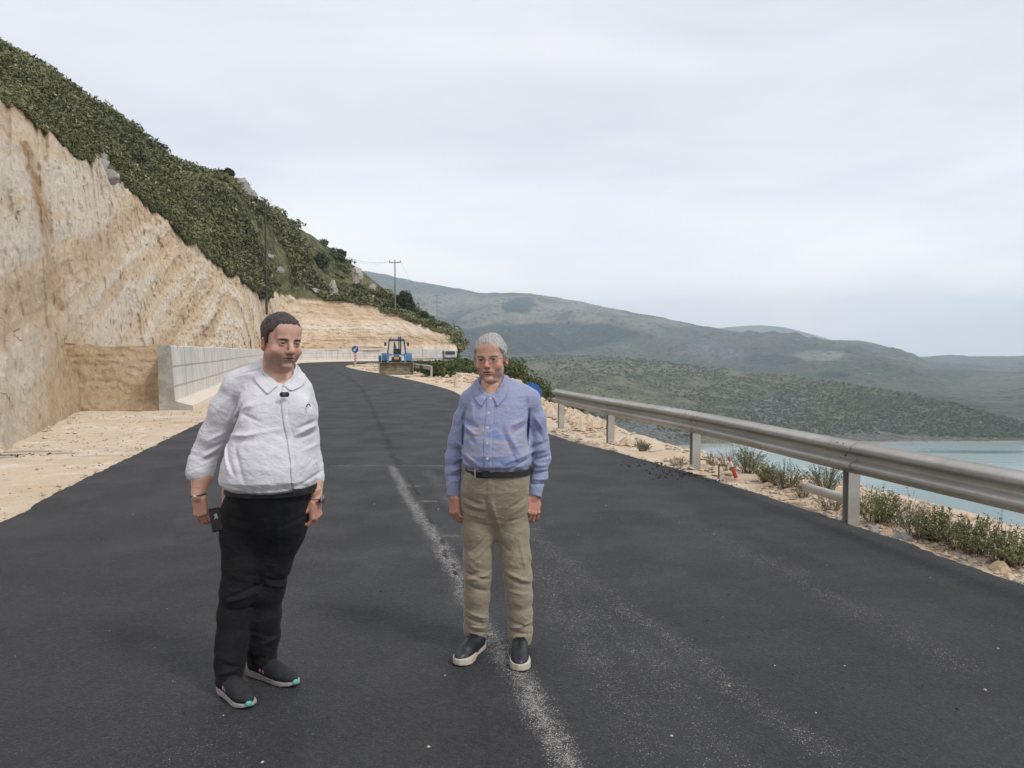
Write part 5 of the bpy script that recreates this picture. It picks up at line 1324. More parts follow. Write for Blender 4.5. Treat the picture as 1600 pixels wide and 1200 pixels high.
for (a, b, dd) in ((766.5, 622.5, -.083), (764, 645, -.117), (762, 668, -.140), (761, 692, -.160), (761.5, 716.5, -.168)):
    c = B_(a, b, dd); m = MB().lathe([(.0005, 0), (.0058, 0), (.0058, .002), (.0005, .0025)], (0, 0, 0), 14, rotx(R(90))); m.V = [v+c for v in m.V]; o = m.build('button', M_BTN, rootB, True); o.location = -roB
em = B_(793.5, 639, -.100); m = MB(); m.box(em, (.006, .003, .013), roty(R(12)), bev=.001); m.box(em+np.array([.002, -.0002, -.006]), (.009, .003, .005), roty(R(-20)), bev=.001); m.box(em+np.array([-.002, -.0003, .006]), (.004, .003, .005), bev=.001)
o = m.build('emblem', NT('yellow_thread').fin((.62, .58, .36), .8), rootB); o.location = -roB
def trousersB():
    S = SDF(np.array([B_(708, 0)[0], DB-.24, .03]), np.array([B_(842, 0)[0], DB+.34, B_(0, 724)[2]]), .0042)
    Z = lambda py: B_(0, py)[2]; Xc = lambda px: B_(px, 0)[0]
    rings = []
    for py, l, r, fy, by in [(846, 762, 786, .02, .10), (832, 746, 802, -.01, .15), (814, 730, 818, -.06, .205), (790, 720, 826, -.095, .225), (765, 718, 827, -.115, .22), (745, 722, 828, -.12, .21), (732, 728, 828, -.12, .20)]:
        rings.append((Z(py), Xc((l+r)/2), DB+(fy+by)/2, (r-l)/2*sB, (by-fy)/2))
    S.loft(rings, .02, 2.4)
    def lg(pts, k=.034): S.chain([(P(a, b, DB+d), r*sB) for a, b, d, r in pts], k, sy=1.12)
    lg([(747, 790, .05, 27.5), (747.5, 830, .05, 25.5), (747, 870, .05, 22.5), (746.5, 900, .04, 20.5), (745.5, 930, .05, 19.8), (744, 960, .06, 18.8), (743, 980, .08, 18.0), (744, 991, .085, 16.5)])
    lg([(800, 790, .05, 26.5), (801, 830, .05, 25), (806, 870, .04, 22.5), (809, 900, .03, 21), (811, 930, .03, 20), (812, 960, .04, 18.8), (813, 985, .05, 18.2), (813, 997, .05, 17.6)])
    def FZ(a, b, c, d, w, am): return (Xc(a), Z(b), Xc(c), Z(d), w*sB, am)
    for (a, b, d) in ((744, 1001, .085), (813, 1006, .05)):
        c = P(a, b, DB+d); S.rbox(c-np.array([0, 0, .06]), (.09, .13, .06), .002, .003, rot=roty(R(-3)), sub=True)
    folds = [FZ(722, 775, 752, 782, 2.5, -.006), FZ(724, 783, 756, 790, 2.5, .006), FZ(724, 792, 758, 796, 2.5, -.007), FZ(728, 800, 760, 806, 2.5, .006), FZ(736, 812, 765, 818, 2.5, -.006), FZ(765, 768, 782, 830, 3, .006), FZ(758, 775, 772, 836, 3.5, -.010), FZ(822, 775, 795, 790, 2.5, -.006), FZ(822, 785, 798, 800, 2.5, .006), FZ(790, 812, 820, 806, 2.5, -.005),
             FZ(735, 860, 760, 835, 2.5, -.006), FZ(737, 872, 762, 850, 2.5, .006), FZ(728, 893, 764, 905, 3, -.011), FZ(727, 902, 764, 896, 3, .010), FZ(730, 912, 764, 925, 3, -.008), FZ(727, 900, 745, 890, 2.5, -.008), FZ(790, 890, 828, 905, 3, .010), FZ(788, 898, 828, 912, 3, -.011), FZ(792, 905, 824, 896, 2.5, -.006), FZ(795, 920, 826, 925, 2.5, .005),
             FZ(728, 955, 760, 966, 2.5, .008), FZ(727, 965, 760, 976, 2.5, -.010), FZ(730, 977, 760, 984, 2.5, .009), FZ(732, 985, 758, 992, 2, -.009), FZ(795, 968, 828, 978, 2.5, -.009), FZ(796, 980, 829, 972, 2.5, .009), FZ(795, 984, 830, 990, 2.5, -.010), FZ(797, 996, 829, 988, 2.5, .008), FZ(776, 845, 800, 860, 2.5, -.005), FZ(812, 840, 824, 895, 3, .006), FZ(730, 738, 724, 762, 2, -.004)]
    S.disp(fold_fn(folds, DB+.08), .03)
    S.disp(lambda x, y, z: .0026*fbm(x*13, y*13, z*17, 3, 261)+.0035*ridged(x*13, y*13, z*34+x*12, 2, 262)*(np.exp(-((z-.50)/.06)**2)+np.exp(-((z-.18)/.08)**2)+.4*np.exp(-((z-.85)/.07)**2)), .03)
    S.disp(lambda x, y, z: (-.002*sstep(-.019, -.016, x-Xc(766))*sstep(.019, .016, x-Xc(766))+.0015*np.exp(-((x-Xc(766)+.020)/.003)**2))*(y < DB)*(z > Z(800)), .02)
    return S.mesh()
V, F = trousersB(); V = relax(V, F, 1, .35)
M_TRB = m_cloth('khaki_cotton', (.34, .285, .205), (.30, .25, .178), 600, .12, .85)
tag(npmesh('trousers', V, F, M_TRB, rootB, root=roB), 'khaki chino trousers')
zb = B_(0, 741)[2]
bl = belt((B_(778, 0)[0], DB+.042, 50.0*sB, .163), zb, zb+.031, M_BLEATHER, rootB, roB, rootB, .02, .003)
for (a, b) in ((786, 739), (742, 740)):
    o = MB().box(B_(a, b, -.128 if a < 780 else -.124), (.008, .006, .046), bev=.001).build('belt_loop', M_TRB, rootB); o.location = -roB
o = MB().box(B_(759, 741, -.128), (.040, .006, .036), bev=.002).build('belt_buckle', pmat('dark_metal', (.08, .075, .07), .35, metal=.9), rootB); o.location = -roB
M_LEA = pmat('dark_navy_leather', (.014, .016, .022), .42, (.022, .024, .030), 30, 160, .2, .001); M_CREAM = pmat('cream_rubber_sole', (.62, .56, .46), .6, (.55, .49, .40), 14)
def sneaker(toe, heel):
    w, (Vu, Fu), (Vs, Fs), L, k = shoe(toe, heel, .002, 'court', .114)
    up = npmesh('shoe', w(Vu), Fu, M_LEA, rootB, root=roB); tag(up, 'dark leather sneaker with thick cream sole')
    so = npmesh('sole', w(Vs), Fs, M_CREAM, rootB, root=roB); so.parent = up
    for i in range(5):
        ly = (.115+.019*i)*k; lz = np.interp(ly/k, [.10, .14, .2], [.107, .093, .0745])
        S = SDF((-.03, ly-.01, lz-.025), (.03, ly+.012, lz+.014), .0018); S.cone((-.022, ly, lz+.002), (.022, ly+.003, lz+.002), .0034, .0034, .001); S.cone((-.022, ly+.001, lz+.002), (-.030, ly, lz-.012), .003, .003, .001); V, F = S.mesh()
        npmesh('lace', w(V), F, M_KNIT, up, root=roB)
sneaker(G(714, 1042), G(754, 1009))
sneaker(G(812, 1051), G(812, 1012))
# glasses: thin frame
gm = MB(); fr_ = lambda p: placeB(np.array([p]))[0]
for sx in (-1, 1):
    pts = []
    for k in range(25):
        th = 2*math.pi*k/24; pts.append(fr_((sx*.033+.0235*math.copysign(abs(math.cos(th))**.7, math.cos(th)), .104-.10*abs(sx*.033+.0235*math.cos(th)-0)**1.3, -.004+.0165*math.copysign(abs(math.sin(th))**.8, math.sin(th)))))
    gm.tube(pts, .0009, 6, False)
    gm.tube([fr_((sx*.056, .098, .004)), fr_((sx*.080, .070, .006)), fr_((sx*.086, .0, .004))], .0011, 6)
gm.tube([fr_((-.0095, .106, .001)), fr_((0, .108, .003)), fr_((.0095, .106, .001))], .0012, 6)
o = gm.build('glasses', NT('thin_wire').fin((.24, .17, .11), .3, metal=.8), rootB, True); o.location = -roB
# ================================================================== retaining wall
M_CONC = None
def m_concrete():
    n = NT('cast_concrete')
    c = n.mix(n.ramp(n.noise(.9, 6, .65), .38, .64), (.58, .555, .51), (.68, .65, .60))
    st = n.noise(2.2, 5, .65, vec=n.map((1, 1, .18)))
    c = n.mix(n.math('MULTIPLY', n.ramp(st, .52, .70), .5), c, (.36, .34, .30))
    c = n.mix(n.math('MULTIPLY', n.ramp(n.noise(7, 5, .7), .58, .72), .4), c, (.68, .66, .62))
    c = n.mix(n.attr('joint'), c, (.24, .225, .20))
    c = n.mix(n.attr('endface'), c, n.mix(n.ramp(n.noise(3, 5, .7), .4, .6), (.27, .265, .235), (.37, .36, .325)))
    c = n.mix(n.math('MULTIPLY', n.attr('dust'), n.ramp(n.noise(1.6, 4), .3, .7, .3, 1.0)), c, (.70, .60, .47))
    return n.fin(c, .9, n.bump(n.noise(30, 5, .7), .35, .008, n.bump(n.noise(2.5, 4), .3, .03)), spec=.2)
WL = np.array([(-9.75, 21.6), (-12.2, 30.5), (-15.0, 40), (-19.2, 54), (-23.2, 68), (-27.0, 82), (-30.2, 95), (-31.4, 106), (-29.6, 117.5), (-24.0, 124), (-17.5, 126), (-13.8, 127), (-11.9, 129.5), (-12.6, 136)], float)
WS = smooth_poly(WL, .5); n_w = len(WS)
tg = np.gradient(WS, axis=0); tg /= np.linalg.norm(tg, axis=1, keepdims=True); nrw = np.stack([tg[:, 1], -tg[:, 0]], 1)       # toward the road
wa_ = np.concatenate([[0], np.cumsum(np.linalg.norm(np.diff(WS, axis=0), axis=1))])
top_h = 1.80+.10*sstep(40, 120, wa_)+.012*fbm(wa_*.8, 0, 0, 2, 301)
prof = [(-.34, -.2), (-.34, 1.0), (-.02, 1.0), (0, .985)]+[(.10*(1-q), q) for q in np.linspace(.98, .12, 36)]+[(.16, .10), (.55, .035), (.58, -.2)]
V = []; joint = []; du_ = []; 
dk = np.linspace(0, wa_[-1], int(wa_[-1]/.11)+1); WX = np.interp(dk, wa_, WS[:, 0]); WY = np.interp(dk, wa_, WS[:, 1]); NX = np.interp(dk, wa_, nrw[:, 0]); NY = np.interp(dk, wa_, nrw[:, 1]); TH = np.interp(dk, wa_, top_h)
for o_, q in prof:
    z = TH*q if q > 0 else 0*TH+q
    V.append(np.stack([WX+NX*o_, WY+NY*o_, z], 1))
    seamh = max(math.exp(-((q-s_)/.012)**2) for s_ in (.34, .66)) if .12 < q < .98 else 0
    ph_ = (dk % 2.44)/2.44; jv = np.exp(-(np.minimum(ph_, 1-ph_)/.022)**2)*(.1 < q < .99)*(o_ > -.01)
    ph2 = (dk % .61)/.61; jv2 = .30*np.exp(-(np.minimum(ph2, 1-ph2)/.05)**2)*(.1 < q < .99)*(o_ > -.01)
    joint.append(np.clip(np.maximum(np.maximum(seamh, jv), jv2), 0, 1)*.75); du_.append(np.full(len(dk), 1.0 if q < .11 else max(0, .45-q)*1.0))
V = np.stack(V, 1); joint = np.stack(joint, 1); du_ = np.stack(du_, 1)
V[..., :2] -= np.stack([NX, NY], 1)[:, None]*(joint*.012)[..., None]
nw, npf = V.shape[:2]
F1 = grid_faces(nw, npf)
Vf = V.reshape(-1, 3); base = len(Vf); cap = V[0]+np.array([0, -.003, 0]); Vf = np.concatenate([Vf, cap])
# end face: strips between back edge and the profile
ce = base+np.arange(npf); fb = []
endc = np.array([cap[0], cap[1]])
for k in range(2, npf-1): pass
mid = []
for k in range(3, npf): mid.append([cap[0, 0]+.0, cap[0, 1], cap[k, 2]])
bk0 = len(Vf)
bcol = np.array([cap[1]*(1-0)+0]*0) if False else None
back = cap[0][None]*np.ones((npf, 1)); back[:, 2] = cap[:, 2]; back[:, :2] = cap[1, :2]
Vf = np.concatenate([Vf, back]); fe = np.array([[base+k, base+k+1, bk0+k+1, bk0+k] for k in range(2, npf-1)])
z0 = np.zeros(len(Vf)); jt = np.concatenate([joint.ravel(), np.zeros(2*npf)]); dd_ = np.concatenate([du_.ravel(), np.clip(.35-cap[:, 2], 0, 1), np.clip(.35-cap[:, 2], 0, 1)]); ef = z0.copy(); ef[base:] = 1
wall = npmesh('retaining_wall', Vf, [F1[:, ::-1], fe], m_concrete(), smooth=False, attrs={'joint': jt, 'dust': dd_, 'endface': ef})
tag(wall, 'pale concrete retaining wall with panel joints along the foot of the rock cut', 'wall')
# fill behind the wall, ending in a raw bank
bx_ = []
def bank():
    nu_, nv_ = 90, 60
    a = np.array([-13.5, 21.7]); b = np.array([-10.0, 21.75])
    u = np.linspace(0, 1, nu_)[:, None]; v = np.linspace(0, 1, nv_)[None]
    X = a[0]+(b[0]-a[0])*u+0*v; Y = a[1]+(b[1]-a[1])*u+0*v; Z = -.2+2.02*v+0*u
    Y = Y+.95*v**1.2-.05*ridged(X*.9, Z*2.6, 0, 4, 311)-.28*np.exp(-(Z/.28)**2)*(.6+.5*fbm(X*1.4, Z, 0, 3, 312))-.05*fbm(X*5, Z*7, 0, 3, 313)-.012*np.sin(Z*26+1.2*fbm(X*1.1, 0, 0, 2, 314)*3)
    Z = Z+(v > .9)*.10*fbm(X*1.5, 0, 0, 3, 315)
    Vf_ = np.stack([X, Y, Z], -1)
    # terrace running back between wall and rock
    return Vf_
Bv = bank(); nb_u, nb_v = Bv.shape[:2]
yy = np.concatenate([[1.35], np.geomspace(2.2, 112, 60)]); top = Bv[:, -1]
TW = []
for q in yy:
    s_ = q; i = np.searchsorted(wa_, s_); i = min(i, n_w-1); wp = np.array([np.interp(s_, wa_, WS[:, 0]), np.interp(s_, wa_, WS[:, 1])])-np.array([np.interp(s_, wa_, nrw[:, 0]), np.interp(s_, wa_, nrw[:, 1])])*.30
    nn_ = np.array([np.interp(s_, wa_, nrw[:, 0]), np.interp(s_, wa_, nrw[:, 1])]); h_ = np.interp(s_, wa_, top_h)
    wI = np.linspace(1, 0, nb_u)[:, None]; wdt = 3.7+min(q, 12)*.25
    xy = wp[None]-nn_[None]*wI*wdt; xy[:, 1] = np.maximum(xy[:, 1], 22.72+.02*q); zz = h_-.16+.35*wI[:, 0]**1.5+.06*fbm(xy[:, 0], xy[:, 1], 0, 3, 316)
    TW.append(np.concatenate([xy, zz[:, None]], 1))
Sb = np.concatenate([Bv, np.stack(TW, 1)], 1)
bV = Sb.reshape(-1, 3)
tag(npmesh('earth_bank', bV, grid_faces(nb_u, Sb.shape[1]), M_CUT, attrs={'band': .5+.3*fbm(bV[:, 0]*.4, bV[:, 1], bV[:, 2]*5, 3, 318), 'ochre': np.clip(.75+.35*fbm(bV[:, 0], bV[:, 1], bV[:, 2]*3, 3, 317), 0, 1), 'rust': 0*bV[:, 0], 'soil': .5*np.exp(-(((bV[:, 0]+10.7)/.35)**2+((bV[:, 2]-.25)/.3)**2))}), kind='structure')

# ================================================================== guard rails
def m_galv():
    n = NT('galvanised_steel')
    c = n.mix(n.ramp(n.noise(1.6, 5, .65, vec=n.map((.4, .4, 2))), .38, .64), (.40, .385, .35), (.50, .485, .45))
    c = n.mix(n.math('MULTIPLY', n.ramp(n.noise(9, 5, .7), .52, .7), .35), c, (.33, .29, .235))
    c = n.mix(n.math('MULTIPLY', n.ramp(n.noise(4, 5, .75, vec=n.map((1, 1, .3))), .60, .74), .5), c, (.26, .20, .15))
    return n.fin(c, n.ramp(n.noise(12, 4), .3, .7, .42, .62), n.bump(n.noise(24, 4), .12, .004), metal=.35, spec=.4)
M_GALV = m_galv(); M_BOLT = pmat('dark_bolt', (.06, .055, .05), .6, (.12, .07, .04), 60)
def wprof():
    pts = []
    for q in np.linspace(0, 1, 45):
        zz_ = (.5-q)*.312; a = abs(zz_)
        # two crests at +-.083, valley in the middle, lips turned back
        o_ = .081*(np.exp(-((a-.083)/.047)**4)) if a < .083 else .081*np.exp(-((a-.083)/.050)**3.4)
        pts.append((o_, zz_))
    return pts
def guard_rail(name, P0, posts, label, cat='guard rail', z_top=.76, hole=True, group=None, over=(.0, .0), zbase=None):
    """posts: ground xy list, near to far; beam on the road side"""
    posts = np.array(posts, float); root = empty(name, (posts[0][0], posts[0][1], 0), label, cat, group); ro = np.array(root.location)
    s_ = np.concatenate([[0], np.cumsum(np.linalg.norm(np.diff(posts, axis=0), axis=1))]); PP = smooth_poly(posts, .2) if len(posts) > 2 else np.stack([np.linspace(posts[0], posts[1], 24)], 0)[0]
    a0 = PP[0]-(PP[1]-PP[0])/np.linalg.norm(PP[1]-PP[0])*over[0]; a1 = PP[-1]+(PP[-1]-PP[-2])/np.linalg.norm(PP[-1]-PP[-2])*over[1]
    PP = np.vstack([a0, PP, a1]) if over[0] > 0 and over[1] > 0 else PP
    t = np.gradient(PP, axis=0); t /= np.linalg.norm(t, axis=1, keepdims=True); nn_ = np.stack([-t[:, 1], t[:, 0]], 1)        # toward the road
    pr = wprof(); ar = np.concatenate([[0], np.cumsum(np.linalg.norm(np.diff(PP, axis=0), axis=1))])
    V = np.zeros((len(PP), len(pr), 3)); zc = z_top-.156+.006*fbm(ar*.3, 0, 0, 2, 321)
    for j, (o_, z) in enumerate(pr): V[:, j, :2] = PP+nn_*(o_+.055); V[:, j, 2] = zc+z
    o = npmesh('rail', V.reshape(-1, 3), grid_faces(len(PP), len(pr)), M_GALV, root, root=ro); md = o.modifiers.new('t', 'SOLIDIFY'); md.thickness = .004; md.offset = -1
    rail = o
    for i, p in enumerate(posts):
        k = int(np.argmin(np.hypot(*(PP-p).T))); tt_, n2 = t[k], nn_[k]; Rm = np.array([[tt_[0], n2[0], 0], [tt_[1], n2[1], 0], [0, 0, 1.]])
        zb_ = -.45
        prC = [(-.05, -.035), (.05, -.035), (.05, -.028), (-.043, -.028), (-.043, .028), (.05, .028), (.05, .035), (-.05, .035)]
        prC = [(b, a) for a, b in prC]; prC = [(x*1.35, y*1.25) for x, y in prC]
        h_ = z_top-.03; m = MB(); V = []
        for z in (zb_, h_):
            for (x, y) in prC: V.append(np.array([x, y-.008, z]))
        nP = len(prC); F = [[j, (j+1) % nP, (j+1) % nP+nP, j+nP] for j in range(nP)]+[list(range(nP-1, -1, -1)), list(range(nP, 2*nP))]
        V = np.array(V) @ Rm.T+np.array([p[0], p[1], 0])-ro
        m.add(V, F); po = m.build('post', M_GALV, root)
        if hole:
            for (dx, dz, r_) in ((-.045, .118, .009), (.045, .118, .009), (-.045, -.128, .009), (.045, -.128, .009), (0, .0, .016), (-.05, .03, .006), (.05, -.03, .006)):
                zz_ = zc[k]+dz; off = .055+.081*float(np.exp(-((abs(dz)-.083)/.050)**4) if abs(dz) > .02 else 0)+.002
                m = MB().lathe([(.0005, 0), (r_, 0), (r_, .004), (r_*.6, .007), (.0005, .007)], (0, 0, 0), 10, rotx(R(-90)))
                m.V = [v @ Rm.T+np.array([p[0]+tt_[0]*dx+n2[0]*off, p[1]+tt_[1]*dx+n2[1]*off, zz_])-ro for v in m.V]; m.build('bolt', M_BOLT, root)
            # lap of the next beam: thin plate edge
            V = np.zeros((2, len(pr), 3))
            for j, (o_, z) in enumerate(pr):
                for e, q in enumerate((-.17, .17)): V[e, j] = [p[0]+tt_[0]*q+n2[0]*(o_+.0585), p[1]+tt_[1]*q+n2[1]*(o_+.0585), zc[k]+z*1.004]
            ns_ = 10; Vs = V[0][None]*(1-np.linspace(0, 1, ns_))[:, None, None]+V[1][None]*np.linspace(0, 1, ns_)[:, None, None]
            o2 = npmesh('splice', Vs.reshape(-1, 3), grid_faces(ns_, len(pr)), M_GALV, root, root=ro); md = o2.modifiers.new('t', 'SOLIDIFY'); md.thickness = .0025; md.offset = 1
    return root, PP, t, nn_, zc
# posts from the photo: near to far (ground feet)
pst = [(5.35, -.2), (4.3, 3.1), tuple(G(1328, 812)[:2]), tuple(G(1085, 727)[:2]), tuple(G(953, 688)[:2]), tuple(G(876, 664)[:2])]
rr_ = guard_rail('guard_rail', None, pst, 'long grey steel guard rail on posts along the lake side of the road', z_top=.79, over=(.1, .22))
# rounded end of the rail
PPr, tr_, nr_, zcr = rr_[1:]
e = PPr[-1]; te, ne = tr_[-1], nr_[-1]
V = []
for j, (o_, z) in enumerate(wprof()):
    for k in range(6):
        th = k/5*math.pi*.9; rad = .07+.0*o_; V.append([e[0]+te[0]*math.sin(th)*rad+ne[0]*(.055+o_-(1-math.cos(th))*.04), e[1]+te[1]*math.sin(th)*rad+ne[1]*(.055+o_-(1-math.cos(th))*.04), zcr[-1]+z])
o = npmesh('rail_end', V, grid_faces(45, 6), M_GALV, rr_[0], root=np.array(rr_[0].location)); md = o.modifiers.new('t', 'SOLIDIFY'); md.thickness = .004
f0 = G(674, 588); f1 = G(650, 579)
guard_rail('guard_rail', None, [tuple(f0[:2]), tuple(P(636, 560, 60)[:2]), tuple(P(628, 560, 66)[:2])], 'short length of old guard rail beside the tractor', z_top=.72, hole=False, over=(.25, .1))
guard_rail('guard_rail', None, [tuple(P(690, 552, 104)[:2]), tuple(P(672, 552, 100)[:2]), tuple(P(655, 552, 96)[:2]), tuple(P(640, 552, 92)[:2])], 'far guard rail at the bend behind the dark bush', z_top=.75, hole=False, over=(.2, .1))

# ================================================================== road signs
M_BLUE = pmat('sign_blue', (.010, .085, .34), .35, (.012, .075, .29), 20, bstr=.02); M_WH = pmat('sign_white', (.75, .75, .75), .4, (.68, .68, .68), 20, bstr=.02); M_RED = pmat('reflective_red', (.55, .055, .035), .45, (.45, .06, .04), 20, bstr=.02)
M_DKG = pmat('dark_steel', (.05, .05, .05), .5, (.08, .08, .08), 20, metal=.4)
sg = P(555, 546, 82); root = empty('road_sign', (sg[0], sg[1], -.05), 'round blue arrow sign on a red and white striped post at the bend', 'road sign', rz=R(-6))
Rf_ = rotx(R(90))
MB().lathe([(.001, 0), (.43, 0), (.43, .02), (.001, .02)], (0, 0, 1.85), 40, Rf_).build('sign_rim', M_WH, root)
MB().lathe([(.001, 0), (.37, 0), (.37, .006), (.001, .006)], (0, -.02, 1.85), 40, Rf_).build('sign_face', M_BLUE, root)
Ra = roty(R(45)); MB().prism([(-.05, -.06), (.05, -.06), (.05, .26), (-.05, .26)], -.038, -.030, Ra @ np.diag([1, 1, 1]), (0, 0, 1.85)).build('arrow_shaft', M_WH, root).rotation_euler = (0, 0, 0)
# arrow head pointing down-left
MB().prism([(-.05, -.05), (.05, -.05), (.05, .24), (-.05, .24)], -.041, -.033, roty(R(45)), (0, 0, 1.85)); MB().prism([(0, -.26), (.17, -.04), (-.17, -.04)], -.041, -.033, roty(R(45)), (0, 0, 1.85)).build('arrow_head', M_WH, root)
pw = MB().box((0, 0, .72), (.24, .05, 1.44)); pw.build('post', M_WH, root)
for i in range(5):
    z = .12+.28*i; MB().prism([(-.121, z), (.121, z+.17), (.121, z+.31), (-.121, z+.14)], -.031, .031).build('red_stripe', M_RED, root)
MB().box((0, 0, .04), (.55, .35, .08), bev=.02).build('base', M_DKG, root)
sg = P(830, 616, 23.5); root = empty('road_sign', (sg[0], sg[1]+.15, -.1), 'plain blue disc showing above the shoulder of the man in blue', 'road sign', rz=R(14))
MB().lathe([(.001, 0), (.345, 0), (.345, .015), (.001, .015)], (0, 0, sg[2]+.12), 40, rotx(R(78))).build('sign_face', M_BLUE, root)
MB().tube([(.0, .04, -.3), (0, .05, sg[2]+.2)], .03, 10).build('post', M_GALV, root)

# ================================================================== traffic marker by the edge
cn = G(713, 605, -.08); root = empty('traffic_cone', cn, 'dusty faded cone on the sandy verge left of the man in blue', 'traffic cone')
MC = pmat('dusty_plastic', (.52, .38, .25), .8, (.60, .47, .35), 9)
MB().lathe([(.150, 0), (.13, .02), (.060, .56), (.04, .60), (.001, .60)], (0, 0, .03), 20).build('cone_body', MC, root, True); MB().box((0, 0, .02), (.42, .42, .05), bev=.012).build('base', MC, root)

# ================================================================== backhoe tractor
def tractor():
    d = 55.0; c = P(616, 583, d); root = empty('tractor', (c[0], c[1]+1.2, -.06), 'blue backhoe tractor with glazed cab and wide front bucket parked on the verge', 'tractor', rz=R(8))
    BL = pmat('tractor_blue', (.035, .13, .30), .45, (.06, .16, .30), 5); DK = pmat('black_paint', (.02, .02, .022), .5, (.04, .038, .035), 8); GR = pmat('worn_grey', (.34, .33, .31), .6, (.24, .22, .19), 5)
    YE = pmat('yellow_plate', (.70, .45, .03), .5, (.6, .38, .03), 9); RB = pmat('tyre_rubber', (.022, .022, .022), .85, (.07, .06, .05), 6); RU = pmat('rusty_bucket', (.24, .20, .13), .8, (.12, .09, .06), 3.5); PU = pmat('worn_edge', (.10, .07, .11), .6, (.05, .045, .05), 6)
    GLn = NT('cab_glass'); GL = GLn.fin((.85, .90, .90), .05, **{'Transmission Weight': .95, 'IOR': 1.05, 'Alpha': .35})
    # chassis and bonnet (front faces -y)
    MB().box((0, .35, .62), (.62, 2.6, .40), bev=.05).build('chassis', DK, root)
    MB().box((0, -.35, 1.12), (.78, 1.35, .62), taper=.86, bev=.07).build('bonnet', BL, root)
    MB().box((0, -1.045, 1.05), (.60, .04, .40), bev=.02).build('grille', DK, root); MB().box((0, -1.08, 1.16), (.34, .02, .17), bev=.01).build('number_plate', YE, root)
    for sx in (-1, 1):
        MB().lathe([(.001, 0), (.085, 0), (.085, .03), (.001, .04)], (sx*.28, -1.06, 1.33), 16, rotx(R(90))).build('headlight', NT('lamp_glass').fin((.6, .6, .6), .2), root)
        # rear wheels with lugs
        def wheel(cx, cy, r, w, name):
            t_ = root
            o = MB().lathe([(r*.62, -w/2), (r*.93, -w/2), (r, -w*.36), (r, w*.36), (r*.93, w/2), (r*.62, w/2)], (cx, cy, r), 32, roty(R(90))); 
            for k in range(22):
                a = 2*math.pi*k/22; o.box((cx+(w*.2 if k % 2 else -w*.2), cy+math.cos(a)*r*1.01, r+math.sin(a)*r*1.01), (w*.55, .05, .07), rotx(a))
            ty = o.build(name, RB, t_)
            MB().lathe([(.001, -w*.18), (r*.25, -w*.30), (r*.58, -w*.22), (r*.63, -w*.40), (r*.63, w*.40), (r*.58, w*.22), (r*.25, w*.30), (.001, w*.18)], (cx, cy, r), 28, roty(R(90))).build('rim', GR, ty)
        wheel(sx*.90, 1.35, .68, .42, 'wheel'); wheel(sx*.78, -.55, .43, .28, 'wheel')
        # fenders
        fd = MB()
        for k in range(10):
            a0, a1 = R(20+14*k), R(20+14*(k+1)); 
            p = [(math.cos(a)*.80, math.sin(a)*.80) for a in (a0, a1)]; q = [(math.cos(a)*.84, math.sin(a)*.84) for a in (a0, a1)]
            V = [(sx*.66, 1.35+p[0][0], .68+p[0][1]), (sx*1.14, 1.35+p[0][0], .68+p[0][1]), (sx*1.14, 1.35+p[1][0], .68+p[1][1]), (sx*.66, 1.35+p[1][0], .68+p[1][1]), (sx*.66, 1.35+q[0][0], .68+q[0][1]), (sx*1.14, 1.35+q[0][0], .68+q[0][1]), (sx*1.14, 1.35+q[1][0], .68+q[1][1]), (sx*.66, 1.35+q[1][0], .68+q[1][1])]
            fd.add(V, [(0, 1, 2, 3), (7, 6, 5, 4), (0, 4, 5, 1), (2, 6, 7, 3), (1, 5, 6, 2), (0, 3, 7, 4)])
        fd.build('fender', BL, root)
        # loader arms
        MB().tube([(sx*.60, .55, 1.45), (sx*.62, -.4, 1.25), (sx*.62, -1.35, .95), (sx*.60, -1.95, .42)], [.075, .085, .08, .07], 8).build('loader_arm', BL, root)
        MB().tube([(sx*.60, .2, .85), (sx*.62, -1.0, .95)], .04, 8).build('hydraulic_ram', GR, root)
        # cab posts
        MB().tube([(sx*.66, .30, 1.42), (sx*.52, .48, 2.50)], .040, 6).build('cab_pillar', BL, root); MB().tube([(sx*.70, 1.75, 1.42), (sx*.56, 1.66, 2.50)], .045, 6).build('cab_pillar', BL, root); MB().tube([(sx*.72, 1.05, 1.42), (sx*.57, 1.05, 2.50)], .030, 6).build('cab_pillar', DK, root)
        MB().tube([(sx*.56, .40, 2.28), (sx*.78, .30, 2.30)], .015, 6).build('mirror_arm', DK, root); MB().box((sx*.84, .28, 2.20), (.15, .05, .27), bev=.02).build('mirror', DK, root)
        V = [(sx*.665, .36, 1.46), (sx*.725, 1.7, 1.46), (sx*.565, 1.62, 2.46), (sx*.53, .52, 2.46)]; MB().add(V+[(v[0]+sx*.006, v[1], v[2]) for v in V], [(0, 1, 2, 3), (7, 6, 5, 4), (0, 4, 5, 1), (1, 5, 6, 2), (2, 6, 7, 3), (3, 7, 4, 0)]).build('side_window', GL, root)
    MB().box((0, .32, 1.40), (1.40, .06, .10), bev=.015).build('cab_sill', BL, root); MB().box((0, .47, 2.47), (1.12, .07, .08), bev=.015).build('cab_header', BL, root)
    V = [(-.64, .33, 1.46), (.64, .33, 1.46), (.50, .48, 2.43), (-.50, .48, 2.43)]; MB().add(V+[(v[0], v[1]+.006, v[2]) for v in V], [(0, 1, 2, 3), (7, 6, 5, 4), (0, 4, 5, 1), (1, 5, 6, 2), (2, 6, 7, 3), (3, 7, 4, 0)]).build('windscreen', GL, root)
    MB().box((0, 1.06, 2.55), (1.24, 1.34, .10), taper=.92, bev=.03).build('cab_roof', BL, root)
    MB().box((0, 1.1, 1.55), (.50, .12, .62), bev=.04).build('seat', DK, root); MB().box((0, .95, 1.30), (.50, .46, .12), bev=.04).build('seat_cushion', DK, root)
    MB().tube([(0, .45, 1.35), (0, .62, 1.66)], .025, 6).build('steering_column', DK, root)
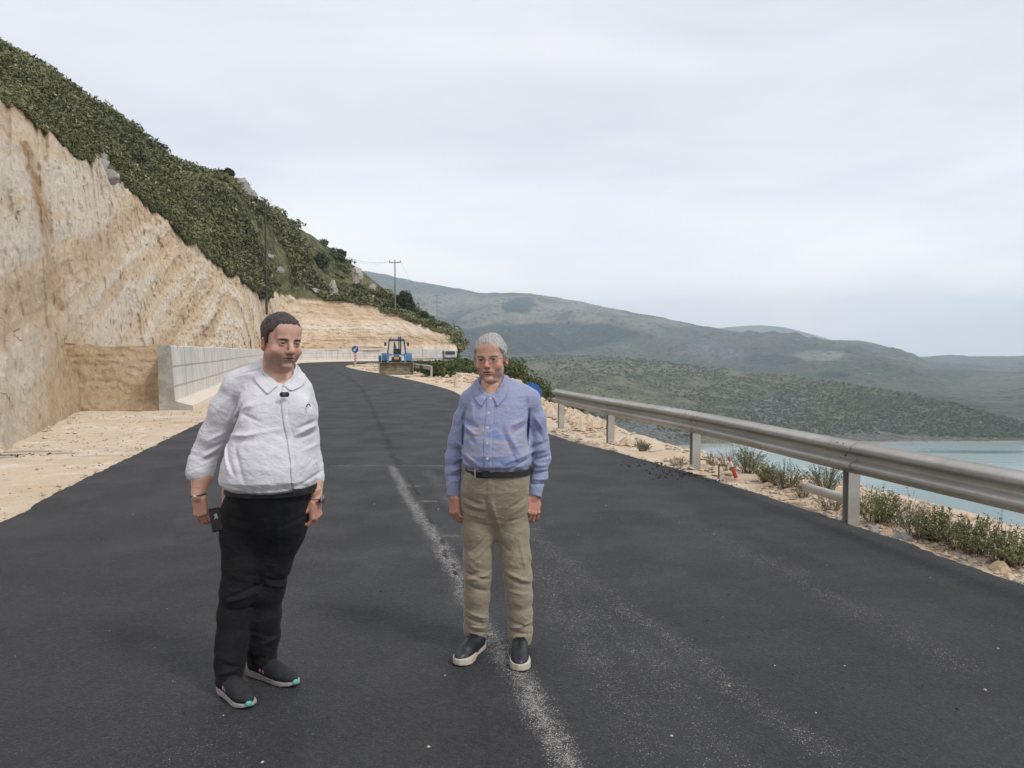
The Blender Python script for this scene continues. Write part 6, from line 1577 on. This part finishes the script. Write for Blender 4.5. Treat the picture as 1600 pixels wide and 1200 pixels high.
    for sx in (-.05, .08): MB().tube([(.22+sx, .1, 1.4), (.22+sx, .1, 2.76)], .045, 8).build('exhaust_pipe', DK, root)
    MB().lathe([(.06, 0), (.06, .1), (.02, .14)], (-.42, .7, 2.60), 12).build('beacon', YE, root); MB().box((-.5, .42, 2.55), (.12, .08, .10), bev=.02).build('work_light', DK, root); MB().box((.5, .42, 2.55), (.12, .08, .10), bev=.02).build('work_light', DK, root)
    # front bucket: curved shell
    bw = 1.18; pf = [(-.05, .10), (-.58, .03), (-.62, .05), (-.34, .10), (-.12, .22), (-.03, .45), (-.06, .68), (-.20, .86), (-.17, .89), (-.01, .71), (.05, .45), (-.03, .16)]
    V = []; nP = len(pf)
    for sx in (-1, 1): V += [(sx*bw, -1.95+y, z) for y, z in pf]
    F = [[j, (j+1) % nP, (j+1) % nP+nP, j+nP] for j in range(nP)]
    MB().add(V, F).build('bucket', RU, root)
    for sx in (-1, 1): MB().add([(sx*(bw+q), -1.95+y, z) for q in (0, .03) for y, z in [(-.05, .10), (-.60, .03), (-.20, .88), (.02, .70), (.05, .42)]], [(0, 1, 2, 3, 4), (9, 8, 7, 6, 5), (0, 5, 6, 1), (1, 6, 7, 2), (2, 7, 8, 3), (3, 8, 9, 4), (4, 9, 5, 0)]).build('bucket_side', GR, root)
    MB().box((0, -2.56, .045), (2.36, .12, .03)).build('bucket_lip', PU, root)
    # rear digging arm, folded
    MB().tube([(-.1, 2.3, .8), (-.15, 2.75, 2.0), (-.2, 2.35, 2.35)], [.10, .12, .08], 8).build('rear_boom', BL, root); MB().box((-1.28, 1.5, .78), (.16, .9, 1.15), bev=.04).build('stabiliser_leg', BL, root); MB().box((0, 2.2, .7), (1.6, .3, .5), bev=.05).build('rear_frame', DK, root)
tractor()
# ================================================================== far pale vehicle at the nose of the cut
def far_truck():
    c = P(703, 556, 116); root = empty('truck', (c[0], c[1], -.05), 'small pale truck standing at the rock nose where the road bends away', 'truck', rz=R(8))
    WHT = pmat('pale_paint', (.62, .62, .62), .5, (.50, .50, .50), 3); DK = pmat('dark_gap', (.03, .03, .035), .5, (.05, .05, .05), 5)
    MB().box((0, 0, 1.05), (1.9, 1.6, 1.25), taper=.90, bev=.10).build('cab', WHT, root); MB().box((0, -.78, 1.38), (1.45, .06, .50), rotx(R(-6)), bev=.02).build('windscreen', DK, root)
    MB().box((0, -.83, .55), (1.8, .1, .26), bev=.03).build('bumper', DK, root); MB().box((0, 2.1, 1.15), (2.0, 2.6, 1.1), bev=.05).build('load_bed', pmat('grey_body', (.30, .30, .29), .6, (.22, .2, .18), 3), root)
    for sx in (-1, 1):
        for y in (-.1, 2.5): MB().lathe([(.001, -.12), (.38, -.12), (.42, -.06), (.42, .06), (.38, .12), (.001, .12)], (sx*.86, y, .40), 20, roty(R(90))).build('wheel', DK, root)
        MB().box((sx*.65, -.85, .85), (.28, .04, .14), bev=.01).build('headlight', M_WH, root)
        MB().box((sx*1.08, -.6, 1.5), (.14, .1, .3), bev=.02).build('mirror', DK, root)
far_truck()
# ================================================================== poles and wires
M_POLE = pmat('weathered_timber', (.055, .047, .04), .9, (.09, .08, .07), 4); M_POLEG = pmat('grey_timber', (.20, .19, .18), .9, (.27, .26, .25), 4)
def pole(px, ytop, ybase, d, label, mat, arm=0, rad=.16, grp=None, ins=True):
    b = P(px, ybase, d); t_ = P(px, ytop, d); h = t_[2]-b[2]; root = empty('utility_pole', b, label, 'utility pole', grp)
    MB().tube([(0, 0, -1.5), (0, 0, h*.5), (0, 0, h)], [rad, rad*.85, rad*.65], 12).build('pole_shaft', mat, root, True)
    if arm:
        MB().box((0, 0, h-.25), (arm, .14, .16)).build('crossarm', mat, root)
        for q in (-.46, -.0, .46):
            MB().lathe([(.04, 0), (.04, .08), (.11, .12), (.11, .2), (.07, .26), (.001, .30)], (q*arm, 0, h-.17 if q else h), 10).build('insulator', M_DKG, root)
    else:
        MB().box((.0, 0, h-.35), (.5, .1, .1)).build('crossarm', mat, root)
        MB().lathe([(.05, 0), (.09, .06), (.09, .2), (.04, .26)], (.28, 0, h-.32), 10).build('insulator', M_DKG, root)
    return root, t_
p1, t1 = pole(416.5, 311, 474, 104, 'tall dark timber pole rising from the crest of the rock cut', M_POLE, 0, .17)
p2, t2 = pole(617.5, 408, 474, 146, 'grey pole with a crossarm near the end of the green ridge', M_POLEG, 2.2, .15)
p3, t3 = pole(683, 461, 497, 330, 'faint distant pole against the far mountain', M_POLEG, 2.2, .13)
def wire(a, b, sag, r, label, mat=None):
    pts = [a*(1-q)+b*q-np.array([0, 0, sag*4*q*(1-q)]) for q in np.linspace(0, 1, 30)]
    root_p = pts[0]; m = MB().tube([p-root_p for p in pts], r, 5, False); o = m.build('power_line', mat or M_POLEG, None, True); o.location = root_p; tag(o, label, 'power line'); return o
wire(t1+np.array([.3, 0, -.2]), t2+np.array([-1, 0, 0]), 3.0, .016, 'overhead wire between the dark pole and the crossarm pole, upper one'); wire(t1+np.array([.3, 0, -.9]), t2+np.array([0, 0, .2]), 3.4, .014, 'thinner overhead wire just under the one from the dark pole top')
wire(t1+np.array([0, 0, -4.0]), P(250, 335, 108), 1.0, .022, 'wire running left across the green slope from the dark pole'); wire(t2+np.array([1, 0, 0]), t3+np.array([-1, 0, 0]), 4, .02, 'wire from the crossarm pole down to the distant pole')
wire(t3+np.array([1, 0, 0]), P(985, 596, 700), 14, .05, 'faint long wire sinking across the valley behind the man in blue', pmat('pale_wire', (.45, .47, .47), .6, (.4, .42, .42)))

# ================================================================== stones, stake, fallen post
def rock_mesh(seed, sub=3, rough=.35):
    import bmesh
    bm = bmesh.new(); bmesh.ops.create_icosphere(bm, subdivisions=sub, radius=1); V = np.array([v.co[:] for v in bm.verts]); F = np.array([[v.index for v in f.verts] for f in bm.faces]); bm.free()
    n = fbm(V[:, 0]*1.1+seed*5, V[:, 1]*1.1, V[:, 2]*1.1, 4, seed)
    V = V*(1+rough*n*2)[:, None]
    for k in range(13):      # flat chipped faces
        r_ = np.random.default_rng(seed*10+k); d = r_.normal(size=3); d /= np.linalg.norm(d); c = .50+.25*r_.random(); h = V @ d; V = V-np.outer(np.maximum(h-c, 0)*.85, d)
    V += .03*fbm(V[:, 0]*5, V[:, 1]*5, V[:, 2]*5, 3, seed+2)[:, None]*V
    return V, F
M_STONE = pmat('limestone', (.50, .41, .30), .9, (.60, .51, .40), 7, bscale=25, bstr=.5, bdist=.02, spec=.15); M_STONE2 = pmat('grey_limestone', (.29, .28, .26), .9, (.38, .36, .33), 5, bscale=20, bstr=.6, bdist=.05, spec=.15)
M_STONE3 = pmat('ochre_stone', (.52, .38, .24), .9, (.60, .46, .32), 7, bscale=25, bstr=.5, bdist=.02, spec=.15)
protos = [rock_mesh(i) for i in range(6)]
def stone(px, py, size, label, i=0, mat=None, group=None, sq=(1, 1, .65), lift=.25, name='stone'):
    g = G(px, py, -.07); x, y = g[0], g[1]; z = float(H(np.array([x]), np.array([y]))[0]); V, F = protos[i % 6]; rz = rotz(i*1.3)
    o = npmesh(name, (V*np.array(sq)*size) @ rz.T, F, mat or M_STONE, smooth=False); o.location = (x, y, z+size*lift*sq[2]); return tag(o, label, 'stone', group)
stone(1208, 762+0, .001, 'x') if False else None
SG = 'stones on the lake-side verge'
for k, (px, py, sz, lb, mt) in enumerate([(1142, 744, .085, 'white stone just behind the leaning red and white stake', 0), (1565, 893, .105, 'largest ochre stone at the near end of the verge', 2), (1578, 907, .055, 'ochre stone in front of the largest one', 2), (1412, 842, .11, 'flat grey stone half under the shrubs behind the nearest post', 1), (1365, 832, .07, 'grey stone at the right foot of the nearest post', 1), (1390, 846, .055, 'small grey stone with dark shadow right of the nearest post', 1),
                          (930, 655, .13, 'block on the rubble edge right of the second farthest post', 0), (905, 652, .11, 'pale block between the two farthest posts, nearer the end post', 2), (893, 641, .13, 'block just right of the farthest post', 2), (918, 664, .07, 'ochre block on the sand in front of the rubble edge', 2), (1015, 700, .06, 'pale slab edge below the small dry tuft', 0), (1000, 688, .08, 'pale stone just above the small dry tuft', 0), (1180, 752, .05, 'small pale stone between the shrubs right of the stake', 0),
                          (1310, 803, .045, 'pebble-like stone left of the nearest post', 0), (1520, 878, .05, 'pale stone in the gravel left of the largest one', 0), (1478, 868, .05, 'second pale stone in the gravel, farther left', 0), (870, 640, .13, 'block on the rubble edge behind the farthest post', 2), (862, 650, .10, 'block left of the farthest post beside the sleeve of the man in blue', 2)]):
    stone(px, py, sz, lb, k, (M_STONE, M_STONE2, M_STONE3)[mt], SG)
# loose gravel and rubble along the verge
def gravel(name, n, sampler, smin, smax, mats, seed):
    r_ = np.random.default_rng(seed); C, = [sampler(r_, n)]; n = len(C); Vs, Fs = [], []; base = np.array([(1, 0, 0), (-1, 0, 0), (0, 1, 0), (0, -1, 0), (0, 0, 1), (0, 0, -1), (.7, .7, .3), (-.7, .6, -.2), (.5, -.8, .1)])
    oc = np.array([(0, 6, 4), (6, 2, 4), (2, 7, 4), (7, 1, 4), (1, 3, 4), (3, 8, 4), (8, 0, 4), (6, 0, 5), (2, 6, 5), (7, 2, 5), (1, 7, 5), (3, 1, 5), (8, 3, 5), (0, 8, 5)])
    s_ = smin+(smax-smin)*r_.random(n)**2.6; J = 1+.35*r_.normal(size=(n, 9, 3))*.5; V = base[None]*J*s_[:, None, None]; V[..., 2] *= .7
    a = r_.random(n)*6.28; ca, sa_ = np.cos(a)[:, None], np.sin(a)[:, None]; x = V[..., 0]*ca-V[..., 1]*sa_; y = V[..., 0]*sa_+V[..., 1]*ca; V[..., 0] = x; V[..., 1] = y; V += C[:, None]; V[..., 2] += s_[:, None]*.3
    F = (oc[None]+9*np.arange(n)[:, None, None]).reshape(-1, 3); mi = np.repeat(r_.integers(0, len(mats), n), len(oc))
    o = npmesh(name, V.reshape(-1, 3), F, list(mats), smooth=False, fm=mi); return tag(o, kind='stuff')
def verge_sampler(y0, y1, w0, w1, thr=-.1, pw=1.0):
    def f(r_, n):
        y = y0+(y1-y0)*r_.random(n)**pw; w = w0+(w1-w0)*r_.random(n); x = np.interp(y, RS[:, 1][:80], RS[:, 0][:80]); x = x+w
        k = fbm(x*1.3, y*1.3, 0, 3, 401) > thr; x, y = x[k], y[k]; return np.stack([x, y, H(x, y)], 1)
    return f
gravel('verge_gravel', 5200, verge_sampler(1.5, 9.5, .06, 1.7, -.25, .8), .006, .034, [M_STONE, M_STONE3, M_STONE2, M_STONE], 11)
gravel('verge_gravel', 2400, verge_sampler(9, 26, .25, 2.6, -.05), .010, .075, [M_STONE, M_STONE3, M_STONE], 12)
def rubble_s(r_, n):
    y = 13+34*r_.random(n)**1.2; x = np.interp(y, RS[:, 1][:100], RS[:, 0][:100])+shoulder_w(y)*(.75+.55*r_.random(n)); k = fbm(x*.5, y*.5, 0, 3, 402) > -.1; x, y = x[k], y[k]; return np.stack([x, y, H(x, y)], 1)
gravel('edge_rubble', 2600, rubble_s, .03, .17, [M_STONE, M_STONE3, M_STONE], 13)
def far_rubble(r_, n):
    y = 40+62*r_.random(n); x = np.interp(y, RS[:, 1][:130], RS[:, 0][:130])+.8+6*r_.random(n); k = fbm(x*.35, y*.35, 0, 3, 403) > .02; x, y = x[k], y[k]; return np.stack([x, y, H(x, y)], 1)
gravel('edge_rubble', 1600, far_rubble, .04, .22, [M_STONE, M_STONE3], 14)
def yard_s(r_, n):
    y = 3+26*r_.random(n); x = np.interp(y, LS[:, 1][:120], LS[:, 0][:120])-.05-(2.6*r_.random(n)**2.2+ (r_.random(n) < .3)*3.5*r_.random(n)); k = (fbm(x*1.1, y*1.1, 0, 3, 404) > -.05); x, y = x[k], y[k]; return np.stack([x, y, yard_z(x, y)+.0], 1)
gravel('yard_gravel', 3800, yard_s, .006, .030, [M_STONE, M_STONE3, M_STONE2], 15)
def toe_s(r_, n):
    i = r_.integers(0, nc-1, n); k = S_[i, r_.integers(0, 14, n)]+np.concatenate([r_.normal(size=(n, 2))*.5, np.zeros((n, 1))], 1); k = k[(k[:, 1] < 21)]; k[:, 2] = yard_z(k[:, 0], k[:, 1]); return k
S_ = S
gravel('cut_debris', 2600, toe_s, .012, .07, [M_STONE, M_STONE3, M_STONE], 16)
# crumbs of asphalt at the edge
M_TAR = pmat('asphalt_crumb', (.022, .022, .024), .8, (.04, .04, .042), 40)
def crumb_s(r_, n):
    C = []
    for (px, py, sx, sy, w) in [(1090, 741, .55, .45, .4), (1045, 727, .5, .35, .3), (1125, 752, .3, .2, .1), (25, 706, .9, .3, .2)]:
        g = G(px, py); m_ = int(n*w); C.append(np.stack([g[0]+r_.normal(size=m_)*sx*.5, g[1]+r_.normal(size=m_)*sy*.5, np.zeros(m_)], 1))
    C = np.concatenate(C); l_ = C[:, 0] < 0; C[:, 2] = np.where(l_, yard_z(C[:, 0], C[:, 1]), H(C[:, 0], C[:, 1]))
    sd_, _ = pdist(C[:, 0], C[:, 1], RS); C[:, 2] = np.where((sd_ < 0) & ~l_, .004, C[:, 2]); return C
gravel('asphalt_crumbs', 300, crumb_s, .006, .026, [M_TAR], 17)
def road_s(r_, n):
    g = np.stack([r_.uniform(-4, 4, n), 2.6+12*r_.random(n)**1.5, np.full(n, .003)], 1); return g
gravel('road_grit', 260, road_s, .003, .009, [M_STONE, M_TAR, M_TAR], 18)
# leaning stake and fallen post
a = G(1150, 746, -.05); b = a+np.array([-.145, -.03, .36]); root = empty('marker_stake', a, 'red and white stake leaning beside a white stone on the verge', 'marker stake')
seg_ = [0, .18, .42, .62, .80, 1]
for i in range(5):
    MB().tube([(b-a)*seg_[i], (b-a)*seg_[i+1]], [.030-.004*i, .026-.004*i], 8).build('stake_band', M_RED if i in (0, 1, 3) else M_WH, root)
a = G(1187-60, 745, -.05); o = MB().tube([(0, 0, 0), (.0, 0, .20)], .011, 6).build('marker_stake', pmat('rusty_rod', (.25, .08, .04), .7, (.12, .05, .04), 30)); o.location = G(1123, 748, -.06); tag(o, 'thin dark red rod upright just left of the leaning stake', 'marker stake')
a = P(1262, 762, 8.4); b = P(1326, 781, 7.55); root = empty('fallen_post', a, 'grey steel post lying in the scrub left of the nearest rail post', 'post'); d_ = b-a
m = MB().tube([(0, 0, 0), tuple(d_)], [.05, .05], 10); m.build('post_body', M_GALV, root, True); MB().tube([tuple(-d_*.01), tuple(d_*.03)], [.058, .058], 10).build('post_collar', M_GALV, root, True)

# ================================================================== plants along the verge
M_SH = [m_leaf('shrub_leaves', (.12, .145, .06), (.29, .30, .155), (.44, .41, .25)), m_leaf('dry_twigs', (.18, .145, .11), (.31, .26, .20), (.42, .37, .29)), m_leaf('grey_green_leaves', (.12, .14, .08), (.24, .255, .17), (.34, .34, .24))]
M_STEM = pmat('brown_stem', (.10, .075, .05), .9, (.15, .11, .075), 30)
def tuft(x, y, z, w, h, n, mat, seed, label, leafy=.6, group=None, name='shrub', lean=0.0, ls=.022):
    r_ = np.random.default_rng(seed); ls = ls*.8; root = empty(name, (x, y, z), label, 'shrub', group); sv_, sf = [], []; lv, k0 = [], 0; ti, to = [], []
    ns = n
    for i in range(ns):
        a = r_.random()*6.283; sp = r_.random()**.6; b0 = np.array([math.cos(a), math.sin(a), 0])*w*.16*r_.random(); tip = np.array([math.cos(a)*w*.5*sp+lean*h, math.sin(a)*w*.5*sp, h*(1-.45*sp**2)*(.65+.4*r_.random())]); mid = (b0+tip)/2+np.array([0, 0, h*.10])+r_.normal(size=3)*w*.03
        ts = np.linspace(0, 1, 5)[:, None]; c = (1-ts)**2*b0+2*ts*(1-ts)*mid+ts**2*tip; s_ = np.array([-math.sin(a+1), math.cos(a+1), 0])*.0022*(1.4-ts)
        q = np.stack([c-s_, c+s_], 1).reshape(-1, 3); sf.append(np.array([[2*j, 2*j+1, 2*j+3, 2*j+2] for j in range(4)])+len(sv_)*10); sv_.append(q)
        nl = int(8+16*leafy)
        t_ = (.25+.75*r_.random(nl))[:, None]; p = (1-t_)**2*b0+2*t_*(1-t_)*mid+t_**2*tip; d = r_.normal(size=(nl, 3)); d[:, 2] = np.abs(d[:, 2])*.9+.25; d /= np.linalg.norm(d, axis=1, keepdims=True); sd_ = np.cross(d, r_.normal(size=(nl, 3))); sd_ /= np.linalg.norm(sd_, axis=1, keepdims=True); L = ls*(.6+.9*r_.random(nl))[:, None]
        lv.append(np.stack([p-sd_*L*.10, p+d*L*.5-sd_*L*.22, p+d*L, p+d*L*.5+sd_*L*.22], 1).reshape(-1, 3)); g_ = r_.random(); ti.append(np.repeat(np.clip(.6*g_+.4*r_.random(nl), 0, 1), 4)); to.append(np.repeat(r_.random(nl)**2, 4))
    npmesh('stems', np.concatenate(sv_), np.concatenate(sf), M_STEM, root, smooth=False)
    Lv = np.concatenate(lv); npmesh('foliage', Lv, np.arange(len(Lv)).reshape(-1, 4), mat, root, smooth=False, attrs={'tint': np.concatenate(ti), 'tone': np.concatenate(to)}); return root
PG = 'shrubs along the guard rail'
PL_ = [(1140, 738, .55, .42, 1, 'brown twiggy shrub right of the second post, behind the stake', .2), (1170, 742, .60, .40, 0, 'fresh green shrub directly right of the stake', .8), (1200, 756, .42, .26, 0, 'low yellow-green shrub right of the fresh green one', .8), (1216, 762, .40, .22, 1, 'low grey-brown tuft in front of the first green shrubs', .3), (1232, 768, .55, .36, 2, 'grey-green shrub midway between second and nearest posts', .7), (1255, 780, .34, .22, 1, 'dry tuft at the left end of the fallen post', .3),
       (1290, 772, .62, .36, 2, 'leafy dark shrub above the fallen post', .9), (1300, 800, .42, .22, 1, 'dry tuft just left of the nearest post', .25), (1352, 806, .50, .34, 1, 'dry stalks right behind the nearest post', .3), (1378, 822, .62, .38, 0, 'bright green shrub right of the nearest post', .9), (1415, 828, .55, .40, 1, 'tall dry twigs above the flat grey stone', .25), (1440, 846, .58, .34, 2, 'grass-like tuft right of the flat grey stone', .5), (1470, 850, .50, .34, 0, 'bright green shrub right of the grass-like tuft', .9),
       (1500, 862, .46, .30, 1, 'brownish shrub left of the thin tall stalk group', .4), (1532, 872, .60, .36, 0, 'dense green shrub near the right end of the verge', .9), (1562, 886, .44, .42, 1, 'thin tall dry stalk at the right end of the verge', .1), (1592, 892, .55, .30, 0, 'low green shrub at the very right end of the verge', .8), (1003, 705, .34, .22, 2, 'small dry tuft alone on the sand left of the second post', .6), (1058, 728, .45, .16, 1, 'low dry weed at the foot of the second post', .3), (1110, 730, .38, .22, 1, 'dry weed just right of the second post', .3)]
for k, (px, py, w, h, mk, lb, lf) in enumerate(PL_):
    zz_ = -.07; g = G(px, py, zz_); off = .10; x, y = g[0]+off*.3, g[1]+off; z = float(H(np.array([x]), np.array([y]))[0])
    tuft(x, y, z-.02, w, h*1.05, int(46+60*lf) if mk != 1 else 46, M_SH[mk], 500+k, lb, lf, PG, ls=.030 if mk == 0 else .022)
# bushes by the tractor and along the gully
def bush(px, py, d, w, h, label, seed, mat, nleaf=2600, cat='bush', group=None, name='bush'):
    b = P(px, py, d); root = empty(name, (b[0], b[1], b[2]), label, cat, group); r_ = np.random.default_rng(seed)
    nb_ = 16; C = np.stack([r_.normal(size=nb_)*w*.22, r_.normal(size=nb_)*w*.2, h*(.25+.5*r_.random(nb_))], 1); Rr = w*(.16+.14*r_.random(nb_)); Rr = np.minimum(Rr, h*.45)
    V, F, ti, to = leaf_cloud(r_, C, Rr, nleaf//nb_, .05+d*.0016, .9, False)
    npmesh('foliage', V, F, mat, root, smooth=False, attrs={'tint': ti, 'tone': to}); m = MB()
    for k in range(5): m.tube([(0, 0, -.3), tuple(C[k]*np.array([.4, .4, .5])), tuple(C[k])], [.06, .04, .015], 5)
    m.build('branches', M_STEM, root)
BG = 'bushes on the slope below the road'
M_BU = m_leaf('olive_leaves', (.055, .080, .030), (.125, .150, .055), (.22, .22, .10))
for k, (px, py, d, w, h, lb) in enumerate([(672, 591, 52, 1.7, 1.3, 'rounded olive-green bush directly right of the tractor bucket'), (690, 596, 50, 2.0, 1.35, 'widest olive bush of the pair right of the tractor'), (652, 580, 60, 1.2, .8, 'low bush showing between bucket and olive bushes'), (706, 590, 72, 2.2, 1.6, 'green bush on the gully edge right of the olive bushes'), (742, 604, 60, 2.6, 1.7, 'green bush beside the head of the man in blue, left side'), (728, 588, 88, 3.0, 2.2, 'bush below the rock nose at the far bend'),
                                  (802, 604, 70, 3.2, 2.6, 'dense green bush right of the head of the man in blue'), (775, 596, 85, 4.0, 3.0, 'bush mostly hidden behind the head of the man in blue'), (822, 618, 60, 2.2, 1.5, 'lower bush right of the dense one by the head of the man in blue'), (858, 636, 36, 1.0, .85, 'small dark bush between the blue disc and the rail end'), (848, 628, 40, 1.2, .9, 'small dark bush just behind the blue disc')]):
    bush(px, py, d, w, h, lb, 700+k, M_BU, 2600, group=BG)
# single trees and rocks standing out on the skyline of the hillside
M_STONE4 = pmat('weathered_limestone', (.44, .40, .33), .9, (.54, .50, .43), 2.5, bscale=8, bstr=.7, bdist=.15, spec=.15)
def crest_rock(px, py, d, w, h, label, seed, mat):
    b = P(px, py, d); V, F = rock_mesh(seed, 4, .30); V = V*np.array([w/2, w/2.4, h*.62]); V += .22*h*ridged(V[:, 0]*1.6, V[:, 1]*1.6, V[:, 2]*1.4, 4, seed)[:, None]*np.array([.5, .5, .6]); o = npmesh('rock_outcrop', V, F, mat, smooth=False); o.location = tuple(b+np.array([0, 0, h*.02])); tag(o, label, 'rock')
for a in [(372, 292, 124, 4.4, 3.0, 'grey boulder on the skyline with a small tree beside it', 41), (386, 306, 124, 4.0, 2.4, 'grey rock stepping down right of the skyline boulder', 42), (158, 268, 46.5, .9, 1.9, 'grey rock spike standing on the crest of the cut', 43), (170, 278, 47.5, 1.3, 1.0, 'grey rock at the foot of the spike on the crest', 44), (58, 150, 74, 2.6, .7, 'pale flat rock in the scrub, upper of two at far left', 45), (88, 178, 72, 4.4, .7, 'pale flat rock in the scrub, lower of two at far left', 46),
          (478, 452, 140, 2.6, 3.6, 'white rock face above the far cut, left of two', 47), (492, 462, 139, 2.0, 2.4, 'white rock streak above the far cut, lower piece', 48), (520, 456, 141, 1.8, 3.2, 'tan rock patch in the scrub above the far cut', 49), (558, 432, 150, 2.2, 3.4, 'reddish rock on the far ridge line below the small tree', 50), (436, 424, 118, 1.8, 1.4, 'pale rock right of the dark pole, lower slope', 51), (418, 402, 120, 2.4, 1.0, 'pale rock beside the middle of the dark pole', 52), (388, 366, 112, 3.0, 1.0, 'small pale rock left of the dark pole', 53), (582, 450, 150, 1.6, 1.4, 'small white rock left of the crossarm pole', 54), (540, 468, 141, 2.0, 1.0, 'small tan rock just over the far cut edge', 55)]: crest_rock(*a[:7], M_STONE2 if a[6] in (41, 42, 43, 44, 51, 52) else M_STONE4)
M_DKL = m_leaf('dark_tree_leaves', (.028, .050, .020), (.070, .095, .035), (.13, .15, .06))
def tree(px, py, d, w, h, label, seed):
    b = P(px, py, d); root = empty('tree', b, label, 'tree', 'small trees on the hillside'); r_ = np.random.default_rng(seed)
    MB().tube([(0, 0, -.6), (.05, 0, h*.3), (-.05, .05, h*.62)], [.14, .10, .05], 8).build('trunk', M_STEM, root, True)
    nb_ = 14; C = np.stack([r_.normal(size=nb_)*w*.20, r_.normal(size=nb_)*w*.2, h*(.30+.55*r_.random(nb_))], 1); C[:, :2] *= (1.25-C[:, 2:3]/h)
    V, F, ti, to = leaf_cloud(r_, C, w*(.17+.12*r_.random(nb_)), 150, .09+d*.0017, 1.0, False); npmesh('crown', V, F, M_DKL, root, smooth=False, attrs={'tint': ti, 'tone': to})
for a in [(357, 281, 125, 1.7, 1.8, 'tiny tree beside the grey skyline boulder', 61), (534, 410, 162, 3.0, 2.6, 'dark tree on the ridge line above the far cut', 62), (629, 482, 150, 3.6, 3.2, 'dark conical tree just right of the crossarm pole', 63), (640, 486, 150, 2.6, 2.2, 'dark tree right of the conical one', 64), (500, 420, 150, 4.4, 2.6, 'dark round tree on the slope between the two poles', 65), (663, 500, 146, 1.8, 1.4, 'small dark tree low on the far ridge line', 66), (688, 516, 142, 1.8, 1.2, 'small dark tree above the end of the far cut', 67), (455, 385, 140, 3.2, 2.0, 'dark bushy tree high on the slope right of the dark pole', 68)]: tree(*a)
